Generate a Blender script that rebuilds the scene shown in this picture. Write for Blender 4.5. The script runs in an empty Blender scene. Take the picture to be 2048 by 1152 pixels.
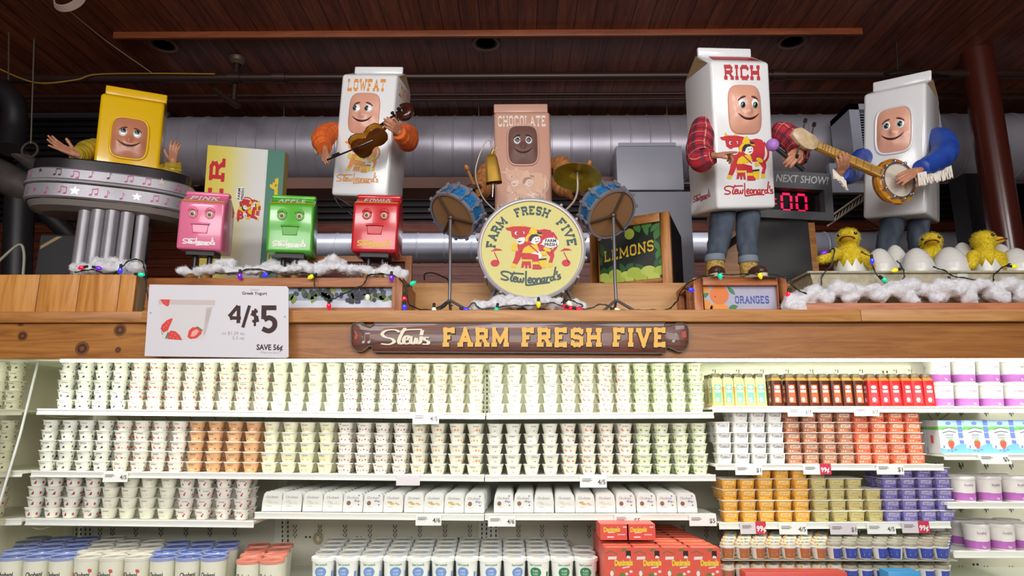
import bpy, bmesh, math, random
from mathutils import Vector, Matrix, Euler, noise
random.seed(7)
SC = bpy.context.scene
COL = SC.collection
R = math.radians
# ---------------------------------------------------------------- camera, world, lights, exposure
FPX, PITCH, YAW = 1300.0, R(11.7), R(0.53)
CAMP = Vector((0, 0, 1.6))
CAMR = Matrix.Rotation(YAW, 3, 'Z') @ Matrix.Rotation(PITCH, 3, 'X')
cam = bpy.data.cameras.new('camera')
cam.sensor_width = 36.0
cam.lens = FPX / 2048 * 36.0
cam.clip_start = 0.05
camo = bpy.data.objects.new('camera', cam)
COL.objects.link(camo)
camo.matrix_world = Matrix.Translation(CAMP) @ (CAMR @ Matrix.Rotation(R(90), 3, 'X')).to_4x4()
SC.camera = camo
w = bpy.data.worlds.new('world')
SC.world = w
w.use_nodes = True
w.node_tree.nodes['Background'].inputs[0].default_value = (1.0, 0.93, 0.9, 1)
w.node_tree.nodes['Background'].inputs[1].default_value = 0.42
SC.view_settings.view_transform = 'Standard'
SC.view_settings.look = 'None'
SC.view_settings.gamma = 1
SC.view_settings.use_curve_mapping = False
SC.view_settings.exposure = 0.0
SC.cycles.diffuse_bounces = 6


def area(name, loc, aim, sx, sy, power, col=(1, 1, 1), spread=180):
    l = bpy.data.lights.new(name, 'AREA')
    l.shape = 'RECTANGLE'
    l.size, l.size_y, l.energy, l.color = sx, sy, power, col
    l.spread = R(spread)
    o = bpy.data.objects.new(name, l)
    COL.objects.link(o)
    o.location = loc
    d = Vector(aim) - Vector(loc)
    o.rotation_euler = d.to_track_quat('-Z', 'Y').to_euler()
    return o


# store lighting: a row of ceiling fixtures, plus a front fill panel
area('store_lamp', (-2.6, -0.9, 4.25), (-1.9, 3.7, 2.5), 1.6, 0.6, 27, (1, .96, .95), 130)
area('store_lamp', (0.3, -0.9, 4.25), (0.2, 3.7, 2.5), 1.6, 0.6, 27, (1, .96, .95), 130)
area('store_lamp', (3.0, -0.9, 4.25), (2.2, 3.7, 2.5), 1.6, 0.6, 27, (1, .96, .95), 130)
area('store_lamp', (0, -2.5, 3.0), (0, 3.6, 2.2), 6.0, 1.4, 150, (1, .97, .96), 150)  # added low fill panel, brightens the cooler fronts; not a ceiling fixture
# cooler: fluorescent strip under the canopy, plus added fill strips
area('cooler_lamp', (-0.6, 3.27, 1.903), (-0.6, 3.7, 1.6), 3.7, 0.06, 3.0, (1, 1, .88))
area('cooler_lamp', (-0.6, 3.74, 1.9), (-0.6, 3.9, 1.3), 3.7, 0.05, 2.6, (1, 1, .85))  # added fill deep in the case, brightens the back panel
area('cooler_lamp', (2.1, 3.74, 1.9), (2.1, 3.95, 1.5), 1.9, 0.05, 3.4, (1, 1, .92))  # same added back-panel fill for the right bay
area('cooler_lamp', (-2.95, 3.3, 1.9), (-2.95, 3.6, 1.3), .8, 0.06, 0.7, (1, 1, .85))  # added fill for the bay beyond the end panel
area('cooler_lamp', (2.1, 3.27, 1.903), (2.1, 3.8, 1.65), 1.7, 0.06, 2.1, (.96, 1, .95))
# added narrow-beam fill under the canopy edge, brightening the lower shelves
area('cooler_lamp', (-0.6, 3.225, 1.904), (-0.6, 3.46, 1.15), 3.7, 0.04, 9, (1, .99, .86), 75)
area('cooler_lamp', (2.1, 3.225, 1.904), (2.1, 3.46, 1.15), 1.9, 0.04, 4.2, (1, .99, .9), 75)
area('duct_lamp', (0, 6.3, 4.1), (0, 7.0, 3.6), 6.0, 0.15, 60, (.9, .95, 1))  # added only to brighten the smaller duct, no fixture there

# ---------------------------------------------------------------- helpers


def U(px, py, Y):
    """world point on the plane y = Y seen at photo pixel (px, py)"""
    d = CAMR @ Vector(((px - 1024) / FPX, 1.0, (576 - py) / FPX))
    return CAMP + d * (Y / d.y)


def H(h):
    h = h.lstrip('#')
    c = [int(h[i:i + 2], 16) / 255 for i in (0, 2, 4)]
    return tuple(x / 12.92 if x <= 0.04045 else ((x + 0.055) / 1.055) ** 2.4 for x in c) + (1,)


MATS = {}


def mat(name, col='#808080', rough=0.5, metal=0.0, emit=None, estr=1.0, coat=0.0, spec=0.5, sub=0.0):
    if name in MATS:
        return MATS[name]
    m = bpy.data.materials.new(name)
    m.use_nodes = True
    b = m.node_tree.nodes['Principled BSDF']
    b.inputs['Base Color'].default_value = H(col)
    b.inputs['Roughness'].default_value = rough
    b.inputs['Metallic'].default_value = metal
    b.inputs['Specular IOR Level'].default_value = spec
    b.inputs['Coat Weight'].default_value = coat
    b.inputs['Coat Roughness'].default_value = 0.06
    if emit:
        b.inputs['Emission Color'].default_value = H(emit)
        b.inputs['Emission Strength'].default_value = estr
    MATS[name] = m
    return m


def nodes_of(m):
    nt = m.node_tree
    return nt, nt.nodes, nt.links, nt.nodes['Principled BSDF']


def ramp(nt, fac, stops):
    r = nt.nodes.new('ShaderNodeValToRGB')
    while len(r.color_ramp.elements) < len(stops):
        r.color_ramp.elements.new(0.5)
    for e, (p, c) in zip(r.color_ramp.elements, stops):
        e.position = p
        e.color = H(c)
    nt.links.new(fac, r.inputs[0])
    return r.outputs[0]


def math_node(nt, op, a, b=None, c=None):
    n = nt.nodes.new('ShaderNodeMath')
    n.operation = op
    for i, x in enumerate((a, b, c)):
        if x is None:
            continue
        if isinstance(x, (int, float)):
            n.inputs[i].default_value = x
        else:
            nt.links.new(x, n.inputs[i])
    return n.outputs[0]


def wood(name, c0, c1, c2, axis='X', scale=1.0, rough=0.45, knots=0.0, planks=None, groove='#1a0d08', bumpy=0.15, coat=0.0):
    """grain stretched along an axis; planks=(axis, width) adds boards with their own tone and dark joints"""
    m = mat(name, c1, rough, coat=coat)
    nt, N, L, b = nodes_of(m)
    tc = N.new('ShaderNodeTexCoord')
    geo = N.new('ShaderNodeNewGeometry')
    mp = N.new('ShaderNodeMapping')
    st = {'X': (1.2, 16, 16), 'Y': (16, 1.2, 16), 'Z': (16, 16, 1.2)}[axis]
    mp.inputs['Scale'].default_value = [s * scale for s in st]
    L.new(geo.outputs['Position'], mp.inputs[0])
    vec = mp.outputs[0]
    if planks:
        sx = N.new('ShaderNodeSeparateXYZ')
        L.new(geo.outputs['Position'], sx.inputs[0])
        q = math_node(nt, 'DIVIDE', sx.outputs[planks[0]], planks[1])
        fl = math_node(nt, 'FLOOR', q)
        fr = math_node(nt, 'FRACT', q)
        wn = N.new('ShaderNodeTexWhiteNoise')
        wn.noise_dimensions = '1D'
        L.new(fl, wn.inputs['W'])
        va = N.new('ShaderNodeVectorMath')
        va.operation = 'ADD'
        L.new(mp.outputs[0], va.inputs[0])
        cx = N.new('ShaderNodeCombineXYZ')
        L.new(math_node(nt, 'MULTIPLY', wn.outputs['Value'], 37.0), cx.inputs[0])
        L.new(math_node(nt, 'MULTIPLY', wn.outputs['Value'], 53.0), cx.inputs[1])
        L.new(cx.outputs[0], va.inputs[1])
        vec = va.outputs[0]
    n1 = N.new('ShaderNodeTexNoise')
    n1.inputs['Scale'].default_value = 1.6
    n1.inputs['Detail'].default_value = 8
    n1.inputs['Roughness'].default_value = 0.62
    n1.inputs['Distortion'].default_value = 1.3
    L.new(vec, n1.inputs['Vector'])
    fac = n1.outputs[0]
    if planks:
        fac = math_node(nt, 'ADD', fac, math_node(nt, 'MULTIPLY', math_node(nt, 'SUBTRACT', wn.outputs['Value'], 0.5), planks[2] if len(planks) > 2 else 0.3))
    out = ramp(nt, fac, [(0.3, c0), (0.5, c1), (0.72, c2)])
    if knots:
        n2 = N.new('ShaderNodeTexVoronoi')
        n2.inputs['Scale'].default_value = 1.0
        mp2 = N.new('ShaderNodeMapping')
        kz = {'X': (2.2, 5, 6), 'Y': (6, 1.6, 6), 'Z': (5, 5, 2)}[axis]
        mp2.inputs['Scale'].default_value = kz
        L.new(geo.outputs['Position'], mp2.inputs[0])
        L.new(mp2.outputs[0], n2.inputs['Vector'])
        k = ramp(nt, n2.outputs['Distance'], [(0.05, '#ffffff'), (knots, '#000000')])
        mx = N.new('ShaderNodeMixRGB')
        L.new(k, mx.inputs[0])
        L.new(out, mx.inputs[1])
        mx.inputs[2].default_value = H(c0)
        out = mx.outputs[0]
    if planks:
        g = math_node(nt, 'LESS_THAN', fr, planks[3] if len(planks) > 3 else 0.035)
        mx = N.new('ShaderNodeMixRGB')
        L.new(g, mx.inputs[0])
        L.new(out, mx.inputs[1])
        mx.inputs[2].default_value = H(groove)
        out = mx.outputs[0]
    L.new(out, b.inputs['Base Color'])
    bp = N.new('ShaderNodeBump')
    bp.inputs['Strength'].default_value = bumpy
    bp.inputs['Distance'].default_value = 0.01
    L.new(n1.outputs[0], bp.inputs['Height'])
    L.new(bp.outputs[0], b.inputs['Normal'])
    return m


def noisy(name, c0, c1, scale=20, rough=0.5, metal=0.0, bump=0.0, detail=4, stretch=None, coat=0.0):
    m = mat(name, c0, rough, metal, coat=coat)
    nt, N, L, b = nodes_of(m)
    geo = N.new('ShaderNodeNewGeometry')
    mp = N.new('ShaderNodeMapping')
    if stretch:
        mp.inputs['Scale'].default_value = stretch
    L.new(geo.outputs['Position'], mp.inputs[0])
    n = N.new('ShaderNodeTexNoise')
    n.inputs['Scale'].default_value = scale
    n.inputs['Detail'].default_value = detail
    L.new(mp.outputs[0], n.inputs['Vector'])
    L.new(ramp(nt, n.outputs[0], [(0.35, c0), (0.65, c1)]), b.inputs['Base Color'])
    if bump:
        bp = N.new('ShaderNodeBump')
        bp.inputs['Strength'].default_value = bump
        bp.inputs['Distance'].default_value = 0.01
        L.new(n.outputs[0], bp.inputs['Height'])
        L.new(bp.outputs[0], b.inputs['Normal'])
    return m


def plaid(name, base, d1, d2, light, n=5.0, bump=0.35):
    """woven check on the sleeve's own UV (u around, v along)"""
    m = mat(name, base, 0.85)
    nt, N, L, b = nodes_of(m)
    uv = N.new('ShaderNodeUVMap')
    sx = N.new('ShaderNodeSeparateXYZ')
    L.new(uv.outputs[0], sx.inputs[0])
    out = None
    prev = None
    rgb = N.new('ShaderNodeRGB')
    rgb.outputs[0].default_value = H(base)
    prev = rgb.outputs[0]
    for o in (0, 1):
        for (lo, hi, c, k) in ((0.0, 0.28, d1, .55), (0.10, 0.16, d2, .85), (0.55, 0.60, light, .75), (0.68, 0.71, d2, .8)):
            f = math_node(nt, 'FRACT', math_node(nt, 'MULTIPLY', sx.outputs[o], n if o == 0 else n * 1.1))
            msk = math_node(nt, 'MULTIPLY', math_node(nt, 'GREATER_THAN', f, lo), math_node(nt, 'LESS_THAN', f, hi))
            mx = N.new('ShaderNodeMixRGB')
            L.new(math_node(nt, 'MULTIPLY', msk, k), mx.inputs[0])
            L.new(prev, mx.inputs[1])
            mx.inputs[2].default_value = H(c)
            prev = mx.outputs[0]
    L.new(prev, b.inputs['Base Color'])
    return m


class MB:
    """collects polygons for one mesh"""

    def __init__(s):
        s.v, s.f, s.m, s.uv = [], [], [], {}
        s.T = None

    def add(s, pts, faces, mi=0, uvs=None):
        o = len(s.v)
        for p in pts:
            p = Vector(p)
            s.v.append(s.T @ p if s.T else p)
        for k, f in enumerate(faces):
            if uvs:
                s.uv[len(s.f)] = [uvs[k][j] for j in range(len(f))]
            s.f.append([i + o for i in f])
            s.m.append(mi)
        return s

    def poly(s, pts, mi=0):
        return s.add(pts, [list(range(len(pts)))], mi)

    def box(s, c, d, mi=0, rot=None):
        c = Vector(c)
        hx, hy, hz = d[0] / 2, d[1] / 2, d[2] / 2
        P = [Vector((x, y, z)) for z in (-hz, hz) for y in (-hy, hy) for x in (-hx, hx)]
        if rot:
            P = [rot @ p for p in P]
        return s.add([c + p for p in P], [(0, 2, 3, 1), (4, 5, 7, 6), (0, 1, 5, 4), (2, 6, 7, 3), (1, 3, 7, 5), (0, 4, 6, 2)], mi)

    def span(s, a, b, mi=0):
        return s.box([(a[i] + b[i]) / 2 for i in range(3)], [abs(b[i] - a[i]) for i in range(3)], mi)

    def tube(s, path, rad, n=10, mi=0, caps=True, up=None, squash=1.0, wob=None):
        P = [Vector(p) for p in path]
        k = len(P)
        if isinstance(rad, (int, float)):
            rad = [rad] * k
        pts, uvs = [], []
        t0 = (P[1] - P[0]).normalized()
        nrm = Vector(up) if up else (Vector((0, 0, 1)) if abs(t0.z) < .9 else Vector((1, 0, 0)))
        dist = 0
        vs = []
        for i in range(k):
            t = (P[min(i + 1, k - 1)] - P[max(i - 1, 0)])
            t = t.normalized() if t.length > 1e-9 else t0
            nrm = (nrm - t * nrm.dot(t))
            nrm = nrm.normalized() if nrm.length > 1e-6 else t.orthogonal().normalized()
            bn = t.cross(nrm)
            if i:
                dist += (P[i] - P[i - 1]).length
            vs.append(dist)
            for j in range(n):
                a = 2 * math.pi * j / n
                r = rad[i]
                if wob:
                    r *= wob(i / (k - 1), a)
                pts.append(P[i] + nrm * (math.cos(a) * r) + bn * (math.sin(a) * r * squash))
        rm = max(1e-6, sum(rad) / k)
        faces, uv = [], []
        for i in range(k - 1):
            for j in range(n):
                a, b2 = i * n + j, i * n + (j + 1) % n
                faces.append((a, b2, b2 + n, a + n))
                u0, u1 = j / n, (j + 1) / n
                v0, v1 = vs[i] / (6.28 * rm), vs[i + 1] / (6.28 * rm)
                uv.append(((u0, v0), (u1, v0), (u1, v1), (u0, v1)))
        if caps:
            faces.append(list(range(n - 1, -1, -1)))
            uv.append([(0, 0)] * n)
            faces.append([(k - 1) * n + j for j in range(n)])
            uv.append([(0, 0)] * n)
        return s.add(pts, faces, mi, uv)

    def lathe(s, prof, n=24, mi=0, M=None, cap0=True, cap1=True, mis=None):
        """prof: (r, z) pairs about local z; M places it"""
        M = M or Matrix.Identity(4)
        pts = [M @ Vector((r * math.cos(2 * math.pi * j / n), r * math.sin(2 * math.pi * j / n), z)) for r, z in prof for j in range(n)]
        for i in range(len(prof) - 1):
            s.add(pts[i * n:(i + 2) * n], [(j, (j + 1) % n, (j + 1) % n + n, j + n) for j in range(n)], mis[i] if mis else mi)
        if cap0:
            s.add(pts[:n], [list(range(n - 1, -1, -1))], mis[0] if mis else mi)
        if cap1:
            s.add(pts[-n:], [list(range(n))], mis[-1] if mis else mi)
        return s

    def ball(s, c, r, n=14, mi=0, M=None):
        """ellipsoid, r scalar or triple; M optional 3x3 rotation"""
        r = (r, r, r) if isinstance(r, (int, float)) else r
        c = Vector(c)
        h = n // 2
        pts = []
        for i in range(h + 1):
            th = math.pi * i / h
            for j in range(n):
                a = 2 * math.pi * j / n
                p = Vector((r[0] * math.sin(th) * math.cos(a), r[1] * math.sin(th) * math.sin(a), r[2] * math.cos(th)))
                pts.append(c + (M @ p if M else p))
        faces = [(i * n + j, (i + 1) * n + j, (i + 1) * n + (j + 1) % n, i * n + (j + 1) % n) for i in range(h) for j in range(n)]
        return s.add(pts, faces, mi)

    def capsule(s, a, b, ra, rb, n=10, mi=0):
        a, b = Vector(a), Vector(b)
        t = (b - a).normalized()
        path, rad = [], []
        for q in (-1, -.85, -.5):
            path.append(a + t * ra * q)
            rad.append(ra * max(.05, math.sqrt(max(0, 1 - q * q))))
        path += [a, b]
        rad += [ra, rb]
        for q in (.5, .85, 1):
            path.append(b + t * rb * q)
            rad.append(rb * max(.05, math.sqrt(max(0, 1 - q * q))))
        return s.tube(path, rad, n, mi)

    def prism(s, outline, y0, y1, f=None, mi=0, mside=None):
        """outline of (u,v); f maps (u,v,w) to 3D, w from y0 to y1"""
        f = f or (lambda u, v, w: (u, w, v))
        n = len(outline)
        pts = [f(u, v, y0) for u, v in outline] + [f(u, v, y1) for u, v in outline]
        s.add(pts, [list(range(n - 1, -1, -1)), list(range(n, 2 * n))], mi)
        s.add(pts, [(i, (i + 1) % n, (i + 1) % n + n, i + n) for i in range(n)], mi if mside is None else mside)
        return s


def origin_of(o):
    p = Vector((0, 0, 0))
    while o:
        p += o.location
        o = o.parent
    return p


def finish(me, smooth, weld=False, bev=None, bseg=2, bang=35):
    bm = bmesh.new()
    bm.from_mesh(me)
    if weld or bev:
        bmesh.ops.remove_doubles(bm, verts=bm.verts, dist=2e-5)
    if bev:
        es = [e for e in bm.edges if len(e.link_faces) == 2 and e.calc_face_angle(0) > R(bang)]
        bmesh.ops.bevel(bm, geom=es, offset=bev, segments=bseg, affect='EDGES', profile=0.5, clamp_overlap=True)
    bmesh.ops.recalc_face_normals(bm, faces=bm.faces) if weld or bev else None
    bm.to_mesh(me)
    bm.free()
    if smooth:
        me.polygons.foreach_set('use_smooth', [True] * len(me.polygons))
        me.set_sharp_from_angle(angle=R(smooth))


def mesh_of(name, mb, mats, org=None, smooth=40, weld=False, bev=None, bseg=2):
    me = bpy.data.meshes.new(name)
    org = org or Vector((0, 0, 0))
    me.from_pydata([p - org for p in mb.v], [], mb.f)
    for m in (mats if isinstance(mats, (list, tuple)) else [mats]):
        me.materials.append(m)
    me.polygons.foreach_set('material_index', mb.m)
    if mb.uv:
        ul = me.uv_layers.new(name='UVMap')
        for p in me.polygons:
            q = mb.uv.get(p.index)
            if q:
                for k, li in enumerate(p.loop_indices):
                    ul.data[li].uv = q[k]
    me.update()
    finish(me, smooth, weld, bev, bseg)
    return me


def link(name, me, parent=None, loc=None):
    o = bpy.data.objects.new(name, me)
    COL.objects.link(o)
    if parent:
        o.parent = parent
    if loc:
        o.location = loc
    return o


def obj(name, mb, mats, parent=None, smooth=40, weld=False, bev=None, bseg=2, label=None):
    """one mesh object; points are given in world space"""
    if parent:
        org = origin_of(parent)
        o = link(name, mesh_of(name, mb, mats, org, smooth, weld, bev, bseg), parent)
    else:
        xs = [p.x for p in mb.v]
        ys = [p.y for p in mb.v]
        org = Vector(((min(xs) + max(xs)) / 2, (min(ys) + max(ys)) / 2, min(p.z for p in mb.v)))
        o = link(name, mesh_of(name, mb, mats, org, smooth, weld, bev, bseg), None, org)
    if label:
        o['label'] = label
    return o


def tag(o, label, cat, group=None, kind=None):
    o['label'] = label
    o['category'] = cat
    if group:
        o['group'] = group
    if kind:
        o['kind'] = kind
    return o


def thing(name, label, cat, loc=(0, 0, 0), group=None):
    o = bpy.data.objects.new(name, None)
    COL.objects.link(o)
    o.location = loc
    o.empty_display_size = 0.05
    return tag(o, label, cat, group)


def struct(name, mb, mats, smooth=40, **k):
    o = obj(name, mb, mats, None, smooth, **k)
    o['kind'] = 'structure'
    return o


def dup(o, loc=None, rotz=None, label=None, group=None, parent=None):
    c = o.copy()
    COL.objects.link(c)
    if parent:
        c.parent = parent
    if loc is not None:
        c.location = loc
    if rotz is not None:
        c.rotation_euler = (0, 0, rotz)
    if label:
        c['label'] = label
    if group:
        c['group'] = group
    for ch in KIDS.get(o.name, []):
        dup(ch, parent=c)
    return c


KIDS = {}


def kids(o):
    """remember a prototype's children so that copying needs no search"""
    KIDS[o.name] = [c for c in bpy.data.objects if c.parent == o]
    for c in KIDS[o.name]:
        kids(c)
    return o


def bake(mb, voxel, smooth_it=4, name='baked'):
    """fuse overlapping shapes into one continuous surface"""
    me = bpy.data.meshes.new(name)
    me.from_pydata(mb.v, [], mb.f)
    o = bpy.data.objects.new(name, me)
    COL.objects.link(o)
    m = o.modifiers.new('r', 'REMESH')
    m.mode = 'VOXEL'
    m.voxel_size = voxel
    if smooth_it:
        s = o.modifiers.new('s', 'SMOOTH')
        s.iterations = smooth_it
        s.factor = 0.5
    dg = bpy.context.evaluated_depsgraph_get()
    ev = o.evaluated_get(dg)
    out = bpy.data.meshes.new_from_object(ev)
    vs = [v.co.copy() for v in out.vertices]
    fs = [list(p.vertices) for p in out.polygons]
    bpy.data.objects.remove(o)
    bpy.data.meshes.remove(me)
    bpy.data.meshes.remove(out)
    r = MB()
    r.add(vs, fs)
    return r


def spline(pts, n=6):
    """Catmull-Rom through points of any dimension"""
    P = [tuple(p) for p in pts]
    if len(P) < 3:
        return P
    out = []
    for i in range(len(P) - 1):
        a, b, c, d = P[max(i - 1, 0)], P[i], P[i + 1], P[min(i + 2, len(P) - 1)]
        for k in range(n):
            t = k / n
            out.append(tuple(0.5 * (2 * b[j] + (c[j] - a[j]) * t + (2 * a[j] - 5 * b[j] + 4 * c[j] - d[j]) * t * t + (3 * b[j] - a[j] - 3 * c[j] + d[j]) * t ** 3) for j in range(len(b))))
    out.append(P[-1])
    return out


def frame3(x, z):
    """3x3 with first axis along x and third near z"""
    x = Vector(x).normalized()
    z = Vector(z)
    z = (z - x * z.dot(x)).normalized()
    y = z.cross(x)
    return Matrix((x, y, z)).transposed()


# ---------------------------------------------------------------- lettering
GL = {
    'A': (.8, [[(0, 0), (.4, 1), (.8, 0)], [(.14, .33), (.66, .33)]]), 'B': (.7, [[(0, 0), (0, 1), (.5, 1), (.64, .88), (.64, .64), (.5, .52), (0, .52)], [(.5, .52), (.7, .4), (.7, .12), (.54, 0), (0, 0)]]),
    'C': (.7, [[(.7, .74), (.7, .86), (.55, 1), (.15, 1), (0, .86), (0, .14), (.15, 0), (.55, 0), (.7, .14), (.7, .26)]]), 'D': (.7, [[(0, 0), (0, 1), (.5, 1), (.7, .82), (.7, .18), (.5, 0), (0, 0)]]),
    'E': (.62, [[(.62, .8), (.62, 1), (0, 1), (0, 0), (.62, 0), (.62, .2)], [(0, .52), (.42, .52)]]), 'F': (.6, [[(.6, .78), (.6, 1), (0, 1), (0, 0)], [(0, .5), (.4, .5)]]),
    'G': (.7, [[(.7, .76), (.7, .86), (.55, 1), (.15, 1), (0, .86), (0, .14), (.15, 0), (.55, 0), (.7, .14), (.7, .42), (.42, .42)]]), 'H': (.74, [[(0, 0), (0, 1)], [(.74, 0), (.74, 1)], [(0, .5), (.74, .5)]]),
    'I': (.12, [[(.06, 0), (.06, 1)]]), 'L': (.6, [[(0, 1), (0, 0), (.6, 0), (.6, .24)]]), 'M': (.95, [[(0, 0), (0, 1), (.475, .25), (.95, 1), (.95, 0)]]), 'N': (.76, [[(0, 0), (0, 1), (.76, 0), (.76, 1)]]),
    'O': (.7, [[(.15, 0), (0, .16), (0, .84), (.15, 1), (.55, 1), (.7, .84), (.7, .16), (.55, 0), (.15, 0)]]), 'P': (.66, [[(0, 0), (0, 1), (.5, 1), (.66, .88), (.66, .6), (.5, .47), (0, .47)]]),
    'R': (.72, [[(0, 0), (0, 1), (.5, 1), (.66, .88), (.66, .62), (.5, .5), (0, .5)], [(.42, .5), (.72, 0)]]), 'S': (.66, [[(.66, .76), (.66, .88), (.52, 1), (.14, 1), (0, .88), (0, .64), (.14, .54), (.52, .47), (.66, .36), (.66, .13), (.52, 0), (.14, 0), (0, .13), (0, .26)]]),
    'T': (.76, [[(0, .76), (0, 1), (.76, 1), (.76, .76)], [(.38, 1), (.38, 0)]]), 'U': (.74, [[(0, 1), (0, .15), (.15, 0), (.59, 0), (.74, .15), (.74, 1)]]), 'V': (.8, [[(0, 1), (.4, 0), (.8, 1)]]),
    'W': (1.1, [[(0, 1), (.28, 0), (.55, .8), (.82, 0), (1.1, 1)]]), 'X': (.7, [[(0, 0), (.7, 1)], [(0, 1), (.7, 0)]]),
    'K': (.72, [[(0, 0), (0, 1)], [(0, .4), (.7, 1)], [(.25, .6), (.72, 0)]]), ' ': (.42, []),
}


def seg_quad(a, b, th, tv, ext):
    a, b = Vector(a), Vector(b)
    d = (b - a)
    L = d.length
    d = d / L
    t = (tv + (th - tv) * abs(d.x) ** 1.5) / 2
    n = Vector((-d.y, d.x)) * t
    e0 = d * (t if ext[0] else 0)
    e1 = d * (t if ext[1] else 0)
    return [a - e0 - n, b + e1 - n, b + e1 + n, a - e0 + n]


def slab_text(txt, th=.2, tv=.14, serif=.34, gap=.2, xs=1.0):
    """quads in unit height space, slab serif capitals; returns (quads, width)"""
    q, x = [], 0.0
    for ch in txt:
        wd, strokes = GL[ch]
        S = lambda p: (x + p[0] * xs, th / 2 + p[1] * (1 - th))
        for st in strokes:
            k = len(st)
            for i in range(k - 1):
                q.append(seg_quad(S(st[i]), S(st[i + 1]), th, tv, (i > 0, i < k - 2)))
            if serif and st[0] != st[-1]:
                for (p, o) in ((st[0], st[1]), (st[-1], st[-2])):
                    if p[1] in (0, 1) and abs(p[1] - o[1]) > .3:
                        c = S(p)
                        q.append([(c[0] - serif * xs * .62, c[1] - th / 2), (c[0] + serif * xs * .62, c[1] - th / 2), (c[0] + serif * xs * .62, c[1] + th / 2), (c[0] - serif * xs * .62, c[1] + th / 2)])
            elif serif and ch in 'DBRP':
                pass
            if serif and ch in 'BDEFLPR' and st is strokes[0]:
                for yy in ((0, 1) if ch in 'BDEFLPR' else ()):
                    c = S((0, yy))
                    q.append([(c[0] - serif * xs * .5, c[1] - th / 2), (c[0] + tv, c[1] - th / 2), (c[0] + tv, c[1] + th / 2), (c[0] - serif * xs * .5, c[1] + th / 2)])
        x += (wd + gap + (serif * .9 if ch != ' ' else 0)) * xs
    return q, x - (gap + serif * .5) * xs


SCRIPT = [
    [(615, 815), (590, 808), (550, 812), (530, 830), (545, 848), (580, 858), (590, 875), (565, 888), (530, 885)],
    [(612, 819), (660, 808), (725, 806)], [(645, 800), (628, 830), (614, 868), (620, 886), (634, 880)],
    [(640, 865), (660, 860), (665, 845), (650, 842), (638, 862), (645, 885), (668, 880)],
    [(675, 845), (674, 870), (680, 884), (694, 880), (702, 852), (704, 876), (712, 884), (722, 876), (728, 845)],
    [(750, 782), (748, 840), (749, 895), (760, 908), (860, 897), (955, 898)],
    [(770, 868), (790, 860), (795, 845), (778, 842), (768, 866), (778, 886), (800, 878)],
    [(818, 845), (806, 865), (816, 885), (832, 875), (832, 852), (818, 845)],
    [(846, 848), (845, 885)], [(845, 872), (854, 855), (868, 847), (876, 860), (875, 886)],
    [(912, 850), (895, 850), (886, 870), (895, 886), (912, 870)], [(914, 846), (913, 880), (922, 886)],
    [(933, 848), (932, 886)], [(933, 870), (944, 850), (958, 850)],
    [(992, 855), (975, 852), (966, 872), (975, 886), (992, 872), (1002, 825), (1012, 770)], [(1008, 790), (996, 860), (1000, 884), (1012, 880)],
    [(1024, 812), (1020, 836)],
    [(1050, 850), (1034, 850), (1032, 862), (1052, 872), (1050, 886), (1028, 886)]]


def ribbon(P, t, sub=4, closed=False):
    """strip polygons of width t along a smooth 2D curve"""
    S = [Vector(p) for p in spline(P, sub)]
    L, Rr = [], []
    for i, p in enumerate(S):
        d = (S[min(i + 1, len(S) - 1)] - S[max(i - 1, 0)])
        d = d.normalized() if d.length > 1e-9 else Vector((1, 0))
        n = Vector((-d.y, d.x)) * t / 2
        e = -d * t * .35 if i == 0 else (d * t * .35 if i == len(S) - 1 else Vector((0, 0)))
        L.append(p + e + n)
        Rr.append(p + e - n)
    return [[Rr[i], Rr[i + 1], L[i + 1], L[i]] for i in range(len(S) - 1)]


def script_text(t=.03, only=None):
    """the store's signature, about one unit wide, centred"""
    q = []
    for i, st in enumerate(SCRIPT):
        if only and i not in only:
            continue
        q += ribbon([((x - 790) / 540, (845 - y) / 540) for x, y in st], t)
    return q


def put(mb, quads, f, mi=0, lay=0.0):
    for i, q in enumerate(quads):
        mb.poly([f(p[0], p[1], lay + 1.5e-5 * (i % 9)) for p in q], mi)
    return mb


def put3(mb, quads, f, d0, d1, mi=0):
    for i, q in enumerate(quads):
        n = len(q)
        e = 6e-5 * (i % 11)
        P = [f(p[0], p[1], d0) for p in q] + [f(p[0], p[1], d1 + e) for p in q]
        mb.add(P, [list(range(n, 2 * n))] + [(i, (i + 1) % n, (i + 1) % n + n, i + n) for i in range(n)], mi)
    return mb


FONTC = {}


def type_text(s, bold=0.0, res=2, shear=0.0):
    """plain lettering as polygons at cap height 1, left aligned at 0; returns (polys, width)"""
    k = (s, bold, res, shear)
    if k in FONTC:
        return FONTC[k]
    cu = bpy.data.curves.new('t', 'FONT')
    cu.body = s
    cu.size = 1.0
    cu.resolution_u = res
    cu.offset = bold
    cu.shear = shear
    o = bpy.data.objects.new('t', cu)
    COL.objects.link(o)
    dg = bpy.context.evaluated_depsgraph_get()
    me = bpy.data.meshes.new_from_object(o.evaluated_get(dg))
    sc = 1 / 0.69
    V = [(v.co.x * sc, v.co.y * sc) for v in me.vertices]
    polys = [[V[i] for i in p.vertices] for p in me.polygons]
    wd = max((v[0] for v in V), default=0)
    bpy.data.objects.remove(o)
    bpy.data.meshes.remove(me)
    FONTC[k] = (polys, wd)
    return FONTC[k]


def plane_map(O, ux, uy, n):
    """(u,v,w) -> O + u*ux + v*uy + w*n"""
    O, ux, uy, n = Vector(O), Vector(ux), Vector(uy), Vector(n)
    return lambda u, v, w=0: O + ux * u + uy * v + n * w


def ell(cx, cy, rx, ry, n=14, rot=0.0):
    c, s = math.cos(rot), math.sin(rot)
    return [(cx + rx * math.cos(2 * math.pi * i / n) * c - ry * math.sin(2 * math.pi * i / n) * s, cy + rx * math.cos(2 * math.pi * i / n) * s + ry * math.sin(2 * math.pi * i / n) * c) for i in range(n)]


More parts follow.
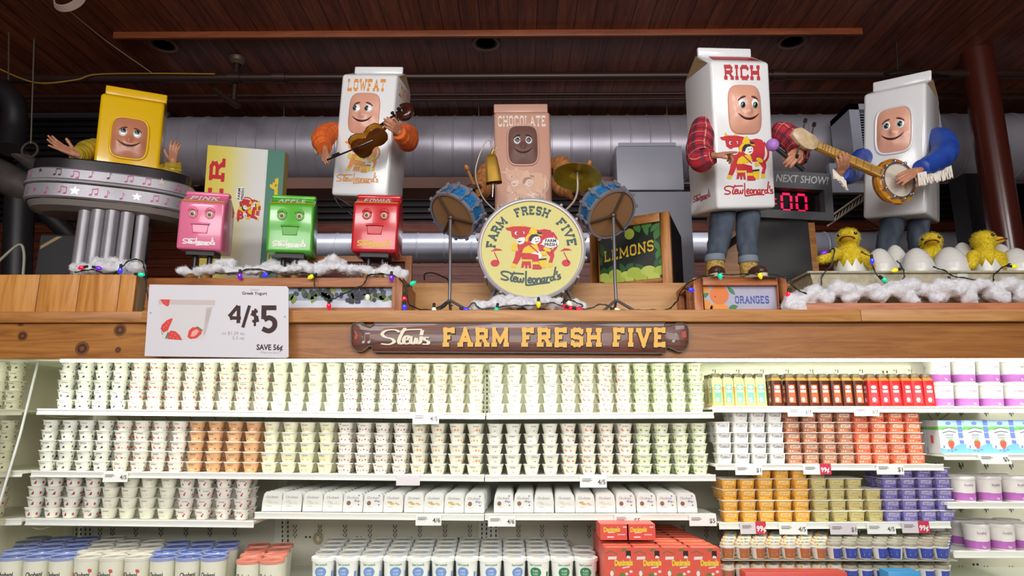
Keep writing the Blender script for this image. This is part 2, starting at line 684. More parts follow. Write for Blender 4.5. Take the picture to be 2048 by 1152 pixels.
def leaf(cx, cy, L, wd, rot, n=6):
    up = [(-L / 2 + L * i / n, wd / 2 * math.sin(math.pi * i / n)) for i in range(n + 1)]
    pts = up + [(x, -y) for x, y in reversed(up[1:-1])]
    c, s = math.cos(rot), math.sin(rot)
    return [(cx + x * c - y * s, cy + x * s + y * c) for x, y in pts]


# the cow-and-milker crest, in photo units (colour slot, layer, outline); slots: 0 red 1 yellow 2 white 3 black
def E_(cx, cy, rx, ry, r=0):
    return ell(cx, cy, rx, ry, 14, r)


CREST = [
    (0, 1, [(690, 300), (760, 288), (840, 318), (900, 305), (965, 320), (992, 380), (988, 470), (960, 540), (860, 545), (700, 560), (630, 540), (620, 480), (650, 400)]),
    (0, 2, [(498, 292), (545, 285), (560, 275), (690, 275), (755, 287), (705, 322), (700, 390), (670, 420), (600, 410), (565, 385), (555, 325), (515, 318)]),
    (1, 3, [(555, 282), (550, 258), (568, 240), (572, 258), (592, 275)]), (1, 3, [(645, 275), (668, 258), (664, 242), (690, 258), (684, 279)]),
    (2, 3, [(612, 420), (640, 400), (695, 395), (702, 430), (680, 465), (640, 475), (615, 450)]), (3, 4, [(618, 436), (672, 438), (640, 453)]),
    (2, 3, E_(611, 351, 17, 18)), (3, 4, E_(618, 352, 9, 12)), (2, 3, E_(684, 347, 10, 14)), (3, 4, E_(680, 349, 6, 9)),
    (0, 1, [(605, 545), (690, 540), (645, 640), (612, 695), (566, 684), (595, 610)]), (1, 2, [(566, 673), (614, 686), (602, 722), (554, 714)]),
    (0, 1, [(925, 500), (990, 540), (996, 600), (972, 674), (932, 680), (955, 610), (915, 555)]), (1, 2, [(935, 668), (978, 673), (977, 714), (928, 716)]),
    (1, 3, [(572, 455), (608, 468), (626, 528), (600, 545), (560, 532)]), (1, 3, E_(925, 528, 42, 22, .4)),
    (1, 5, [(705, 445), (703, 400), (730, 360), (775, 342), (870, 362), (882, 380), (820, 376), (765, 366), (732, 405), (728, 446)]), (1, 6, [(735, 350), (760, 296), (800, 280), (832, 350), (790, 352)]),
    (3, 7, [(820, 335), (868, 345), (876, 366), (830, 364)]), (2, 5, E_(802, 422, 57, 50)), (3, 6, [(742, 432), (746, 392), (772, 366), (820, 362), (852, 386), (800, 390), (777, 408), (762, 446)]),
    (3, 6, E_(806, 416, 5, 7)), (3, 6, E_(836, 412, 5, 7)), (3, 6, [(800, 444), (845, 436), (843, 441), (815, 452)]),
    (2, 4, [(740, 560), (835, 530), (875, 600), (850, 630), (780, 600)]), (1, 5, [(665, 562), (690, 510), (740, 482), (820, 470), (842, 530), (790, 562), (740, 572)]),
    (0, 6, [(665, 572), (740, 566), (835, 588), (842, 682), (776, 682), (772, 632), (665, 628)]), (0, 6, [(735, 482), (752, 478), (840, 560), (828, 566)]),
    (1, 7, [(776, 660), (840, 660), (840, 690), (776, 690)]), (0, 7, [(776, 692), (842, 692), (866, 715), (866, 738), (774, 738)]),
    (1, 5, [(663, 634), (762, 634), (762, 656), (663, 656)]), (0, 5, [(670, 657), (756, 657), (760, 726), (736, 726), (732, 690), (722, 690), (722, 726), (700, 726), (698, 690), (690, 690), (684, 720), (657, 720)]),
    (1, 5, [(838, 640), (915, 634), (907, 720), (852, 726)]), (3, 6, [(838, 630), (915, 622), (915, 640), (840, 648)]), (1, 6, E_(890, 574, 30, 20)),
]
CREST_TAIL = [(985, 350), (1015, 400), (1026, 450), (1015, 505), (985, 540), (960, 545)]
CREST_WHITE = [(975, 345), (1000, 400), (1003, 470), (985, 525), (975, 470), (985, 400)]


def crest(mb, f, sc, lay=.0004, flip=False):
    """f maps (u,v,w); crest spans about sc wide"""
    g = lambda p: ((p[0] - 765) / 530 * sc, (492 - p[1]) / 530 * sc)
    put(mb, [[g(p) for p in q] for q in [CREST_WHITE]], f, 2, lay)
    put(mb, ribbon([g(p) for p in CREST_TAIL], 24 / 530 * sc), f, 0, lay * 2)
    for c, l, o in CREST:
        mb.poly([f(*g(p), lay * (l + 1)) for p in o], c)
    return mb


def quaver(cx, cy, s, beam=False, slant=0.0, n=8):
    """little music note outlines around a note head at cx,cy"""
    out = [ell(cx, cy, .3 * s, .2 * s, n, .4)]
    out.append([(cx + .22 * s, cy), (cx + .29 * s, cy), (cx + .29 * s, cy + 1.3 * s), (cx + .22 * s, cy + 1.3 * s)])
    if beam:
        out.append(ell(cx + s, cy + slant, .3 * s, .2 * s, n, .4))
        out.append([(cx + 1.22 * s, cy + slant), (cx + 1.29 * s, cy + slant), (cx + 1.29 * s, cy + 1.3 * s + slant), (cx + 1.22 * s, cy + 1.3 * s + slant)])
        out.append([(cx + .22 * s, cy + 1.12 * s), (cx + 1.29 * s, cy + 1.12 * s + slant), (cx + 1.29 * s, cy + 1.32 * s + slant), (cx + .22 * s, cy + 1.32 * s)])
    else:
        out.append([(cx + .22 * s, cy + 1.3 * s), (cx + .26 * s, cy + 1.3 * s), (cx + .62 * s, cy + .8 * s), (cx + .5 * s, cy + .62 * s), (cx + .52 * s, cy + .82 * s), (cx + .25 * s, cy + 1.08 * s)])
    return out


def star(cx, cy, r, n=5, rot=0.0):
    return [(cx + (r if i % 2 == 0 else r * .42) * math.sin(rot + math.pi * i / n), cy + (r if i % 2 == 0 else r * .42) * math.cos(rot + math.pi * i / n)) for i in range(2 * n)]
# ---------------------------------------------------------------- materials
WHITE = mat('gloss_white', '#e4e7e8', .16, coat=.3)
CEIL = wood('ceiling_wood', '#4d2517', '#6f3824', '#8a4e34', 'Y', .8, .42, knots=.10, planks=(0, .14, .16, .05), groove='#190907', bumpy=.1)
CEDAR = wood('cedar', '#7c4a20', '#a56c30', '#b98142', 'X', .9, .42, knots=.11)
FASC = wood('fascia_oak', '#7e4c22', '#98622e', '#a9733b', 'X', 1.1, .42)
NOSE = wood('nosing_oak', '#9c6632', '#b68046', '#c6945a', 'X', 1.0, .45)
PINE = wood('pine_board', '#a87640', '#bf8e56', '#cc9f69', 'X', .7, .5)
CRATE = wood('crate_wood', '#7a4422', '#a0602f', '#b87a45', 'X', 1.2, .45)
CRATEV = wood('crate_wood_upright', '#7a4422', '#a0602f', '#b87a45', 'Z', 1.2, .45)
PLANKB = wood('planter_planks', '#a8692c', '#c98c46', '#d9a25c', 'Z', .8, .42, knots=.08)
REDWOOD = wood('redwood', '#9a5a35', '#b77247', '#c98658', 'X', 1.0, .45)
REDWOODV = wood('redwood_upright', '#9a5a35', '#b77247', '#c98658', 'Z', 1.0, .45)
SIDING = wood('siding_wood', '#5a2414', '#7a3620', '#8f4a2e', 'X', 1.0, .5, planks=(2, .12, .2, .08), groove='#1c0a06')
STEELD = noisy('galvanised_duct', '#9a96a1', '#aeabb5', 3, .36, .4)
DARK = mat('near_black', '#0d0b0c', .6)
BLACK = mat('black', '#151314', .5)
BLACKP = mat('black_pipe_paint', '#1d1b1e', .45)
CASEW = mat('case_white', '#e9ece0', .45)
PANELW = mat('case_panel', '#dad8c6', .5)
RAIL = mat('shelf_rail', '#e8ebe4', .35)
CARD = mat('white_card', '#d4d4da', .6)
INK = mat('ink_brown', '#3a2420', .7)
GREYINK = mat('ink_grey', '#9b98a0', .7)
RED = mat('art_red', '#c11f2c', .5)
YEL = mat('art_yellow', '#e2c11d', .5)
WHI = mat('art_white', '#e6e6e4', .5)
BLK = mat('art_black', '#191617', .5)
CRESTM = [RED, YEL, WHI, BLK]
CHROME = mat('chrome', '#b9bac2', .25, .9)
ALU = mat('dull_aluminium', '#8e8c90', .4, .7)
GREYP = mat('grey_panel', '#a3a5b1', .45, .1)

ZD = 2.144
# ---------------------------------------------------------------- shell
struct('floor', MB().span((-7, -6, -.1), (7, 9, 0)), mat('floor_tile', '#b0a090', .4))
struct('ceiling', MB().span((-7, -6, 4.5), (7, 6.0, 4.6)), CEIL)
b = MB().span((-7, 8.3, 0), (7, 8.4, 4.22))
struct('wall_back', b, SIDING)
b = MB()
for i in range(14):
    b.span((-7, 8.2, 4.24 + i * .085), (7, 8.24, 4.27 + i * .085), 1)
b.span((-7, 8.3, 4.22), (7, 8.4, 5.5))
struct('wall_back_louvre', b, [DARK, mat('louvre_dark', '#3b2a27', .4)])
struct('wall_left', MB().span((-7.1, -6, 0), (-7, 8.4, 5.5)), mat('wall_dark', '#2a2120', .8))
struct('wall_right', MB().span((7, -6, 0), (7.1, 8.4, 5.5)), MATS['wall_dark'])
b = MB().span((-7, 5.9, 4.3), (7, 6.05, 4.5))
b.span((-7, 6.0, 4.5), (7, 6.05, 5.6))
b.span((-7, 6.0, 5.5), (7, 8.4, 5.6))
struct('ceiling_header_beam', b, mat('header_dark', '#2a1410', .6))
a0, a1 = U(236, 62, 4.45), U(1718, 64, 4.45)
b = MB().span((a0.x, 4.40, 4.447), (a1.x, 4.435, 4.5))
struct('ceiling_beam', b, wood('beam_wood', '#5e2e17', '#783c1e', '#8c4d2c', 'X', .9, .5), bev=.004)

# recessed ceiling lights (switched off)
for i, (px, py) in enumerate(((327, 87), (972, 85), (1585, 90))):
    c = U(px, py, 4.57)
    c.z = 4.5
    M = Matrix.Translation(c)
    t = thing('recessed_ceiling_light', ('round dark recessed ceiling light above the yellow carton figure', 'round dark recessed ceiling light above the drum kit', 'round dark recessed ceiling light between the two white carton figures')[i], 'ceiling light', c, 'unlit recessed lights in the wood ceiling')
    obj('trim_ring', MB().lathe([(.085, 0), (.085, -.012), (.108, -.012), (.112, 0)], 28, 0, M, False, False), mat('light_trim', '#7d5a45', .4), t)
    obj('baffle', MB().lathe([(.086, -.004), (.07, .0), (.0, .0)], 28, 0, M, False, False), DARK, t)

# ---------------------------------------------------------------- pipes, ducts and clutter behind the band
def run_x(name, label, y, Y, r, m, x0=-7, x1=7, cat='pipe', couplings=()):
    c = U(1024, y, Y)
    t = thing(name, label, cat, Vector((0, Y, c.z)))
    obj('pipe_run', MB().tube([(x0, Y, c.z), (x1, Y, c.z)], r, 14), m, t)
    for x in couplings:
        p = U(x, y, Y)
        obj('coupling', MB().tube([(p.x - .05, Y, c.z), (p.x + .05, Y, c.z)], r * 1.3, 14), m, t)
    return t


PIPEB = mat('brown_pipe', '#4a2f26', .4, .3)
run_x('sprinkler_pipe', 'thick dark pipe running under the wooden ceiling', 153, 4.75, .036, mat('dark_pipe', '#33211d', .38, .3), couplings=(470, 1555, 560))
run_x('conduit', 'upper of two thin brown conduits above the big duct', 189, 5.2, .017, PIPEB)
run_x('conduit', 'lower of two thin brown conduits above the big duct', 199, 5.2, .016, PIPEB)
# hanger of the sprinkler pipe
c = U(473, 105, 4.75)
d = U(473, 200, 4.75)
t = thing('pipe_drop', 'short vertical sprinkler pipe dropping from the ceiling left of LOWFAT carton', 'pipe', (c.x, 4.75, d.z))
obj('pipe', MB().tube([(c.x, 4.78, 4.5), (c.x, 4.78, d.z)], .022, 12), mat('dark_pipe', '#33211d'), t)
obj('flange', MB().lathe([(.0, 0), (.07, 0), (.06, -.03), (.03, -.05)], 18, 0, Matrix.Translation((c.x, 4.78, 4.5)), False, False), mat('tarnished', '#6b5a4c', .5, .4), t)
obj('elbow', MB().tube([(c.x - .16, 4.78, d.z + .11), (c.x - .05, 4.76, d.z + .02), (c.x + .06, 4.74, d.z - .06)], .026, 12), mat('dark_pipe', '#33211d'), t)


def duct(name, label, ytop, ybot, Y, x0, x1, seam, endcap=True):
    zt, zb = U(1200, ytop, Y).z, U(1200, ybot, Y).z
    r = (zt - zb) / 2 * .97
    zc = (zt + zb) / 2
    prof, x = [], x0
    while x < x1:
        prof += [(r, x), (r, x + seam - .016), (r + .007, x + seam - .012), (r + .007, x + seam - .004), (r, x + seam)]
        x += seam
    M = Matrix.Translation((0, Y, zc)) @ Matrix.Rotation(R(90), 4, 'Y')
    b = MB().lathe([(q, z) for q, z in prof], 40, 0, M)
    o = obj(name, b, STEELD, smooth=50)
    return tag(o, label, 'duct'), zc, r


bd, zc1, r1 = duct('ventilation_duct', 'large round ribbed steel duct behind the carton figures', 236, 366, 5.5, -3.1, 7, .17)
duct('ventilation_duct', 'smaller bright steel duct low behind the drum stands', 466, 526, 7.0, -2.6, 7, .3)
c = U(345, 300, 5.5)
# brownish ledge below the big duct
c = U(1000, 364, 5.3)
b = MB().span((U(560, 364, 5.3).x, 5.28, c.z - .06), (U(1240, 364, 5.3).x, 5.34, c.z + .01)).span((U(560, 364, 5.3).x, 5.34, c.z - .06), (U(1240, 364, 5.3).x, 5.56, zc1 - r1 - .012))
tag(obj('duct_ledge', b, mat('ledge_brown', '#7d5a4c', .5)), 'thin brown ledge along the underside of the large duct', 'ledge')
# grey sheet cabinet behind the lemons crate
p0, p1 = U(1232, 292, 4.95), U(1392, 566, 4.95)
t = thing('sheet_metal_cabinet', 'grey sheet metal cabinet behind the LEMONS box', 'cabinet', ((p0.x + p1.x) / 2, 5.05, p1.z))
zs = U(1300, 381, 4.95).z
obj('upper_panel', MB().span((p0.x, 4.95, zs + .006), (p1.x - .05, 5.15, p0.z)), GREYP, t, bev=.004)
obj('lower_panel', MB().span((p0.x + .02, 4.96, ZD), (p1.x, 5.15, zs - .006)), GREYP, t, bev=.004)
obj('hinge_strip', MB().span((p0.x + .02, 4.94, p0.z - .005), (p1.x - .1, 4.96, p0.z + .025)), GREYP, t)
# louvred vent box behind the plain white carton
p0, p1 = U(1694, 210, 4.83), U(1893, 345, 4.83)
t = thing('louvred_vent', 'light grey louvred vent box behind the banjo carton', 'vent', ((p0.x + p1.x) / 2, 4.95, p1.z))
VENT = mat('vent_grey', '#9da0ad', .4, .1)
b = MB()
fw = .08
b.span((p0.x, 4.81, p1.z), (p0.x + fw, 5.12, p0.z)).span((p1.x - fw, 4.81, p1.z), (p1.x, 5.12, p0.z))
b.span((p0.x, 4.81, p0.z - .05), (p1.x, 5.12, p0.z)).span((p0.x, 4.81, p1.z), (p1.x, 5.12, p1.z + .05))
obj('frame', b, VENT, t)
b = MB()
n = 22
for i in range(n):
    z = p1.z + .05 + (p0.z - p1.z - .1) * (i + .5) / n
    b.box(((p0.x + p1.x) / 2, 4.86, z), (p1.x - p0.x - fw * 2, .05, .006), 0, Matrix.Rotation(R(30), 3, 'X'))
obj('louvres', b, VENT, t)
obj('hanger_straps', MB().span((U(1780, 200, 5.0).x, 5.0, p0.z - .01), (U(1790, 200, 5.0).x, 5.02, 4.5)).span((U(1830, 200, 5.0).x, 5.0, p0.z - .01), (U(1840, 200, 5.0).x, 5.02, 4.5)), DARK, t)
obj('throat', MB().span((p0.x + fw, 4.92, p1.z + .05), (p1.x - fw, 4.94, p0.z - .05)), DARK, t)
c = U(1690, 366, 5.0)
obj('lower_skirt', MB().span((U(1662, 366, 5.0).x, 5.0, c.z - .08), (U(1735, 366, 5.0).x, 5.05, c.z + .17)), VENT, t)
# round brown column
pt = U(1990, 340, 4.75)
o = obj('column', MB().tube([(pt.x, 4.75, 0), (pt.x, 4.75, 4.5)], .112, 28), mat('maroon_paint', '#471d16', .25, coat=.2), smooth=60)
o['kind'] = 'structure'
# a dark post further back
pt = U(1946, 440, 5.3)
t = thing('dark_post', 'black square post behind the eggs, left of the maroon column', 'post', (pt.x, 5.3, 0))
obj('post', MB().span((pt.x - .09, 5.2, 0), (pt.x + .09, 5.4, 3.655)), BLACKP, t)
# stair truss glimpsed behind the clock
a, bb = U(1655, 452, 6.5), U(1728, 400, 6.5)
b = MB()
for k in (0, .07):
    b.tube([a + Vector((0, 0, k)), bb + Vector((0, 0, k))], .012, 6)
for i in range(12):
    p = a.lerp(bb, i / 11)
    b.tube([p, p + Vector((.03, 0, .07))], .008, 5)
b.tube([bb, Vector((bb.x, bb.y, 5.5))], .008, 6)
tag(obj('lattice_girder', b, mat('girder_cream', '#a3907c', .5)), 'thin pale lattice girder slanting behind the clock', 'girder')

# left pipe cluster
def pipe(name, label, pts, r, m, n=16, cat='pipe'):
    o = obj(name, MB().tube(spline([U(*p) for p in pts], 8), r, n), m, smooth=60)
    return tag(o, label, cat)


LAG = noisy('pipe_lagging', '#3b3634', '#4d4644', 9, .6)
pipe('insulated_pipe', 'fat black pipe bending down at the left edge, above grey pipes', [(-60, 175, 4.6), (5, 185, 4.6), (28, 215, 4.6), (28, 260, 4.6), (20, 300, 4.55)], .085, BLACKP)
pipe('insulated_pipe', 'grey lagged pipe slanting behind the left end of the silver podium', [(24, 296, 4.6), (60, 325, 4.7), (104, 358, 4.85), (150, 392, 5.0)], .05, LAG)
pipe('insulated_pipe', 'widest grey lagged pipe at the left edge above black riser', [(-60, 330, 4.75), (-10, 345, 4.75), (40, 372, 4.75), (70, 390, 4.9)], .12, LAG)
pipe('insulated_pipe', 'black vertical riser pipe behind the small speaker', [(40, 380, 4.8), (38, 450, 4.8), (34, 560, 4.8), (34, 700, 4.8)], .1, BLACKP)
pipe('insulated_pipe', 'dark pipe slanting under the silver podium on the left', [(40, 398, 4.8), (88, 424, 4.95), (140, 470, 5.1)], .07, BLACKP)
b = MB()
p0, p1 = U(45, 205, 5.7), U(330, 330, 5.7)
b.span((p0.x, 5.75, p1.z - .5), (p1.x, 5.8, p0.z - .12))
for i in range(9):
    z = p0.z - .12 - i * .06
    b.span((p0.x, 5.7, z), (p1.x, 5.75, z + .012), 1)
b.span((p0.x, 5.68, p0.z - .17), (p1.x, 5.76, p0.z - .12), 2)
tag(obj('dark_louvre_panel', b, [DARK, BLACK, mat('steel_strip', '#4b4a50', .4, .4)]), 'dark louvred panel behind the yellow carton figure', 'panel')
a, bb = U(75, 40, 4.5), U(62, 285, 4.5)
a.z = 4.5
t = thing('hanger_rod', 'thin hanger rod with pipe clamp above the grey slanting pipe', 'hanger', bb)
obj('rod', MB().tube([a, bb], .006, 8), mat('rod_steel', '#6d6259', .4, .6), t)
ring = [bb + Vector((math.sin(k / 12 * 6.283) * .06, 0, -.06 + math.cos(k / 12 * 6.283) * .06)) for k in range(13)]
obj('clamp', MB().tube(ring, .008, 6), MATS['rod_steel'], t)
obj('rod_nut', MB().ball(bb, .014), MATS['rod_steel'], t)
a, bb = U(22, 40, 4.4), U(17, 160, 4.4)
a.z = 4.5
tag(obj('hanger_rod', MB().tube([a, bb], .005, 6), MATS['rod_steel']), 'thin hanger rod at the far left above the black pipe bend', 'hanger')
# coiled rope and its line, yellow cable
cc = U(133, -8, 3.7)
b = MB()
for k in range(7):
    ph = random.uniform(0, 6)
    b.tube([cc + Vector((math.cos(q / 20 * 6.283) * (.075 + k * .004), math.sin(q / 20 * 6.283) * .03 + k * .006, math.sin(q / 20 * 6.283) * (.09 + .003 * k))) for q in range(21)], .004, 6)
t = thing('coiled_cord', 'coil of pale cord hanging from the ceiling at upper left', 'cord', cc - Vector((0, 0, .1)))
ROPE = mat('pale_cord', '#a08b80', .7)
obj('coil', b, ROPE, t)
obj('loose_line', MB().tube(spline([U(137, 20, 3.72), U(210, 80, 4.2), U(304, 146, 4.7)], 8), .004, 6), ROPE, t)
tag(obj('yellow_cable', MB().tube(spline([U(-10, 134, 4.6), U(70, 165, 4.6), U(150, 160, 4.65), U(192, 149, 4.7), U(300, 147, 4.7), U(430, 148, 4.7)], 8), .006, 6), mat('cable_yellow', '#8f6d14', .5)), 'yellow cable draped along the dark pipe at upper left', 'cable')
for px, y0, y1, lab in ((567, 200, 222, 'short hanger rod above the duct, left of LOWFAT carton'), (957, 200, 231, 'short hanger rod above the duct, beside the CHOCOLATE carton'), (1333, 202, 232, 'short hanger rod above the duct, left of RICH carton')):
    a, bb = U(px, y0, 5.3), U(px + 1, y1 + 8, 5.3)
    tag(obj('duct_hanger', MB().tube([a, bb], .005, 6), MATS['rod_steel']), lab, 'hanger')
a, bb = U(1790, 66, 4.6), U(1795, 140, 4.6)
a.z = 4.5
t = thing('pipe_hanger', 'thin rod hanger holding the dark pipe above the banjo carton', 'hanger', bb)
obj('rod', MB().tube([a, bb], .007, 8), DARK, t)
obj('clamp', MB().tube([U(1770, 146, 4.7), U(1782, 144, 4.65), bb, U(1812, 140, 4.65), U(1900, 150, 4.7)], .008, 6), DARK, t)

# ---------------------------------------------------------------- refrigerated case
CX0, CX1 = -4.3, 4.3
ZD = 2.144
case = thing('refrigerated_case', 'long white open refrigerated case with oak canopy, full of yogurt', 'refrigerator', (0, 3.55, 0))
obj('canopy_board', MB().span((CX0, 3.2, 1.909), (CX1, 3.24, 2.082)), FASC, case)
xj = U(1722, 630, 3.16).x
xk = U(283, 630, 3.16).x
obj('nosing', MB().span((xk, 3.16, 2.085), (xj - .001, 3.24, ZD)), NOSE, case, bev=.003)
obj('nosing', MB().span((xj + .001, 3.16, 2.086), (CX1, 3.24, ZD)), NOSE, case, bev=.003)
obj('nosing', MB().span((CX0, 3.17, 2.086), (xk - .001, 3.24, ZD - .002)), CEDAR, case, bev=.003)
obj('knotty_board', MB().span((CX0, 3.19, 1.909), (xk + .1, 3.2, 2.083)), CEDAR, case)
kb = MB()
for kx, ky, kr in ((42, 643, 8), (45, 672, 8), (240, 660, 10), (164, 697, 11), (236, 700, 5)):
    kc = U(kx, ky, 3.189)
    for kq, (ks, km) in enumerate(((1.25, 0), (.85, 1), (.4, 0))):
        kb.poly([Vector((kc.x + kr * .0026 * ks * math.cos(6.283 * j / 16), 3.1895 - .0002 * kq, kc.z + kr * .0026 * ks * math.sin(6.283 * j / 16))) for j in range(16)], km)
obj('wood_knots', kb, [mat('knot_ring', '#74451f', .5), mat('knot_core', '#43230f', .5)], case)
obj('deck', MB().span((CX0, 3.24, 2.1), (CX1, 5.2, ZD)), PINE, case)
obj('canopy_soffit', MB().span((CX0, 3.24, 1.912), (CX1, 3.98, 1.92)), CASEW, case)
obj('back_panel', MB().span((CX0, 3.95, .5), (CX1, 4.0, 1.912)), PANELW, case)
obj('well', MB().span((CX0, 2.95, .7), (CX1, 3.95, .8)).span((CX0, 2.95, .8), (CX1, 2.98, .86)), CASEW, case)
obj('base', MB().span((CX0, 3.0, 0), (CX1, 3.95, .7)), mat('case_base', '#b9b7a8', .5), case)
LAMP = mat('lamp_tube', '#ffffff', .4, emit='#f4ffe6', estr=6)
obj('lamp_tube', MB().tube([(-2.3, 3.256, 1.904), (3.6, 3.256, 1.904)], .007, 8), LAMP, case)
# slot marks of the rear panel
def slots(px, py, n=3, m=2, Y=3.949, h=9, dx=3.2):
    q = []
    for i in range(n):
        for k in range(m):
            c = U(px + (i - (n - 1) / 2) * dx, py + k * (h + 4) + (i % 2) * 4, Y)
            q.append((c, h))
    return q


b = MB()
marks = []
for px in list(range(590, 960, 50)) + list(range(990, 1430, 47)):
    marks += slots(px, 1052, 3, 3, h=5, dx=3)
for px in range(1440, 1880, 103):
    marks += slots(px, 1062, 3, 2, h=5)
for px in (200, 225, 272, 322, 372, 420, 470):
    marks += slots(px, 1058, 3, 2, h=5)
for px in (1875, 1922, 1972, 2022):
    for yy in (824, 930, 1016):
        marks += slots(px, yy, 3, 1, h=9)
    marks += slots(px, 1136, 3, 2, h=8)
for px in (1428, 1475, 1524, 1574, 1623, 1673, 1722, 1790, 1820):
    marks += slots(px, 738, 2, 1, h=9, dx=5)
for px in range(190, 960, 48):
    marks += slots(px, 834, 2, 1, h=4)
for c, h in marks:
    hh = h * .00145
    b.span((c.x - .0016, 3.9465, c.z - hh), (c.x + .0016, 3.949, c.z + hh))
for px0, px1, y0, y1 in ((153, 180, 1050, 1110), (565, 576, 1036, 1100), (964, 973, 1040, 1100), (982, 992, 1044, 1078), (967, 974, 725, 826), (1766, 1774, 726, 748), (1462, 1468, 1036, 1048)):
    for px in ((px0, px1) if px1 - px0 < 15 else (px0, px0 + 9, px0 + 18, px1)):
        y = y0
        while y < y1:
            c = U(px, y, 3.94)
            b.span((c.x - .0035, 3.9375, c.z - .0075), (c.x + .0035, 3.9395, c.z + .0075))
            y += 9
obj('slot_marks', b, mat('slot_dark', '#3a2d26', .7), case)
b = MB()
for px, y in ((612, 1074), (620, 1074), (714, 1075), (722, 1075), (815, 1076), (823, 1076), (917, 1077), (925, 1077), (1031, 1077), (1040, 1077), (1947, 1129), (1955, 1129), (1949, 1148), (1958, 1148)):
    b.tube([U(px, y, 3.9485), U(px, y, 3.946)], .006, 10)
obj('bolt_holes', b, MATS['slot_dark'], case)
for px in (158, 176, 570, 968, 987, 1770, 1465):
    c = U(px, 900, 3.94)
    obj('upright', MB().span((c.x - .028, 3.94, .8), (c.x + .028, 3.95, 1.9)), CASEW, case)
b = MB()
for k in range(3):
    c = U(636, 1076, 3.935)
    b.tube([c + Vector((math.cos(q / 18 * 6.283) * (.016 + k * .004), -.004 * k, math.sin(q / 18 * 6.283) * (.022 + k * .004))) for q in range(19)], .003, 6)
tag(obj('cable_coil', b, mat('cable_beige', '#b9ab8e', .5)), 'small coil of beige cable hung on the case back panel', 'cable')
for pts, lab in (([(1855, 826, 3.6), (1868, 842, 3.6), (1882, 838, 3.6), (1899, 826, 3.6)], 'loose brown wire loop under the shelf beside the pouch boxes'), ([(62, 1049, 3.4), (68, 1056, 3.42), (85, 1058, 3.42), (107, 1050, 3.4)], 'white wire loop hanging under the third shelf on the left'), ([(88, 830, 3.4), (110, 834, 3.42), (140, 834, 3.42), (158, 830, 3.42)], 'white wire hanging under the top shelf near the glass panel')):
    tag(obj('loose_wire', MB().tube(spline([U(*p) for p in pts], 6), .003, 6), mat('cable_beige', '#b9ab8e')), lab, 'wire')

SHELVES = {}


def shelf(key, x0, y0, x1, y1, Y=3.36, rail=.031):
    a, c = U(x0, y0, Y), U(x1, y1, Y)
    b = MB()
    dz = c.z - a.z
    for (ya, yb, z0, z1, mi) in ((Y + .006, 3.94, -.016, -.004, 0), (Y, Y + .006, -rail, 0, 1), (Y - .004, Y, -.006, 0, 1), (Y - .004, Y, -rail, -rail + .006, 1)):
        P = [(a.x, ya, a.z + z0), (c.x, ya, c.z + z0), (c.x, yb, c.z + z0), (a.x, yb, a.z + z0), (a.x, ya, a.z + z1), (c.x, ya, c.z + z1), (c.x, yb, c.z + z1), (a.x, yb, a.z + z1)]
        b.add(P, [(3, 2, 1, 0), (4, 5, 6, 7), (0, 1, 5, 4), (1, 2, 6, 5), (2, 3, 7, 6), (3, 0, 4, 7)], mi)
    obj('shelf', b, [CASEW, RAIL], case)
    SHELVES[key] = lambda x: a.z - .0028 + (c.z - a.z) * (x - a.x) / (c.x - a.x)


for k in (('L1a', 75, 817, 970, 826), ('L1b', 973, 826, 1427, 824), ('L2a', 63, 941, 968, 950), ('L2b', 970, 950, 1431, 949), ('L3a', 52, 1037, 508, 1042), ('L3b', 510, 1024, 968, 1028), ('L3c', 970, 1027, 1431, 1027),
          ('R1', 1425, 812, 2120, 813), ('R2', 1431, 927, 1886, 928), ('R2b', 1888, 907, 2120, 907), ('R3', 1438, 1045, 1900, 1043), ('R3b', 1894, 1004, 2120, 1004), ('R4b', 1906, 1102, 2120, 1102), ('M1', -160, 820, 44, 818), ('M2', -160, 944, 44, 941), ('M3', -160, 1040, 44, 1037)):
    shelf(*k)
# tinted acrylic divider with a bright edge at the left end
g = mat('tinted_acrylic', '#9a988c', .1)
nt, N, L, bs = nodes_of(g)
tr = N.new('ShaderNodeBsdfTransparent')
tr.inputs[0].default_value = H('#ecead9')
mx = N.new('ShaderNodeMixShader')
mx.inputs[0].default_value = .14
L.new(tr.outputs[0], mx.inputs[1])
L.new(bs.outputs[0], mx.inputs[2])
L.new(mx.outputs[0], N['Material Output'].inputs[0])
gx = U(36, 880, 3.36).x


def UX(px, py, X):
    d = CAMR @ Vector(((px - 1024) / FPX, 1.0, (576 - py) / FPX))
    return CAMP + d * (X / d.x)


b = MB().poly([(gx, 3.93, 1.899), (gx, 3.02, 1.899), (gx, 2.7, .86), (gx, 3.93, .86)])
obj('end_panel', b, g, case)
b = MB().tube([UX(78, 717, gx + .004), UX(40, 870, gx + .004), UX(-2, 1010, gx + .004), UX(-30, 1110, gx + .004)], .0065, 8)
obj('end_panel_trim', b, mat('acrylic_edge', '#c3cac6', .25), case)
# ---------------------------------------------------------------- boxes, signs and boards on and around the deck
def crate_frame(b, x0, x1, z0, z1, y0, y1, st, rail_t, rail_b, mv=1):
    """front frame of two stiles and two rails"""
    b.span((x0, y0, z0), (x0 + st, y1, z1), mv)
    b.span((x1 - st, y0, z0), (x1, y1, z1), mv)
    b.span((x0 + st, y0, z1 - rail_t), (x1 - st, y1, z1), 0)
    b.span((x0 + st, y0, z0), (x1 - st, y1, z0 + rail_b), 0)
    return b


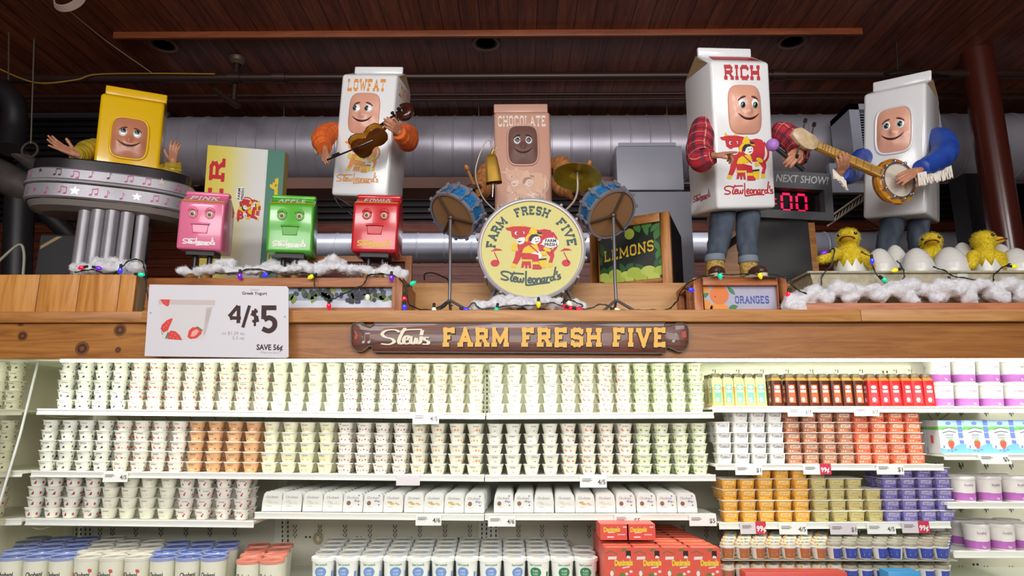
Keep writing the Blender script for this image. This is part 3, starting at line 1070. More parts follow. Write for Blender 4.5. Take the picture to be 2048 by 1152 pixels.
# long pine riser across the back of the deck
p0, p1 = U(824, 566, 3.78), U(1662, 566, 3.78)
t = thing('pine_riser', 'long low pine riser box on the deck behind the drum kit', 'riser box', ((p0.x + p1.x) / 2, 4.0, ZD))
xm = U(1096, 600, 3.78).x
obj('front_board', MB().span((p0.x, 3.78, ZD), (xm - .001, 3.8, p0.z)), PINE, t, bev=.002)
obj('front_board', MB().span((xm + .001, 3.78, ZD), (p1.x, 3.8, p0.z - .002)), PINE, t, bev=.002)
obj('top_board', MB().span((p0.x, 3.8, p0.z - .02), (p1.x, 4.3, p0.z)), PINE, t)
ZR = p0.z

# plank box at far left
p0, p1 = U(-90, 549, 3.3), U(273, 556, 3.3)
zt = U(100, 549, 3.3).z
t = thing('plank_box', 'wide box of upright varnished planks carrying the speaker, at the left end of the deck', 'box', ((p0.x + p1.x) / 2, 3.6, ZD))
xs = [p0.x] + [U(x, 580, 3.3).x for x in (-30, 76, 157, 238)] + [p1.x]
for i in range(len(xs) - 1):
    obj('plank', MB().span((xs[i] + .002, 3.3, ZD), (xs[i + 1] - .002, 3.32, zt)), PLANKB, t, bev=.002)
obj('body', MB().span((p0.x, 3.321, ZD), (p1.x - .004, 4.15, zt - .003)), wood('end_grain', '#8a7556', '#ab9472', '#c0aa86', 'Z', .7, .6), t)
ZL = zt

# crate with grape picture
p0, p1 = U(296, 556, 3.34), U(806, 556, 3.34)
x0, x1, zt = p0.x, p1.x, p0.z
t = thing('grape_crate', 'long wooden crate with a painted grapevine panel under the three small cartons', 'crate', ((x0 + x1) / 2, 3.6, ZD))
b = MB()
b.span((x0, 3.34, zt - .05), (x1, 3.37, zt)).span((x0, 3.34, ZD), (x1, 3.37, ZD + .045))
obj('rails', b, CRATE, t, bev=.002)
for xa in (x0, U(784, 590, 3.34).x):
    obj('corner_post', MB().span((xa, 3.338, ZD + .045), (xa + (.05 if xa == x0 else .022), 3.37, zt - .05)), CRATEV, t)
obj('corner_post', MB().span((x1 - .04, 3.336, ZD), (x1, 3.376, zt)), CRATEV, t, bev=.002)
obj('side', MB().span((x1 - .02, 3.376, ZD), (x1, 3.77, zt)).span((x0, 3.376, zt - .02), (x1 - .02, 3.77, zt)).span((x0, 3.376, ZD), (x0 + .02, 3.77, zt - .02)), CRATE, t)
f = plane_map((0, 3.375, 0), (1, 0, 0), (0, 0, 1), (0, -1, 0))
b = MB().poly([(x0, 3.376, ZD + .04), (x1 - .02, 3.376, ZD + .04), (x1 - .02, 3.376, zt - .04), (x0, 3.376, zt - .04)], 0)
zlo = U(700, 601, 3.376).z
b.poly([(x0, 3.3755, ZD + .04), (x1 - .02, 3.3755, ZD + .04), (x1 - .02, 3.3755, zlo), (x0, 3.3755, zlo)], 1)
rg = random.Random(3)
for px, n in ((597, 3), (620, 6), (648, 4), (672, 4), (705, 14), (722, 16), (742, 10), (770, 4)):
    for k in range(n):
        c = U(px + rg.uniform(-11, 11), 578 + rg.uniform(0, 26 if n > 8 else 16), 3.374)
        b.poly([f(*q, .001 + .0004 * k) for q in ell(c.x, c.z, .011, .012, 9)], 2 + (k % 2))
    for k in range(3):
        c = U(px + rg.uniform(-18, 18), 578 + rg.uniform(0, 20), 3.374)
        b.poly([f(*q, .0005) for q in leaf(c.x, c.z, .06, .035, rg.uniform(0, 3))], 4 + (k % 2))
obj('painted_panel', b, [mat('vine_sky', '#9aa7bf', .6), mat('vine_mist', '#d3dae6', .6), mat('grape_dark', '#20202f', .5), mat('grape_blue', '#33344a', .5), mat('vine_leaf', '#4f6a2e', .6), mat('vine_leaf_pale', '#83954f', .6)], t, label='painted panel of dark grapes and vine leaves')
ZC = zt

# price card hung over the canopy
q = [U(289, 712, 3.1), U(577, 716, 3.1), U(583, 571, 3.14), U(299, 569, 3.14)]
ux = (q[1] - q[0])
Wc = ux.length
ux /= Wc
uy = q[3] - q[0]
uy = (uy - ux * uy.dot(ux)).normalized()
n = ux.cross(uy)
Hc = (q[3] - q[0]).dot(uy)
sk = (q[3] - q[0]).dot(ux)
f = lambda u, v, w=0: q[0] + ux * (u * Wc + sk * v) + uy * (v * Hc) + n * w
t = thing('price_card', 'large white yogurt price card reading 4/$5 hung on the canopy front', 'sign', (q[0] + q[1]) / 2)
obj('card', MB().prism([(0, 0), (.985, 0), (1, .02), (1, .97), (.985, 1), (0, 1)], -.004, 0, f), CARD, t)
b = MB()
A = Hc / Wc


def put_type(b, s, u, v, h, f, aspect, mi=0, bold=0.0, align='l', shear=0.0, w=.0008, sx=1.0, res=2):
    P, wd = type_text(s, bold, res, shear)
    k = h * aspect * sx
    o = {'l': 0, 'c': -wd * k / 2, 'r': -wd * k}[align]
    put(b, [[(u + o + p[0] * k, v + p[1] * h) for p in pl] for pl in P], f, mi, w)
    return b


px2 = lambda x, y: ((x - 289) / 290, (714 - y) / 144)
put_type(b, 'Greek Yogurt', .757, .872, .042, f, A, 0, .02, 'c')
put_type(b, 'SAVE 56¢', .96, .105, .072, f, A, 0, .03, 'r', sx=.85)
four = [[(1250, 330), (1150, 455), (1170, 490), (1290, 490)], [(1258, 330), (1258, 555)]]
for st, wd in ((four[0], 46), (four[1], 48), ([(1400, 325), (1318, 610)], 42), ([(1510, 400), (1450, 405), (1440, 440), (1500, 475), (1510, 520), (1440, 530)], 36), ([(1478, 365), (1474, 590)], 30), ([(1755, 350), (1592, 352), (1590, 500)], 66), ([(1595, 510), (1660, 480), (1728, 520), (1728, 600), (1660, 650), (1575, 620)], 66)):
    P = [((x - 120) / 1815 * .995, (990 - y) / 925) for x, y in st]
    P = [(280 + x * .15625, 560 + y * .15625) for x, y in st]
    P = [Vector(px2(*p)) for p in P]
    for i in range(len(P) - 1) if len(st) < 6 or wd == 36 else ():
        a, c = P[i], P[i + 1]
        d = Vector(((c - a).x, (c - a).y * A)).normalized()
        nn = Vector((-d.y, d.x / A)) * (wd * .15625 / 290 / 2)
        e = Vector((d.x, d.y / A)) * (wd * .15625 / 290 / 2) if 0 < i or i < len(P) - 2 else Vector((0, 0))
        wz = .001 + 4e-5 * i + 3e-4 * (wd == 30) + 2e-4 * (wd == 48)
        b.poly([f(*q_, wz) for q_ in (a - nn - (e if i else e * 0), c - nn + (e if i < len(P) - 2 else e * 0), c + nn + (e if i < len(P) - 2 else e * 0), a + nn - (e if i else e * 0))], 0)
    if len(st) >= 6 and wd > 40:
        S = [Vector((p[0], p[1] * A)) for p in spline(P, 6)]
        for i in range(len(S) - 1):
            nn = []
            for k in (i, i + 1):
                d = (S[min(k + 1, len(S) - 1)] - S[max(k - 1, 0)]).normalized()
                nn.append(Vector((-d.y, d.x)) * (wd * .15625 / 290 / 2))
            b.poly([f(p.x, p.y / A, .0012) for p in (S[i] - nn[0], S[i + 1] - nn[1], S[i + 1] + nn[1], S[i] + nn[0])], 0)
obj('lettering', b, INK, t)
b = MB()
put_type(b, 'or $1.39 ea', .69, .305, .045, f, A, 0, 0, 'r')
put_type(b, '5.3 oz', .69, .24, .045, f, A, 0, 0, 'r')
put_type(b, 'Chobani', .757, .932, .026, f, A, 0, 0, 'c')
put_type(b, 'When you buy 4', .935, .058, .026, f, A, 0, 0, 'r')
b.poly([f(*p, .001) for p in ell(.022, .595, .006, .012)])
b.poly([f(*p, .001) for p in ell(.975, .565, .006, .012)])
obj('fine_print', b, GREYINK, t)
b = MB()
g = lambda x, y: px2(280 + x * .15625, 560 + y * .15625)
cup = [(190, 258), (945, 258), (942, 318), (918, 350), (835, 715), (815, 770), (280, 770), (262, 715), (215, 340), (195, 318)]
b.poly([f(*g(*p), .0006) for p in cup], 0)
b.poly([f(*g(*p), .0009) for p in [(192, 262), (944, 262), (940, 325), (197, 325)]], 1)
b.poly([f(*g(*p), .0009) for p in [(830, 360), (912, 350), (830, 712), (800, 715)]], 3)
for i in range(8):
    b.poly([f(*g(*p), .0012) for p in [(842 - i * 2, 392 + i * 22), (900 - i * 5, 388 + i * 22), (900 - i * 5, 392 + i * 22), (842 - i * 2, 397 + i * 22)]], 4)
for o in ([(215, 260), (345, 260), (335, 340), (310, 352), (260, 320)], [(390, 500), (395, 520), (340, 660), (285, 690), (245, 640), (260, 590), (320, 530)], [(345, 770), (350, 690), (380, 660), (440, 670), (500, 720), (535, 780)], [(600, 740), (615, 660), (660, 615), (740, 615), (790, 650), (780, 700), (720, 755), (640, 765)]):
    b.poly([f(*g(*p), .0014) for p in o], 2)
b.poly([f(*g(*p), .0017) for p in [(640, 730), (660, 670), (710, 640), (750, 660), (720, 710), (680, 735)]], 5)
for o in ([(312, 760), (345, 670), (352, 700), (340, 765)], [(255, 640), (262, 690), (290, 715), (270, 710)], [(700, 610), (730, 605), (805, 655), (790, 660), (735, 630)]):
    b.poly([f(*g(*p), .0018) for p in o], 6)
for x, y in ((280, 290), (300, 320), (290, 620), (320, 600), (340, 560), (400, 700), (380, 740), (440, 720), (470, 755), (420, 760)):
    b.poly([f(*g(*p), .002) for p in ell(x, y, 5, 7, 6)], 5)
obj('cup_picture', b, [mat('pic_cup', '#d2d0d0', .6), mat('pic_lid', '#c6bab8', .6), mat('pic_berry', '#d53a33', .5), mat('pic_cup_side', '#c2b6b4', .6), GREYINK, mat('pic_pale', '#e9a296', .5), mat('pic_green', '#4f7a3f', .5)], t, label='picture of a white yogurt cup with strawberries')

# carved plank sign on the canopy
zpx = lambda p: (p[0], p[1])
out = [(703, 655), (706, 648), (713, 645), (721, 644), (727, 647), (731, 651.6), (740, 655), (747, 650), (749, 644.5), (1330, 646), (1330, 653), (1341, 651.6), (1354, 646.6), (1366, 646.6), (1374, 652), (1376.5, 660), (1376.5, 686), (1373, 696), (1366, 702), (1356, 703), (1343.6, 697), (1335, 694), (1330, 700), (1330, 706.5), (746, 703.5), (744, 693), (738, 692), (730, 699), (722, 703), (712, 701), (705, 694), (703, 686)]
t = thing('plank_sign', 'dark carved wooden sign reading FARM FRESH FIVE on the canopy', 'sign', U(1040, 708, 3.18))
YS = 3.165
F2 = lambda u, v, w=0: Vector((U(u, v, YS).x, YS - w, U(u, v, YS).z))
b = MB().prism(out, -.034, 0, F2)
SIGNW = wood('sign_walnut', '#2e1409', '#5c2b16', '#7a3d22', 'X', 1.4, .35, coat=.3)
obj('plank', b, SIGNW, t, bev=.004)
EDGE = mat('sign_edge', '#3c3a33', .4)
b = MB()
rim = [F2(u, v, .001) for u, v in out]
b.tube(rim + [rim[0]], .0035, 6)
obj('edge_moulding', b, EDGE, t)


def bold_word(b, word, x0, x1, y0, y1, d, ox=0, oy=0, th=.23, tv=.3, serif=.36, mi=0, d0=.0005):
    Q, wd = slab_text(word, th, tv, serif, .26)
    g = lambda u, v: (x0 + (u + .2) / (wd + .4) * (x1 - x0) + ox, y1 - v * (y1 - y0) + oy)
    put3(b, [[g(*p) for p in q] for q in Q], F2, d0, d, mi)


for word, x0, x1 in (('FARM', 886, 1021), ('FRESH', 1043, 1206), ('FIVE', 1225, 1335)):
    b, s = MB(), MB()
    bold_word(b, word, x0, x1, 656.5, 694, .009)
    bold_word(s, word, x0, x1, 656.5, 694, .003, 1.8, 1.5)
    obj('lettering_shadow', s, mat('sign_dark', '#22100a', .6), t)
    obj('gold_lettering', b, mat('sign_gold', '#e0ac2e', .4), t)
b = MB()
Q = []
for i in (0, 1, 2, 3, 4, 16, 17):
    dx = {16: -292, 17: -290}.get(i, 0)
    Q += ribbon([((x + dx - 525) / 245, (y - 805) / 88) for x, y in SCRIPT[i]], .075)
put3(b, [[(763 + p[0] * 97, 659 + p[1] * 32) for p in q] for q in Q], F2, .0005, .008)
obj('white_script', b, mat('sign_cream', '#e6dfc8', .5), t)
b = MB()
for o in quaver(727, 0, 11, True):
    b.poly([F2(u, 684 - v * 1.25, .0015) for u, v in o], 0)
for o in quaver(1347, 0, 11, False):
    b.poly([F2(u, 682 - v * 1.25, .0015) for u, v in o], 0)
b.poly([F2(u, v, .0012) for u, v in [(708, 660), (713, 663), (716, 672), (713, 680), (708, 676), (711, 670)]], 1)
b.poly([F2(u, v, .0012) for u, v in [(1362, 665), (1371, 662), (1373, 674), (1364, 677)]], 1)
obj('painted_marks', b, [mat('sign_silver', '#a8a6a8', .4), mat('sign_scarlet', '#a8381f', .5)], t)

# oranges crate
p0, p1 = U(1386, 555, 3.4), U(1572, 553, 3.4)
x0, x1, zt = p0.x, p1.x, p0.z
t = thing('oranges_crate', 'small redwood crate with an ORANGES panel under the RICH carton figure', 'crate', ((x0 + x1) / 2, 3.6, ZD))
b = crate_frame(MB(), x0, x1, ZD, zt, 3.4, 3.43, .05, .042, .045)
obj('front_frame', b, [REDWOOD, REDWOODV], t, bev=.003)
b = MB()
b.span((x0, 3.43, zt - .035), (x0 + .03, 3.77, zt)).span((x0, 3.43, ZD), (x0 + .03, 3.77, ZD + .035)).span((x0, 3.5, ZD + .035), (x0 + .03, 3.56, zt - .035)).span((x0, 3.72, ZD + .035), (x0 + .03, 3.77, zt - .035))
b.span((x1 - .03, 3.43, ZD), (x1, 3.77, zt)).span((x0 + .03, 3.43, zt - .025), (x1 - .03, 3.77, zt - .002))
obj('side_frame', b, REDWOOD, t)
zi0, zi1, xi0, xi1 = ZD + .04, zt - .04, x0 + .045, x1 - .045
f = lambda u, v, w=0: Vector((xi0 + u * (xi1 - xi0), 3.434 - w, zi0 + v * (zi1 - zi0)))
asp = (zi1 - zi0) / (xi1 - xi0)
b = MB().poly([f(0, 0), f(1, 0), f(1, 1), f(0, 1)], 0)
pz = lambda x, y: ((x - 470) / 1170, (650 - y) / 340)
for mi, l, o in ((1, 1, ell(530, 600, 115, 105)), (1, 1, ell(745, 620, 145, 80)), (2, 2, ell(755, 430, 148, 135)), (1, 1, ell(520, 380, 90, 90)), (3, 3, leaf(945, 375, 160, 60, .75)), (3, 3, leaf(540, 435, 130, 60, -.4)), (3, 3, leaf(960, 600, 150, 70, -.15)), (4, 4, ell(692, 455, 10, 10)), (4, 4, ell(640, 597, 12, 12))):
    o = [(min(max(p[0], 0), 1), min(max(p[1], 0), 1)) for p in (pz(*q) for q in o)]
    b.poly([f(*p, .0006 * l) for p in o], mi)
Q, wd = slab_text('ORANGES', .2, .17, .26, .2)
put(b, [[(.455 + p[0] / wd * .44, .29 + p[1] * .31) for p in qd] for qd in Q], f, 5, .001)
obj('painted_panel', b, [mat('panel_lilac', '#a9aac0', .5), mat('orange_light', '#e0912f', .5), mat('orange_deep', '#d9762a', .5), mat('leaf_green', '#2f7d43', .5), mat('stem_brown', '#5a4020', .5), mat('ink_blue', '#2c4b9c', .5)], t, label='lilac panel painted with oranges')
ZO = zt

# lemons box, turned a little, on the riser
c1 = U(1345, 566, 3.86)
Wl = .53
ang = R(-9)
Hl = .47
M = Matrix.Translation((c1.x, 3.86, ZR)) @ Matrix.Rotation(R(-28), 4, 'Z') @ Matrix.Translation((-Wl, 0, 0))
t = thing('lemons_box', 'black box with pine front frame and a LEMONS picture, on the pine riser', 'display box', M.translation)
b = MB()
b.T = M
crate_frame(b, 0, Wl, .0, Hl, 0, .03, .06, .055, .055)
obj('front_frame', b, [CEDAR, wood('cedar_upright', '#8a5426', '#b67a3c', '#c9914f', 'Z', .9, .42)], t, bev=.003)
b = MB()
b.T = M
P = [(.004, .03, .0), (Wl - .004, .03, .0), (Wl - .004, .03, Hl - .004), (.004, .03, Hl - .004), (.004, .3, 0), (Wl - .004, .3, 0), (Wl - .004, .3, Hl - .09), (.004, .3, Hl - .09)]
b.add(P, [(0, 1, 2, 3), (5, 4, 7, 6), (1, 5, 6, 2), (4, 0, 3, 7), (3, 2, 6, 7), (4, 5, 1, 0)])
obj('black_body', b, BLACK, t)
b = MB()
iw, ih = Wl - .12, Hl - .11
f = lambda u, v, w=0: M @ Vector((.06 + u * iw, .022 - w, .055 + v * ih))
b.poly([f(0, 0), f(1, 0), f(1, 1), f(0, 1)], 0)
cl = lambda o: [(min(max(x, 0), 1), min(max(y, 0), 1)) for x, y in o]
rg = random.Random(5)
for k in range(26):
    s = k % 4
    u, v = (rg.uniform(0, 1), rg.uniform(.88, 1)) if s == 0 else ((rg.uniform(0, .08), rg.uniform(.2, 1)) if s == 1 else (rg.uniform(.92, 1), rg.uniform(.2, 1))) if s < 3 else (rg.uniform(.05, .95), rg.uniform(.2, .3))
    b.poly([f(*p, .0003 * (1 + k % 5)) for p in cl(leaf(u, v, rg.uniform(.16, .24), rg.uniform(.08, .12), rg.uniform(.6, 2.4)))], 1 + k % 2)
b.poly([f(*p, .002) for p in cl(ell(.5, .86, .08, .1))], 3)
for k, (u, v, r) in enumerate(((.06, .12, .1), (.25, .16, .11), (.42, .12, .09), (.56, .14, .13), (.78, .15, .12), (.95, .14, .1), (.15, .03, .09), (.33, .04, .08), (.48, .02, .07), (.66, .03, .1), (.86, .03, .1))):
    b.poly([f(*p, .0022 + .0002 * k) for p in cl(ell(u, v, r, r * .82, 16, rg.uniform(-.4, .4)))], 3 if k % 2 else 4)
Q, wd = slab_text('LEMONS', .17, .16, .3, .18)
for i, qd in enumerate(Q):
    b.poly([f(.1 + p[0] / wd * .78, .40 + p[1] * .2 + .1 * p[0] / wd, .006 + 2e-5 * (i % 9)) for p in qd], 5)
obj('picture', b, [mat('leafy_black', '#182019', .4), mat('leaf_mid', '#3f7a38', .5), mat('leaf_dark', '#2a5a2c', .5), mat('lemon_green', '#a9bd45', .5), mat('lemon_pale', '#bccb5e', .5), mat('lemon_letters', '#d8b52a', .5)], t, label='picture of green lemons and leaves')

# red sign in a wooden frame behind the red carton
p0, p1 = U(612, 512, 3.8), U(822, 568, 3.8)
t = thing('framed_red_sign', 'wood framed dark red sign behind the red small carton', 'sign', ((p0.x + p1.x) / 2, 3.8, p1.z - .3))
b = crate_frame(MB(), p0.x, p1.x, ZD, p0.z, 3.8, 3.84, .04, .035, .05)
obj('frame', b, [CRATE, CRATEV], t)
obj('panel', MB().span((p0.x + .04, 3.825, ZD + .05), (p1.x - .04, 3.835, p0.z - .035)), mat('maroon_panel', '#5c1f20', .5), t)
b = MB()
f = plane_map((0, 3.8245, 0), (1, 0, 0), (0, 0, 1), (0, -1, 0))
Q, wd = slab_text('GRAPES', .2, .16, .3, .2)
ca, cb = U(684, 548, 3.8245), U(790, 536, 3.8245)
put(b, [[(ca.x + p[0] / wd * (cb.x - ca.x), ca.z + p[1] * .045) for p in qd] for qd in Q], f)
obj('lettering', b, mat('sign_pale', '#c2b4ac', .5), t)

# tall printed box behind the small cartons
tl, tr_, br, bl = U(415.8, 290, 4.0), U(570.5, 302.6, 4.0), U(553, 555, 3.92), U(397, 545, 3.92)
t = thing('printed_carton_box', 'tall yellow and green printed carton box standing behind the pink and green cartons', 'display box', (bl + br) / 2 - Vector((0, 0, .0)))
f = lambda u, v, w=0: (bl * (1 - u) + br * u) * (1 - v) + (tl * (1 - u) + tr_ * u) * v + Vector((0, -w, 0))
bot = min(bl.z, br.z)
v0 = -(bl.z - ZC) / (tl.z - bl.z) if bl.z > ZC else 0
b = MB().add([f(u, v, w) for w in (-.07, 0) for (u, v) in ((0, v0), (1, v0), (1, 1), (0, 1))], [(3, 2, 1, 0), (4, 5, 6, 7), (0, 1, 5, 4), (1, 2, 6, 5), (2, 3, 7, 6), (3, 0, 4, 7)])
obj('box', b, mat('butter_card_side', '#b79a4c', .5), t)
GRAD = mat('butter_gradient', '#d8cf63', .35)
nt, N, L, bs = nodes_of(GRAD)
uvn = N.new('ShaderNodeUVMap')
sx = N.new('ShaderNodeSeparateXYZ')
L.new(uvn.outputs[0], sx.inputs[0])
L.new(ramp(nt, sx.outputs[0], [(0, '#d6c24a'), (.35, '#d9cf6c'), (.75, '#d9dbd2'), (1, '#dcdedd')]), bs.inputs['Base Color'])
b = MB()
ug = .78
b.add([f(0, v0, .0006), f(ug, v0, .0006), f(ug, 1, .0006), f(0, 1, .0006)], [(0, 1, 2, 3)], 0, [((0, 0), (1, 0), (1, 1), (0, 1))])
b.poly([f(ug - .02, v0, .0008), f(ug, v0, .0008), f(ug, 1, .0008), f(ug - .02, 1, .0008)], 2)
b.poly([f(ug, v0, .0006), f(1, v0, .0006), f(1, 1, .0006), f(ug, 1, .0006)], 1)
obj('printed_front', b, [GRAD, mat('butter_green', '#4f8272', .4), mat('butter_cream', '#d6dccb', .4)], t)
b = MB()
Q, wd = slab_text('ER', .22, .2, .36, .34)
for i, qd in enumerate(Q):
    b.poly([f(.245 - p[1] * .2, .535 + p[0] / wd * .35, .0014 + 2e-5 * (i % 9)) for p in qd], 0)
crest(b, lambda u, v, w: f(.58 - v, .50 + u / 1.72, .001 + w), .34)
o = ell(0, 0, .075, .058, 16)
b.poly([f(.47 + x * .75, .62 + y, .005) for x, y in o], 2)
for i, wd_ in enumerate(('FARM', 'FRESH')):
    P, ww = type_text(wd_, .03)
    for pl in P:
        b.poly([f(.455 + .045 * i - p[1] * .03 + .01, .575 + p[0] / ww * .09, .0055) for p in pl], 3)
for i, qd in enumerate(script_text(.04)):
    b.poly([f(.90 - p[1] * .42, .42 + p[0] * .7, .0014 + 2e-5 * (i % 11)) for p in qd], 1)
obj('lettering', b, CRESTM, t)

# countdown clock
p = [U(1500, 340, 3.98), U(1662, 345, 3.98), U(1673, 436, 3.98), U(1500, 432, 3.98)]
Z0, Z1, X0, X1 = U(1600, 437, 3.98).z, U(1600, 342, 3.98).z, U(1478, 400, 3.98).x, U(1668, 400, 3.98).x
M = Matrix.Translation(((X0 + X1) / 2, 3.98, Z0)) @ Matrix.Rotation(R(2), 4, 'Y') @ Matrix.Rotation(R(4), 4, 'Z')
hw, hh = (X1 - X0) / 2, Z1 - Z0
t = thing('countdown_clock', 'grey boxed countdown clock with red digits reading 0:00 behind the RICH carton', 'clock', M.translation)
b = MB()
b.T = M
wx0, wx1, wz0, wz1 = -hw + .0, hw - .055, .055, .055 + hh * .47
b.span((-hw, 0, 0), (hw, .1, wz0)).span((-hw, 0, wz1), (hw, .1, hh)).span((wx1, 0, wz0), (hw, .1, wz1)).span((-hw - .06, 0, 0), (-hw, .1, hh)).span((-hw, .08, wz0), (wx1, .1, wz1))
obj('housing', b, mat('clock_grey', '#56575b', .5), t)
b = MB()
b.T = M
b.poly([(wx0, .06, wz0), (wx1, .06, wz0), (wx1, .06, wz1), (wx0, .06, wz1)])
obj('screen', b, mat('clock_screen', '#17090f', .2), t)
LED = mat('led_red', '#ff0a50', .4, emit='#ff0a4a', estr=1.1)
SEG = [((.1, 1), (.9, 1)), ((1, .9), (1, .55)), ((1, .45), (1, .1)), ((.9, 0), (.1, 0)), ((0, .1), (0, .45)), ((0, .55), (0, .9))]
for cx in (.0, .165, .265):
    b = MB()
    for a, c in SEG:
        s = lambda q: (wx0 + .13 + cx + q[0] * .062, wz0 + .02 + q[1] * (wz1 - wz0 - .04))
        A_, C_ = Vector(s(a)), Vector(s(c))
        d = (C_ - A_).normalized()
        nn = Vector((-d.y, d.x)) * .008
        b.poly([M @ Vector((q.x, .055, q.y)) for q in (A_ - nn, C_ - nn, C_ + nn, A_ + nn)])
    obj('digit', b, LED, t)
b = MB()
for zz in (.4, .62):
    b.poly([M @ Vector((x, .055, z)) for x, z in ell(wx0 + .255, wz0 + (wz1 - wz0) * zz, .005, .005)])
obj('colon', b, LED, t)
b = MB()
f = lambda u, v, w=0: M @ Vector((u, -.001 - w, v))
P, ww = type_text('TILL NEXT SHOW!', .015, 2, .25)
sc = .05
for pl in P:
    b.poly([f(hw - .02 - ww * sc * .78 + q[0] * sc * .78, hh - .075 + q[1] * sc) for q in pl])
obj('lettering', b, mat('clock_letters', '#b6b7ba', .6), t)
a, c = U(1508, 440, 4.02), U(1640, 566, 4.02)
t = thing('black_stand', 'matt black panel stand with pine edge carrying the countdown clock', 'stand', ((a.x + c.x) / 2, 4.05, ZR))
obj('panel', MB().span((a.x, 4.02, ZR), (c.x - .04, 4.1, a.z)), BLACK, t)
obj('pine_edge', MB().span((c.x - .04, 4.015, ZR), (c.x, 4.1, a.z - .02)), CEDAR, t)
b = MB()
b.span((U(1418, 440, 4.0).x, 4.0, ZR), (U(1500, 440, 4.0).x, 4.04, U(1450, 432, 4.0).z))
tag(obj('pine_backboard', b, CEDAR), 'upright pine board behind the legs of the RICH carton', 'board')
tag(obj('diagonal_brace', MB().tube([U(1420, 515, 3.95), U(1496, 462, 3.95)], .02, 8), BLACK), 'black diagonal brace behind the jeans of the RICH carton', 'brace')

# small black loudspeaker on the plank box
a, c = U(77, 466, 3.75), U(148, 552, 3.75)
M = Matrix.Translation(((a.x + c.x) / 2, 3.78, ZL)) @ Matrix.Rotation(R(8), 4, 'Z')
hw, hh = (c.x - a.x) / 2, a.z - ZL
t = thing('loudspeaker', 'small black loudspeaker on the plank box left of the silver podium', 'speaker', M.translation)
b = MB()
b.T = M
b.box((0, .08, hh / 2), (2 * hw, .16, hh))
obj('cabinet', b, mat('speaker_black', '#1f1e20', .5), t, bev=.012)
b = MB()
b.T = M
b.box((0, -.004, hh / 2), (1.86 * hw, .012, hh * .93))
obj('grille', b, noisy('grille_black', '#232224', '#2f2e30', 260, .7, 0, .4), t, bev=.008)
b = MB()
b.T = M
b.poly([(-hw * .85, -.0115, hh * .72), (-hw * .85, -.0115, hh * .78), (-hw * .2, -.0115, hh * .95), (hw * .05, -.0115, hh * .95)])
obj('tape_strip', b, mat('tape_tan', '#86774f', .6), t)
b = MB()
b.T = M
b.poly([(-hw * .2, -.0115, hh * .06), (hw * .12, -.0115, hh * .06), (hw * .12, -.0115, hh * .1), (-hw * .2, -.0115, hh * .1)])
obj('badge', b, CHROME, t)
tag(obj('gas_line', MB().tube(spline([U(-10, 530, 3.9), U(36, 490, 3.9), U(48, 506, 3.9), U(46, 552, 3.9)], 6), .008, 8), mat('pale_tube', '#9a9a86', .5)), 'pale bent tube rising beside the black speaker at the far left', 'tube')

# redwood board under the egg tray
p0 = U(1612, 606, 3.3)
b = MB().span((p0.x, 3.3, ZD), (4.2, 3.77, p0.z))
o = obj('tray_board', b, REDWOOD, bev=.003)
tag(o, 'redwood board lying on the deck under the egg tray', 'board')
ZT = p0.z
# ---------------------------------------------------------------- carton figures
SKIN = mat('painted_skin', '#d9a088', .35, coat=.15)
SKIN2 = mat('painted_skin_hand', '#b47d60', .45)
LIP = mat('mouth_dark', '#43120f', .4)
EYEW = mat('eye_white', '#e9eaea', .15, coat=.5)
IRIS = mat('eye_green', '#1d4a42', .15, coat=.5)
PUP = mat('eye_pupil', '#0b0b0c', .1, coat=.5)
BROW = mat('brow_brown', '#6b3426', .5)
FOLD_SHADE = mat('fold_tan', '#9a8262', .6)  # tan stands in for the shade inside the gable folds
DENIM = noisy('denim', '#2c3542', '#4d5866', 14, .85, 0, .25, stretch=(1, 1, .35))
LEATHER = mat('boot_brown', '#4a2a20', .35)
SUEDE = noisy('boot_suede', '#c2a24e', '#8a6a34', 60, .8)
SOLE = mat('boot_sole', '#c9bfa8', .6)


def carton_matrix(X, Y, Z, yaw, pit, rol):
    return Matrix.Translation((X, Y, Z)) @ Matrix.Rotation(R(yaw), 4, 'Z') @ Matrix.Rotation(R(pit), 4, 'X') @ Matrix.Rotation(R(rol), 4, 'Y')


def sgp(v, e):
    return math.copysign(abs(v) ** e, v)


def carton(t, M, W, Hh, D, g, fin, m, low=0.0, bev=.02, tm=FOLD_SHADE, fin_y=0.0, fin_w=1.0):
    """gable topped carton: body, folded gussets and ridge fin"""
    w, d = W / 2, D / 2
    P = [(-w, -d, -low), (w, -d, -low), (w, d, -low), (-w, d, -low), (-w, -d, Hh), (w, -d, Hh), (w, d, Hh), (-w, d, Hh), (-w, fin_y, Hh + g), (w, fin_y, Hh + g)]
    b = MB()
    b.T = M
    b.add(P, [(3, 2, 1, 0), (0, 1, 5, 4), (1, 2, 6, 5), (2, 3, 7, 6), (3, 0, 4, 7), (4, 5, 9, 8), (6, 7, 8, 9), (5, 6, 9), (7, 4, 8)])
    obj('body', b, m, t, bev=bev, bseg=3, smooth=50)
    b = MB()
    b.T = M
    for s in (-1, 1):
        x, xi = s * (w + .0015), s * (w - .02)
        A, B, C = (x, -d * .82, Hh + g * .03), (x, d * .82, Hh + g * .03), (x, fin_y, Hh + g * .92)
        b.poly([A, B, C])
        # the fold's two leaves, standing a little proud
        b.add([A, C, (x + s * .004, (fin_y - d * .5) / 2 - .01, Hh + g * .45)], [(0, 1, 2)])
    obj('gusset', b, tm, t, smooth=0)
    b = MB()
    b.T = M
    b.box((0, fin_y, Hh + g + fin / 2 - .006), (W * fin_w, .022, fin + .012))
    obj('top_fin', b, m, t, bev=.008, bseg=3)


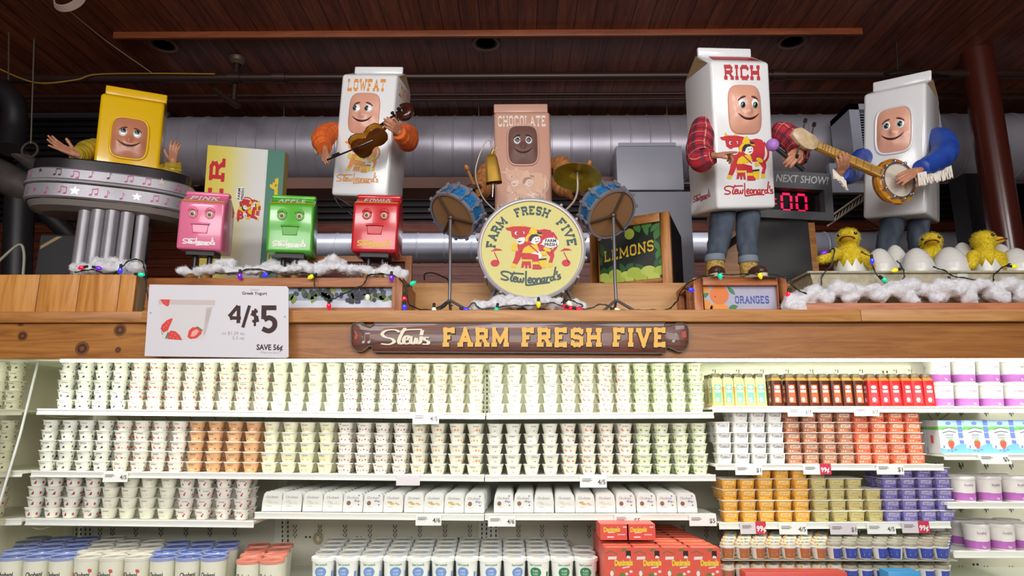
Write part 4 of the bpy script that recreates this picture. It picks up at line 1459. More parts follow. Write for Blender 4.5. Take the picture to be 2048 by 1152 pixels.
def face(t, M, D, cx, cz, a, b_, skin, look=(0, 0), rim=None, lid=None, eoff=0.0, iris=IRIS, brow=BROW, bulge=.02, mo=0.0):
    """moulded face panel with nose and cheeks; eyes, brows and mouth are separate parts"""
    y0 = -D / 2
    NU, NV = 40, 18

    def surf(u, v):
        r = (abs(u) ** 4.2 + abs(v) ** 4.2) ** (1 / 4.2)
        h = bulge * (1 - min(r, 1) ** 3) + .003
        gs = lambda x, y, s: math.exp(-((u - x) ** 2 + (v - y) ** 2 * 1.4) / s)
        h += .016 * gs(eoff * .7, -.13, .03) + .006 * gs(-.68 + mo, -.25, .05) + .006 * gs(.68 + mo, -.25, .05) + .006 * gs(mo, -.62, .08)
        h -= .007 * gs(-.38 + eoff, .2, .035) + .007 * gs(.38 + eoff, .2, .035)
        return M @ Vector((cx + u * a, y0 - h, cz + v * b_))
    mb = MB()
    pts, faces = [], []
    for i in range(NV + 1):
        r = i / NV
        for j in range(NU):
            th = 2 * math.pi * j / NU
            k = (abs(math.cos(th)) ** 4.2 + abs(math.sin(th)) ** 4.2) ** (-1 / 4.2)
            pts.append(surf(math.cos(th) * k * r, math.sin(th) * k * r))
    for i in range(NV):
        for j in range(NU):
            faces.append((i * NU + j, i * NU + (j + 1) % NU, (i + 1) * NU + (j + 1) % NU, (i + 1) * NU + j))
    for j in range(NU):
        th = 2 * math.pi * j / NU
        k = (abs(math.cos(th)) ** 4.2 + abs(math.sin(th)) ** 4.2) ** (-1 / 4.2)
        pts.append(M @ Vector((cx + math.cos(th) * k * a, y0 + .01, cz + math.sin(th) * k * b_)))
    o = (NV + 1) * NU
    for j in range(NU):
        faces.append((NV * NU + j, NV * NU + (j + 1) % NU, o + (j + 1) % NU, o + j))
    mb.add(pts, faces)
    fo = obj('face', mb, skin, t, weld=True, smooth=80)
    if rim:
        ring = []
        for j in range(49):
            th = 2 * math.pi * j / 48
            k = (abs(math.cos(th)) ** 4.2 + abs(math.sin(th)) ** 4.2) ** (-1 / 4.2)
            ring.append(M @ Vector((cx + math.cos(th) * k * (a + .004), y0 - .002, cz + math.sin(th) * k * (b_ + .004))))
        obj('face_rim', MB().tube(ring, .0075, 10, caps=False), rim, t, smooth=80)
    R3 = M.to_3x3()
    for s in (-1, 1):
        u, v = s * .38 + eoff, .2
        c = surf(u, v)
        ea, eb = a * .26, b_ * .225
        e = MB().ball(c + R3 @ Vector((0, .002, 0)), (ea, .014, eb), 20, 0, R3)
        eo = obj('eye', e, EYEW, t, smooth=80)
        lx, lz = look[0] * ea * .8, look[1] * eb * .8
        dep = .014 * math.sqrt(max(.1, 1 - (look[0] * .8) ** 2 - (look[1] * .8) ** 2))
        pc = c + R3 @ Vector((lx, .002 - dep + .0015, lz))
        e = MB().ball(pc, (ea * .56, .004, eb * .56), 16, 0, R3)
        obj('iris', e, iris, eo, smooth=80)
        e = MB().ball(pc + R3 @ Vector((0, -.0025, 0)), (ea * .34, .003, eb * .34), 14, 0, R3)
        obj('pupil', e, PUP, eo, smooth=80)
        e = MB().ball(pc + R3 @ Vector((-ea * .18, -.0055, eb * .2)), (ea * .1, .0015, eb * .1), 8, 0, R3)
        obj('glint', e, EYEW, eo, smooth=80)
        if lid:
            e = MB().ball(pc + R3 @ Vector((0, -.002, 0)), (ea * .74, .005, eb * .16), 14, 0, R3)
            obj('eyelid', e, lid, eo, smooth=80)
        path, rad = [], []
        for k in range(11):
            q = k / 10
            uu = u + s * (-.2 + .44 * q)
            vv = v + .27 - .16 * q ** 2 + .0
            path.append(surf(uu, vv) + R3 @ Vector((0, -.0006, 0)))
            rad.append(.002 + .0045 * math.sin(math.pi * min(1, q * .8 + .1)))
        obj('brow', MB().tube(path, rad, 8), brow, t, smooth=80)
    path, rad = [], []
    for k in range(17):
        q = k / 16 * 2 - 1
        path.append(surf(q * .64 + mo, -.2 - .23 * (1 - q * q)) + R3 @ Vector((0, -.0002, 0)))
        rad.append(.0014 + .0055 * (1 - q * q))
    obj('mouth', MB().tube(path, rad, 8), LIP, t, smooth=80)
    return fo


def hand(t, wrist, dirn, palm, L, curls, spread, side, m, thumb=(.6, .5), label=None):
    """palm, five separate bent fingers; fused into one skin"""
    e1 = Vector(dirn).normalized()
    e3 = Vector(palm)
    e3 = (e3 - e1 * e3.dot(e1)).normalized()
    e2 = e3.cross(e1) * side
    wv = Vector(wrist)
    X = lambda a, b, c: wv + (e1 * a + e2 * b + e3 * c) * L
    mb = MB()
    lat = [.15, .052, -.046, -.138]
    ln = [.44, .5, .46, .37]
    top = [.47, .5, .48, .44]
    for i in range(4):
        mb.capsule(X(.02, lat[i] * .55, 0), X(top[i] - .03, lat[i], 0), .085 * L, .066 * L)
        p = X(top[i], lat[i], 0)
        an = 0.0
        sp = spread * (lat[i] * 3.2)
        d0 = (e1 * math.cos(sp) + e2 * math.sin(sp))
        r0 = (.062 - .006 * (i == 3)) * L
        for k, fr in enumerate((.44, .31, .25)):
            an += curls[i + 1] * (.85, 1.1, .8)[k]
            d = d0 * math.cos(an) + e3 * math.sin(an)
            q = p + d * (ln[i] * fr * L)
            mb.capsule(p, q, r0 * (1 - .1 * k), r0 * (1 - .1 * (k + 1)))
            p = q
    mb.capsule(X(-.12, 0, 0), X(.08, 0, 0), .115 * L, .13 * L)
    p = X(.1, .1, .02)
    an, cu = thumb
    d = e1 * math.cos(an + .2) + e2 * math.sin(an + .2) + e3 * .15
    q = p + d.normalized() * .2 * L
    mb.capsule(p, q, .085 * L, .068 * L)
    for k, ll in enumerate((.17, .14)):
        a2 = an - cu * (k + 1) * .5
        d = (e1 * math.cos(a2) + e2 * math.sin(a2) + e3 * (.2 + cu * .35 * (k + 1))).normalized()
        r = q + d * ll * L
        mb.capsule(q, r, .066 * L, .054 * L)
        q = r
    o = obj('hand', bake(mb, L * .022, 3), m, t, smooth=80)
    if label:
        o['label'] = label
    return o


def sleeve(t, pts, m, cuff=None, n=26, folds=9, amp=.05, seed=1, name='sleeve', cuff_m=None):
    """pts: (px, py, Y, radius in metres)"""
    W4 = [tuple(U(p[0], p[1], p[2])) + (p[3],) for p in pts]
    S = spline(W4, 9)
    wob = lambda q, a: 1 + amp * math.sin(q * folds * 6.28 + 1.6 * math.sin(a + seed) + seed) * (.55 + .45 * math.sin(a * 2 + seed + q * 5)) + amp * .7 * noise.noise(Vector((q * 9, math.cos(a) * 1.4 + seed, math.sin(a) * 1.4)))
    b = MB().tube([p[:3] for p in S], [p[3] for p in S], n, wob=wob)
    o = obj(name, b, m, t, smooth=80)
    if cuff:
        a, c = Vector(S[-1][:3]), Vector(S[-3][:3])
        r = S[-1][3]
        d = (a - c).normalized()
        k = MB().tube([a - d * cuff, a - d * cuff * .5, a + d * .004], [r * 1.06, r * 1.12, r * 1.04], n)
        obj('cuff', k, cuff_m or m, o, smooth=60)
    return o


def legs(t, specs, m=DENIM, turn=0.0):
    """jeans leg plus boot; spec: list of (px,py,Y,r), foot yaw"""
    for pts, yaw, foot in specs:
        W4 = [tuple(U(p[0], p[1], p[2])) + (p[3],) for p in pts]
        S = spline(W4, 9)
        wob = lambda q, a: 1 + .07 * math.sin(q * 40 + 2 * math.sin(a)) * (q ** 1.5) + .05 * noise.noise(Vector((q * 8, math.cos(a) * 2, math.sin(a) * 2)))
        lo = obj('leg', MB().tube([p[:3] for p in S], [p[3] for p in S], 22, wob=wob), m, t, smooth=80)
        a = Vector(S[-1][:3])
        r = S[-1][3]
        obj('turned_cuff', MB().tube([a + Vector((0, 0, .035)), a + Vector((0, 0, .002)), a - Vector((0, 0, .004))], [r * 1.08, r * 1.16, r * 1.05], 22), mat('denim_cuff', '#78828c', .85), lo, smooth=60)
        if foot is None:
            continue
        zf = foot
        Mx = Matrix.Translation((a.x, a.y, zf)) @ Matrix.Rotation(R(yaw), 4, 'Z')
        bo = MB()
        bo.T = Mx
        hgt = a.z - zf
        bo.tube([(0, .0, hgt), (0, .0, hgt * .55), (0, -.01, .02)], [r * 1.0, r * 1.02, r * 1.12], 18)
        so = obj('boot', bo, SUEDE, t, smooth=80)
        bo = MB()
        bo.T = Mx
        bo.ball((0, -.075, .034), (.045, .062, .036), 18)
        obj('toe_cap', bo, LEATHER, so, smooth=80)
        bo = MB()
        bo.T = Mx
        bo.prism([(math.cos(k / 20 * 6.283) * .05, -.04 + math.sin(k / 20 * 6.283) * (.105 if math.sin(k / 20 * 6.283) < 0 else .085)) for k in range(20)], 0, .018, lambda u, v, w: (u, v, w))
        obj('sole', bo, SOLE, so)
        bo = MB()
        bo.T = Mx
        for k in range(4):
            z = .04 + k * .02
            bo.tube([(-.024, -.046 + k * .012 - .01, z), (0, -.062 + k * .014 - .012, z + .008), (.024, -.046 + k * .012 - .01, z)], .004, 6)
        obj('laces', bo, mat('lace_cream', '#d8c69a', .7), so)


def front_map(M, D, off=.0012):
    return lambda u, v, w=0: M @ Vector((u, -D / 2 - off - w, v))


def slab_on(b, txt, f, cx, cz, wd, hh, th=.22, tv=.15, serif=.34, mi=0, w=0.0):
    Q, q = slab_text(txt, th, tv, serif, .2)
    for i, qd in enumerate(Q):
        b.poly([f(cx - wd / 2 + p[0] / q * wd, cz - hh / 2 + p[1] * hh, w + 2e-5 * (i % 9)) for p in qd], mi)
    return b


def script_on(b, f, cx, cz, wd, mi=0, t=.045, w=0.0):
    for i, qd in enumerate(script_text(t)):
        b.poly([f(cx + p[0] * wd, cz + p[1] * wd, w + 2e-5 * (i % 11)) for p in qd], mi)
    return b


# --- RICH
M = carton_matrix(1.254, 3.65, 2.804, 10.3, 10.1, -4.2)
W, Hh, D = .357, .824, .348
t = thing('carton_figure', 'tall white RICH milk carton figure in red plaid sleeves holding a microphone', 'carton figure', (1.254, 3.65, ZO))
carton(t, M, W, Hh, D, .105, .04, WHITE, fin_w=.94)
face(t, M, D, .012, .555, .1, .14, SKIN, (0, -.38), eoff=.1, mo=.05, bulge=.03)
f = front_map(M, D)
b = slab_on(MB(), 'RICH', f, .01, .765, .205, .085, .26, .2, .3)
obj('lettering', b, mat('print_red', '#b5202c', .4), t)
obj('signature', script_on(MB(), f, .012, .105, .3, 0, .026), mat('print_red', '#b5202c', .4), t)

b = MB()
crest(b, lambda u, v, w: f(u + .0, v + .29, w), .29)
obj('crest', b, CRESTM, t)
b = MB()
fs = lambda u, v, w=0: M @ Vector((-W / 2 - .0012 - w, .01 - u, v))
obj('side_signature', script_on(b, fs, -.0, .1, .22, 0, .024), mat('print_red', '#b5202c'), t)
b = MB()
fr = lambda u, v, w=0: M @ (Vector((u, -D / 2, Hh)) + Vector((0, D / 2, .105)) * v + Vector((0, -.8, .6)) * (.002 + w))
b.poly([fr(-.14, .25), fr(.15, .25), fr(.12, .72), fr(-.125, .72)])
obj('roof_print', b, mat('print_red', '#b5202c'), t)
PLRED = plaid('red_plaid', '#b3202d', '#571a2e', '#2a2440', '#d8b3a0', 4)
sleeve(t, [(1412, 262, 3.52, .03), (1404, 252, 3.47, .055), (1402, 275, 3.42, .072), (1398, 305, 3.36, .070), (1403, 320, 3.31, .066), (1415, 316, 3.28, .052), (1426, 312, 3.26, .04)], PLRED, .04, seed=2)
hand(t, U(1424, 312, 3.25), U(1458, 305, 3.2) - U(1424, 312, 3.25), (-.1, .5, -.8), .15, (0, .06, .75, .85, .9), .25, 1, SKIN2, (.35, .4))
sleeve(t, [(1548, 262, 3.56, .05), (1566, 268, 3.53, .068), (1586, 282, 3.5, .066), (1597, 300, 3.46, .06), (1598, 313, 3.42, .052), (1593, 314, 3.38, .043)], PLRED, .035, seed=4)
hand(t, U(1599, 303, 3.33), U(1578, 318, 3.23) - U(1599, 303, 3.33), (-.5, .6, -.55), .165, (0, .42, .46, .5, .55), .25, -1, SKIN2, (.5, .6))
legs(t, [([(1447, 425, 3.62, .072), (1440, 470, 3.58, .064), (1430, 523, 3.5, .049)], -14, ZO), ([(1497, 428, 3.62, .068), (1494, 470, 3.58, .06), (1497, 526, 3.5, .048)], 14, ZO)])
m0, m1, mb_ = U(1545, 290, 3.27), U(1553, 297, 3.28), U(1607, 340, 3.31)
t = thing('microphone', 'black microphone with a purple foam ball in the hand of the RICH carton', 'microphone', m1)
obj('foam_ball', MB().ball(m0, .034, 24), noisy('foam_purple', '#a06fc4', '#b483d4', 90, .6), t, smooth=80)
obj('handle', MB().tube([m1, m1.lerp(mb_, .5), mb_], [.0125, .0135, .0125], 14), mat('mic_black', '#18181b', .35), t)

# --- LOWFAT
M = carton_matrix(-.997, 4.1, 3.035, -6.8, 5.6, 4.4)
W, Hh, D = .376, .806, .325
t = thing('carton_figure', 'white LOWFAT milk carton figure in orange sleeves playing a violin', 'carton figure', (-.997, 4.1, ZD))
carton(t, M, W, Hh, D, .085, .04, WHITE, fin_w=.9)
face(t, M, D, -.012, .545, .104, .137, SKIN, (-.55, 0), eoff=-.05, mo=-.04)
f = front_map(M, D)
ORA = mat('print_orange', '#dd8d22', .4)
b = slab_on(MB(), 'LOWFAT', f, -.01, .735, .25, .083, .25, .12, .36)
obj('signature', script_on(MB(), f, -.02, .115, .285, 0, .022), ORA, t)
obj('lettering', b, ORA, t)
b = MB()
fs = lambda u, v, w=0: M @ Vector((W / 2 + .0012 + w, u, v))
slab_on(b, 'LOWFAT', fs, .0, .735, .2, .083, .2, .1, .3)
obj('lettering', b, ORA, t)
b = MB()
crest(b, lambda u, v, w: f(u - .005, v + .265, w), .24)
obj('crest', b, [ORA, mat('print_yellow', '#dcc22c', .4), WHI, mat('print_umber', '#7a4a1a', .4)], t)
PLOR = plaid('orange_plaid', '#d8631f', '#c9561a', '#b54a16', '#e57a35', 6)
sleeve(t, [(678, 258, 4.0, .04), (664, 262, 3.95, .058), (650, 272, 3.88, .07), (644, 284, 3.82, .062), (649, 296, 3.78, .045)], PLOR, .03, seed=3, amp=.06)
hand(t, U(650, 297, 3.77), U(651, 322, 3.72) - U(650, 297, 3.77), (.5, .8, 0), .125, (0, .3, .35, .3, .25), .3, 1, SKIN2, (.65, .3))
sleeve(t, [(806, 262, 4.05, .05), (818, 268, 3.98, .058), (816, 284, 3.84, .062), (808, 278, 3.73, .05), (799, 267, 3.66, .04)], PLOR, .03, seed=6, amp=.06)
hand(t, U(800, 266, 3.66), U(776, 245, 3.54) - U(800, 266, 3.66), (-.6, .55, .5), .15, (0, .5, .55, .6, .6), .25, 1, SKIN2, (.5, .3))
b = MB()
for c, dd in ((U(634, 300, 3.85), .035), (U(823, 285, 3.85), .04)):
    b.ball(c, (.018, .03, dd), 12)
obj('cuff_lining', b, mat('lining_cream', '#cbbd98', .8), t, smooth=80)
legs(t, [([(728, 398, 4.1, .06), (728, 450, 4.1, .055), (728, 560, 4.1, .05), (728, 605, 4.1, .05)], 0, ZD), ([(768, 398, 4.1, .06), (768, 450, 4.1, .055), (768, 560, 4.1, .05), (768, 605, 4.1, .05)], 0, ZD)])
# violin
va, vb, vc = U(708, 301, 3.66), U(768, 259, 3.62), U(800, 229, 3.6)
ax = (vb - va).normalized()
Fm = frame3(ax, (-.45, .35, .8))
e1, e2, e3 = Fm.col[0], Fm.col[1], Fm.col[2]
t = thing('violin', 'glossy brown violin held by the LOWFAT carton figure', 'violin', va)
VW = noisy('violin_varnish', '#5a2f12', '#7d4a1c', 8, .16, 0, 0, coat=.6)
VR = noisy('violin_rib_gold', '#a86f1e', '#c48a2c', 8, .18, .25, 0, coat=.6)
Lb = (vb - va).length
prof = [(0, .0), (.02, .3), (.08, .44), (.2, .5), (.34, .45), (.42, .34), (.5, .31), (.58, .34), (.64, .4), (.76, .42), (.9, .36), (.97, .22), (1.0, .1)]
hwid = .16
out = [(u * Lb, v * hwid) for u, v in prof] + [(u * Lb, -v * hwid) for u, v in reversed(prof)]
fv = lambda u, v, w: va + e1 * u + e2 * v + e3 * w
obj('ribs', MB().prism(out, -.02, .02, fv), VR, t)
o2 = [(Lb / 2 + (u - Lb / 2) * 1.03, v * 1.06) for u, v in out]
obj('back', MB().prism(o2, -.026, -.02, fv), VW, t, bev=.003)
obj('top', MB().prism(o2, .02, .026, fv), VW, t, bev=.003)
obj('neck', MB().tube([va + e1 * Lb * .98 + e3 * .012, vb.lerp(vc, .5) + e3 * .012, vc + e3 * .008], [.018, .014, .014], 12), VW, t)
obj('fingerboard', MB().box(va + e1 * (Lb * 1.0) + e3 * .04, (.2, .03, .01), 0, Fm), BLACK, t, bev=.003)
sp = []
for k in range(26):
    q = k / 25
    an = q * 3.6 * math.pi
    rr = .042 * (1 - q * .75)
    sp.append(vc + e1 * (.028 + math.sin(an) * rr) + e3 * (math.cos(an) * rr - .01) + e2 * 0)
obj('scroll', MB().tube(sp, [.03 - .012 * k / 25 for k in range(26)], 12, squash=1.0), mat('violin_dark', '#3a1c10', .2, coat=.6), t, smooth=80)
for k in range(4):
    c = vc + e1 * (-.03 + .022 * k) + e2 * (.0)
    s = 1 if k % 2 else -1
    obj('peg', MB().tube([c - e2 * .03 * s, c + e2 * .03 * s, c + e2 * .045 * s], [.006, .006, .012], 8), BLACK, t)
obj('chin_rest', MB().ball(va + e1 * .07 + e3 * .04 - e2 * .0, (.045, .04, .014), 14, 0, Fm), BLACK, t, smooth=80)
obj('bridge', MB().box(va + e1 * Lb * .45 + e3 * .045, (.006, .05, .04), 0, Fm), mat('maple', '#c79a5a', .4), t)
b0, b1 = U(654, 320, 3.68), U(745, 283, 3.55)
t = thing('violin_bow', 'thin dark violin bow in the other hand of the LOWFAT carton', 'bow', b0)
obj('stick', MB().tube([b0, b1], [.006, .004], 8), mat('bow_dark', '#2a1a14', .3), t)
obj('hair', MB().tube([b0 + Vector((.05, 0, .018)), b1 + Vector((0, 0, .008))], .0025, 6), mat('bow_hair', '#cfc8ba', .6), t)
obj('frog', MB().box(b0.lerp(b1, .2) + Vector((0, 0, .009)), (.05, .012, .016), 0, frame3(b1 - b0, (0, 0, 1))), BLACK, t)

# --- CHOCOLATE
M = carton_matrix(.04, 4.2, 2.6, 1.6, .3, -.9)
W, Hh, D = .376, 1.035, .34
CHOC = mat('gloss_cocoa', '#c79a86', .18, coat=.3)
t = thing('carton_figure', 'pinkish brown CHOCOLATE carton figure playing the drums', 'carton figure', (.04, 4.2, ZR))
carton(t, M, W, Hh, D, .09, .055, CHOC, fin_w=1.0, tm=CHOC)
face(t, M, D, .003, .80, .098, .136, mat('cocoa_skin', '#6b4a42', .55), (0, 0), rim=CHOC, lid=mat('cocoa_lid', '#7a5a50', .3), iris=PUP, brow=mat('brow_dark', '#2f1c17', .5))
f = front_map(M, D)
b = slab_on(MB(), 'CHOCOLATE', f, 0, .972, .315, .078, .2, .13, .28)
obj('lettering', b, mat('print_cream', '#e0d6cd', .4), t)
b = MB()
crest(b, lambda u, v, w: f(u + .01, v + .50, w), .31)
obj('crest', b, [mat('crest_tan', '#cfa487', .4), mat('crest_pale', '#d6ad8f', .4), mat('crest_cream', '#dcc4b6', .4), mat('crest_brown', '#a07563', .4)], t)
obj('plinth', MB().span((-.12, 4.08, ZR), (.2, 4.28, 2.62)), BLACK, t)
FUR = noisy('brown_fleece', '#8a5426', '#b57a42', 45, .9, 0, .6)
COCO = mat('cocoa_hand', '#4d342c', .45)
sleeve(t, [(992, 330, 4.15, .04), (976, 340, 4.08, .055), (968, 362, 4.0, .065), (966, 378, 3.92, .058), (958, 376, 3.86, .042)], FUR, .03, seed=5, amp=.09)
hand(t, U(960, 374, 3.86), U(938, 370, 3.82) - U(960, 374, 3.86), (-.1, .3, -.9), .14, (0, .7, .75, .8, .8), .12, -1, COCO, (.4, .5))
sleeve(t, [(1104, 335, 4.15, .05), (1122, 330, 4.08, .06), (1128, 350, 4.0, .062), (1122, 372, 3.92, .055), (1136, 380, 3.86, .048), (1148, 386, 3.82, .042)], FUR, .03, seed=8, amp=.09)
hand(t, U(1148, 385, 3.82), U(1172, 383, 3.78) - U(1148, 385, 3.82), (.1, .3, -.9), .14, (0, .7, .75, .8, .8), .12, 1, COCO, (.4, .5))
STICK = mat('drumstick_wood', '#a8703e', .45)
for a, c, lab in (((932, 332, 3.76), (958, 392, 3.86), 'wooden drumstick in the CHOCOLATE carton hand beside the cowbell'), ((1180, 323, 3.74), (1160, 392, 3.83), 'wooden drumstick in the CHOCOLATE carton hand behind the cymbal')):
    a, c = U(*a), U(*c)
    t = thing('drumstick', lab, 'drumstick', c, None)
    d = (c - a).normalized()
    obj('shaft', MB().tube([a + d * .03, c], [.009, .012], 10), STICK, t)
    obj('tip', MB().ball(a + d * .012, (.016, .016, .022), 12, 0, d.to_track_quat('Z', 'Y').to_matrix()), STICK, t, smooth=80)

# --- plain white with banjo
M = carton_matrix(2.39, 3.9, 2.827, -43.2, 2.7, 6.7)
W, Hh, D = .34, .792, .372
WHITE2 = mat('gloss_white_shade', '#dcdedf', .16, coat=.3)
t = thing('carton_figure', 'plain white carton figure without lettering playing a banjo, in blue fringed sleeves', 'carton figure', (2.39, 3.9, ZD))
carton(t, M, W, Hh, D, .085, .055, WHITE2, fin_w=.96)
face(t, M, D, .0, .53, .095, .14, SKIN, (.05, -.05), rim=WHITE2, eoff=.02)
BLUE = noisy('blue_satin', '#1d3f96', '#2850ae', 7, .5, 0, .2)
FRI = mat('fringe_cream', '#d9d2c6', .8)
sleeve(t, [(1868, 272, 3.72, .045), (1880, 276, 3.66, .062), (1890, 292, 3.58, .068), (1886, 312, 3.5, .064), (1864, 328, 3.42, .056), (1842, 337, 3.36, .045)], BLUE, None, seed=2, amp=.05)
hand(t, U(1836, 342, 3.35), U(1798, 356, 3.31) - U(1836, 342, 3.35), (0, .9, -.3), .155, (0, .28, .3, .33, .3), .3, -1, SKIN2, (.85, .2))
sleeve(t, [(1738, 310, 3.9, .05), (1722, 318, 3.82, .06), (1708, 338, 3.66, .062), (1695, 350, 3.52, .054), (1683, 346, 3.40, .042)], BLUE, None, seed=7, amp=.05)
hand(t, U(1682, 345, 3.38), U(1686, 316, 3.27) - U(1682, 345, 3.38), (.25, .9, .3), .14, (0, .3, .34, .36, .4), .25, 1, SKIN2, (.5, .5))
rg = random.Random(11)
b = MB()
for k in range(60):
    q = k / 59
    a = U(1836 + q * 66, 350 - q * 16, 3.31 + .16 * q)
    b.tube([a + Vector((0, 0, .01)), a + Vector((rg.uniform(-.004, .004), 0, -.02)), a + Vector((rg.uniform(-.008, .008), rg.uniform(-.005, .005), -.055 - rg.uniform(0, .014)))], .0034, 5)
for k in range(44):
    q = k / 43
    a = U(1666 + q * 26, 342 + q * 24 - 4 * math.sin(q * 3), 3.36 + .05 * q)
    b.tube([a + Vector((0, 0, .01)), a + Vector((0, 0, -.02)), a + Vector((rg.uniform(-.008, .01), rg.uniform(-.005, .005), -.045))], .0028, 5)
obj('fringe', b, FRI, t)
legs(t, [([(1784, 440, 3.86, .068), (1782, 462, 3.86, .066), (1774, 490, 3.86, .06), (1771, 540, 3.86, .052), (1771, 613, 3.86, .05)], 0, ZD), ([(1838, 432, 3.86, .062), (1836, 462, 3.86, .06), (1838, 490, 3.86, .058), (1842, 540, 3.86, .052), (1842, 613, 3.86, .05)], 0, ZD)])
# banjo
bc = U(1793, 362, 3.42)
tip = U(1600, 276, 3.27)
ax = (tip - bc).normalized()
nb = Vector((-.32, -.85, .12))
Fm = frame3(ax, nb)
e1, e2, e3 = Fm.col[0], Fm.col[1], Fm.col[2]
t = thing('banjo', 'banjo with amber rim, pale drum head and long neck, held by the plain white carton', 'banjo', bc)
Mb = Matrix.Translation(bc) @ Fm.to_4x4()
AMB = noisy('banjo_amber', '#a4671a', '#c98d2c', 6, .2, 0, 0, coat=.5)
obj('resonator', MB().lathe([(.0, -.05), (.115, -.05), (.13, -.02), (.128, .0), (.1, .004)], 48, 0, Mb), AMB, t)
obj('tension_hoop', MB().lathe([(.094, .0), (.103, .0), (.103, .02), (.094, .02), (.094, .0)], 48, 0, Mb, False, False), CHROME, t)
obj('drum_head', MB().lathe([(.0, .012), (.0945, .012)], 48, 0, Mb, False, False), noisy('banjo_skin', '#c9bfae', '#d6cdbd', 9, .6), t)
for k in range(10):
    an = k / 10 * 6.283 + .2
    c = Mb @ Vector((math.cos(an) * .108, math.sin(an) * .108, .012))
    obj('bracket', MB().capsule(c - e3 * .012, c + e3 * .012, .009, .009, 8), CHROME, t, smooth=80)
Ln = (tip - bc).length
nk = lambda u, v, w: Mb @ Vector((u, v, w))
obj('neck', MB().prism([(.095, -.026), (Ln * .83, -.02), (Ln * .83, .02), (.095, .026)], -.02, .018, nk), wood('banjo_neck', '#a8742c', '#c99a4a', '#d8b068', 'X', 2.0, .35), t, bev=.004)
b = MB()
for k in range(12):
    u = .12 + (Ln * .82 - .12) * (1 - .5 ** (k / 5.2)) / .81
    b.poly([nk(u, -.021, .019), nk(u + .003, -.021, .019), nk(u + .003, .021, .019), nk(u, .021, .019)])
obj('frets', b, mat('fret_dark', '#6b5020', .4, .3), t)
b = MB()
for v in (-.012, -.004, .004, .012):
    b.tube([nk(-.06, v, .024), nk(Ln * .84, v, .022)], .0007, 4)
obj('strings', b, CHROME, t)
hs = [(Ln * .83, -.018), (Ln * .87, -.042), (Ln * .93, -.046), (Ln * 1.02, -.056), (Ln * 1.08, -.03), (Ln * 1.09, .006), (Ln * 1.03, .03), (Ln * .95, .05), (Ln * .87, .042), (Ln * .83, .018)]
obj('headstock', MB().prism(hs, -.012, .014, nk), noisy('headstock_pearl', '#cdbb92', '#b79a7c', 28, .3), t, bev=.004)
PEG = mat('peg_dark', '#2a2422', .3, .4)
for u, s in ((.9, 1), (.99, 1), (.9, -1), (.99, -1)):
    b = MB().tube([nk(Ln * u, s * -.035, 0), nk(Ln * u, s * -.105, 0)], .004, 6)
    b.box(nk(Ln * u, s * -.11, 0), (.016, .022, .012), 0, Fm)
    obj('peg', b, PEG, t)
b = MB().box(nk(-.05, 0, .02), (.008, .06, .016), 0, Fm)
obj('bridge', b, mat('maple', '#c79a5a'), t)

# --- yellow
M = carton_matrix(-2.539, 4.0, 2.9, 26.0, -.5, -1.4)
W, Hh, D = .361, .752, .34
YELC = mat('gloss_yellow', '#e6b80f', .14, coat=.4)
t = thing('carton_figure', 'yellow carton figure behind the silver podium, arms spread', 'carton figure', (-2.539, 4.0, ZL))
carton(t, M, W, Hh, D, .09, .05, YELC, fin_w=1.0, tm=YELC)
face(t, M, D, .0, .475, .1, .135, mat('painted_skin_warm', '#bd7b5c', .35, coat=.15), (0, .42), rim=YELC, eoff=.03)
obj('plinth', MB().span((-2.65, 3.95, ZL), (-2.43, 4.12, 2.92)), BLACK, t)
GOLD = noisy('yellow_satin', '#a8902a', '#cdb545', 10, .28, .15, .3)
sleeve(t, [(206, 296, 4.02, .05), (192, 297, 3.96, .062), (174, 300, 3.86, .06), (160, 310, 3.78, .055), (152, 309, 3.74, .042)], GOLD, .03, seed=1, amp=.08)
hand(t, U(150, 308, 3.73), U(105, 287, 3.66) - U(150, 308, 3.73), (.25, -.8, .6), .165, (0, .12, .2, .18, .05), .55, -1, SKIN2, (.7, .2))
sleeve(t, [(322, 340, 4.02, .05), (330, 352, 3.94, .06), (342, 350, 3.88, .058), (347, 338, 3.86, .05), (346, 326, 3.84, .042)], GOLD, .03, seed=9, amp=.08)
hand(t, U(346, 325, 3.84), U(348, 290, 3.78) - U(346, 325, 3.84), (0, .8, .1), .15, (0, .3, .45, .4, .25), .45, -1, SKIN2, (1.0, .3))

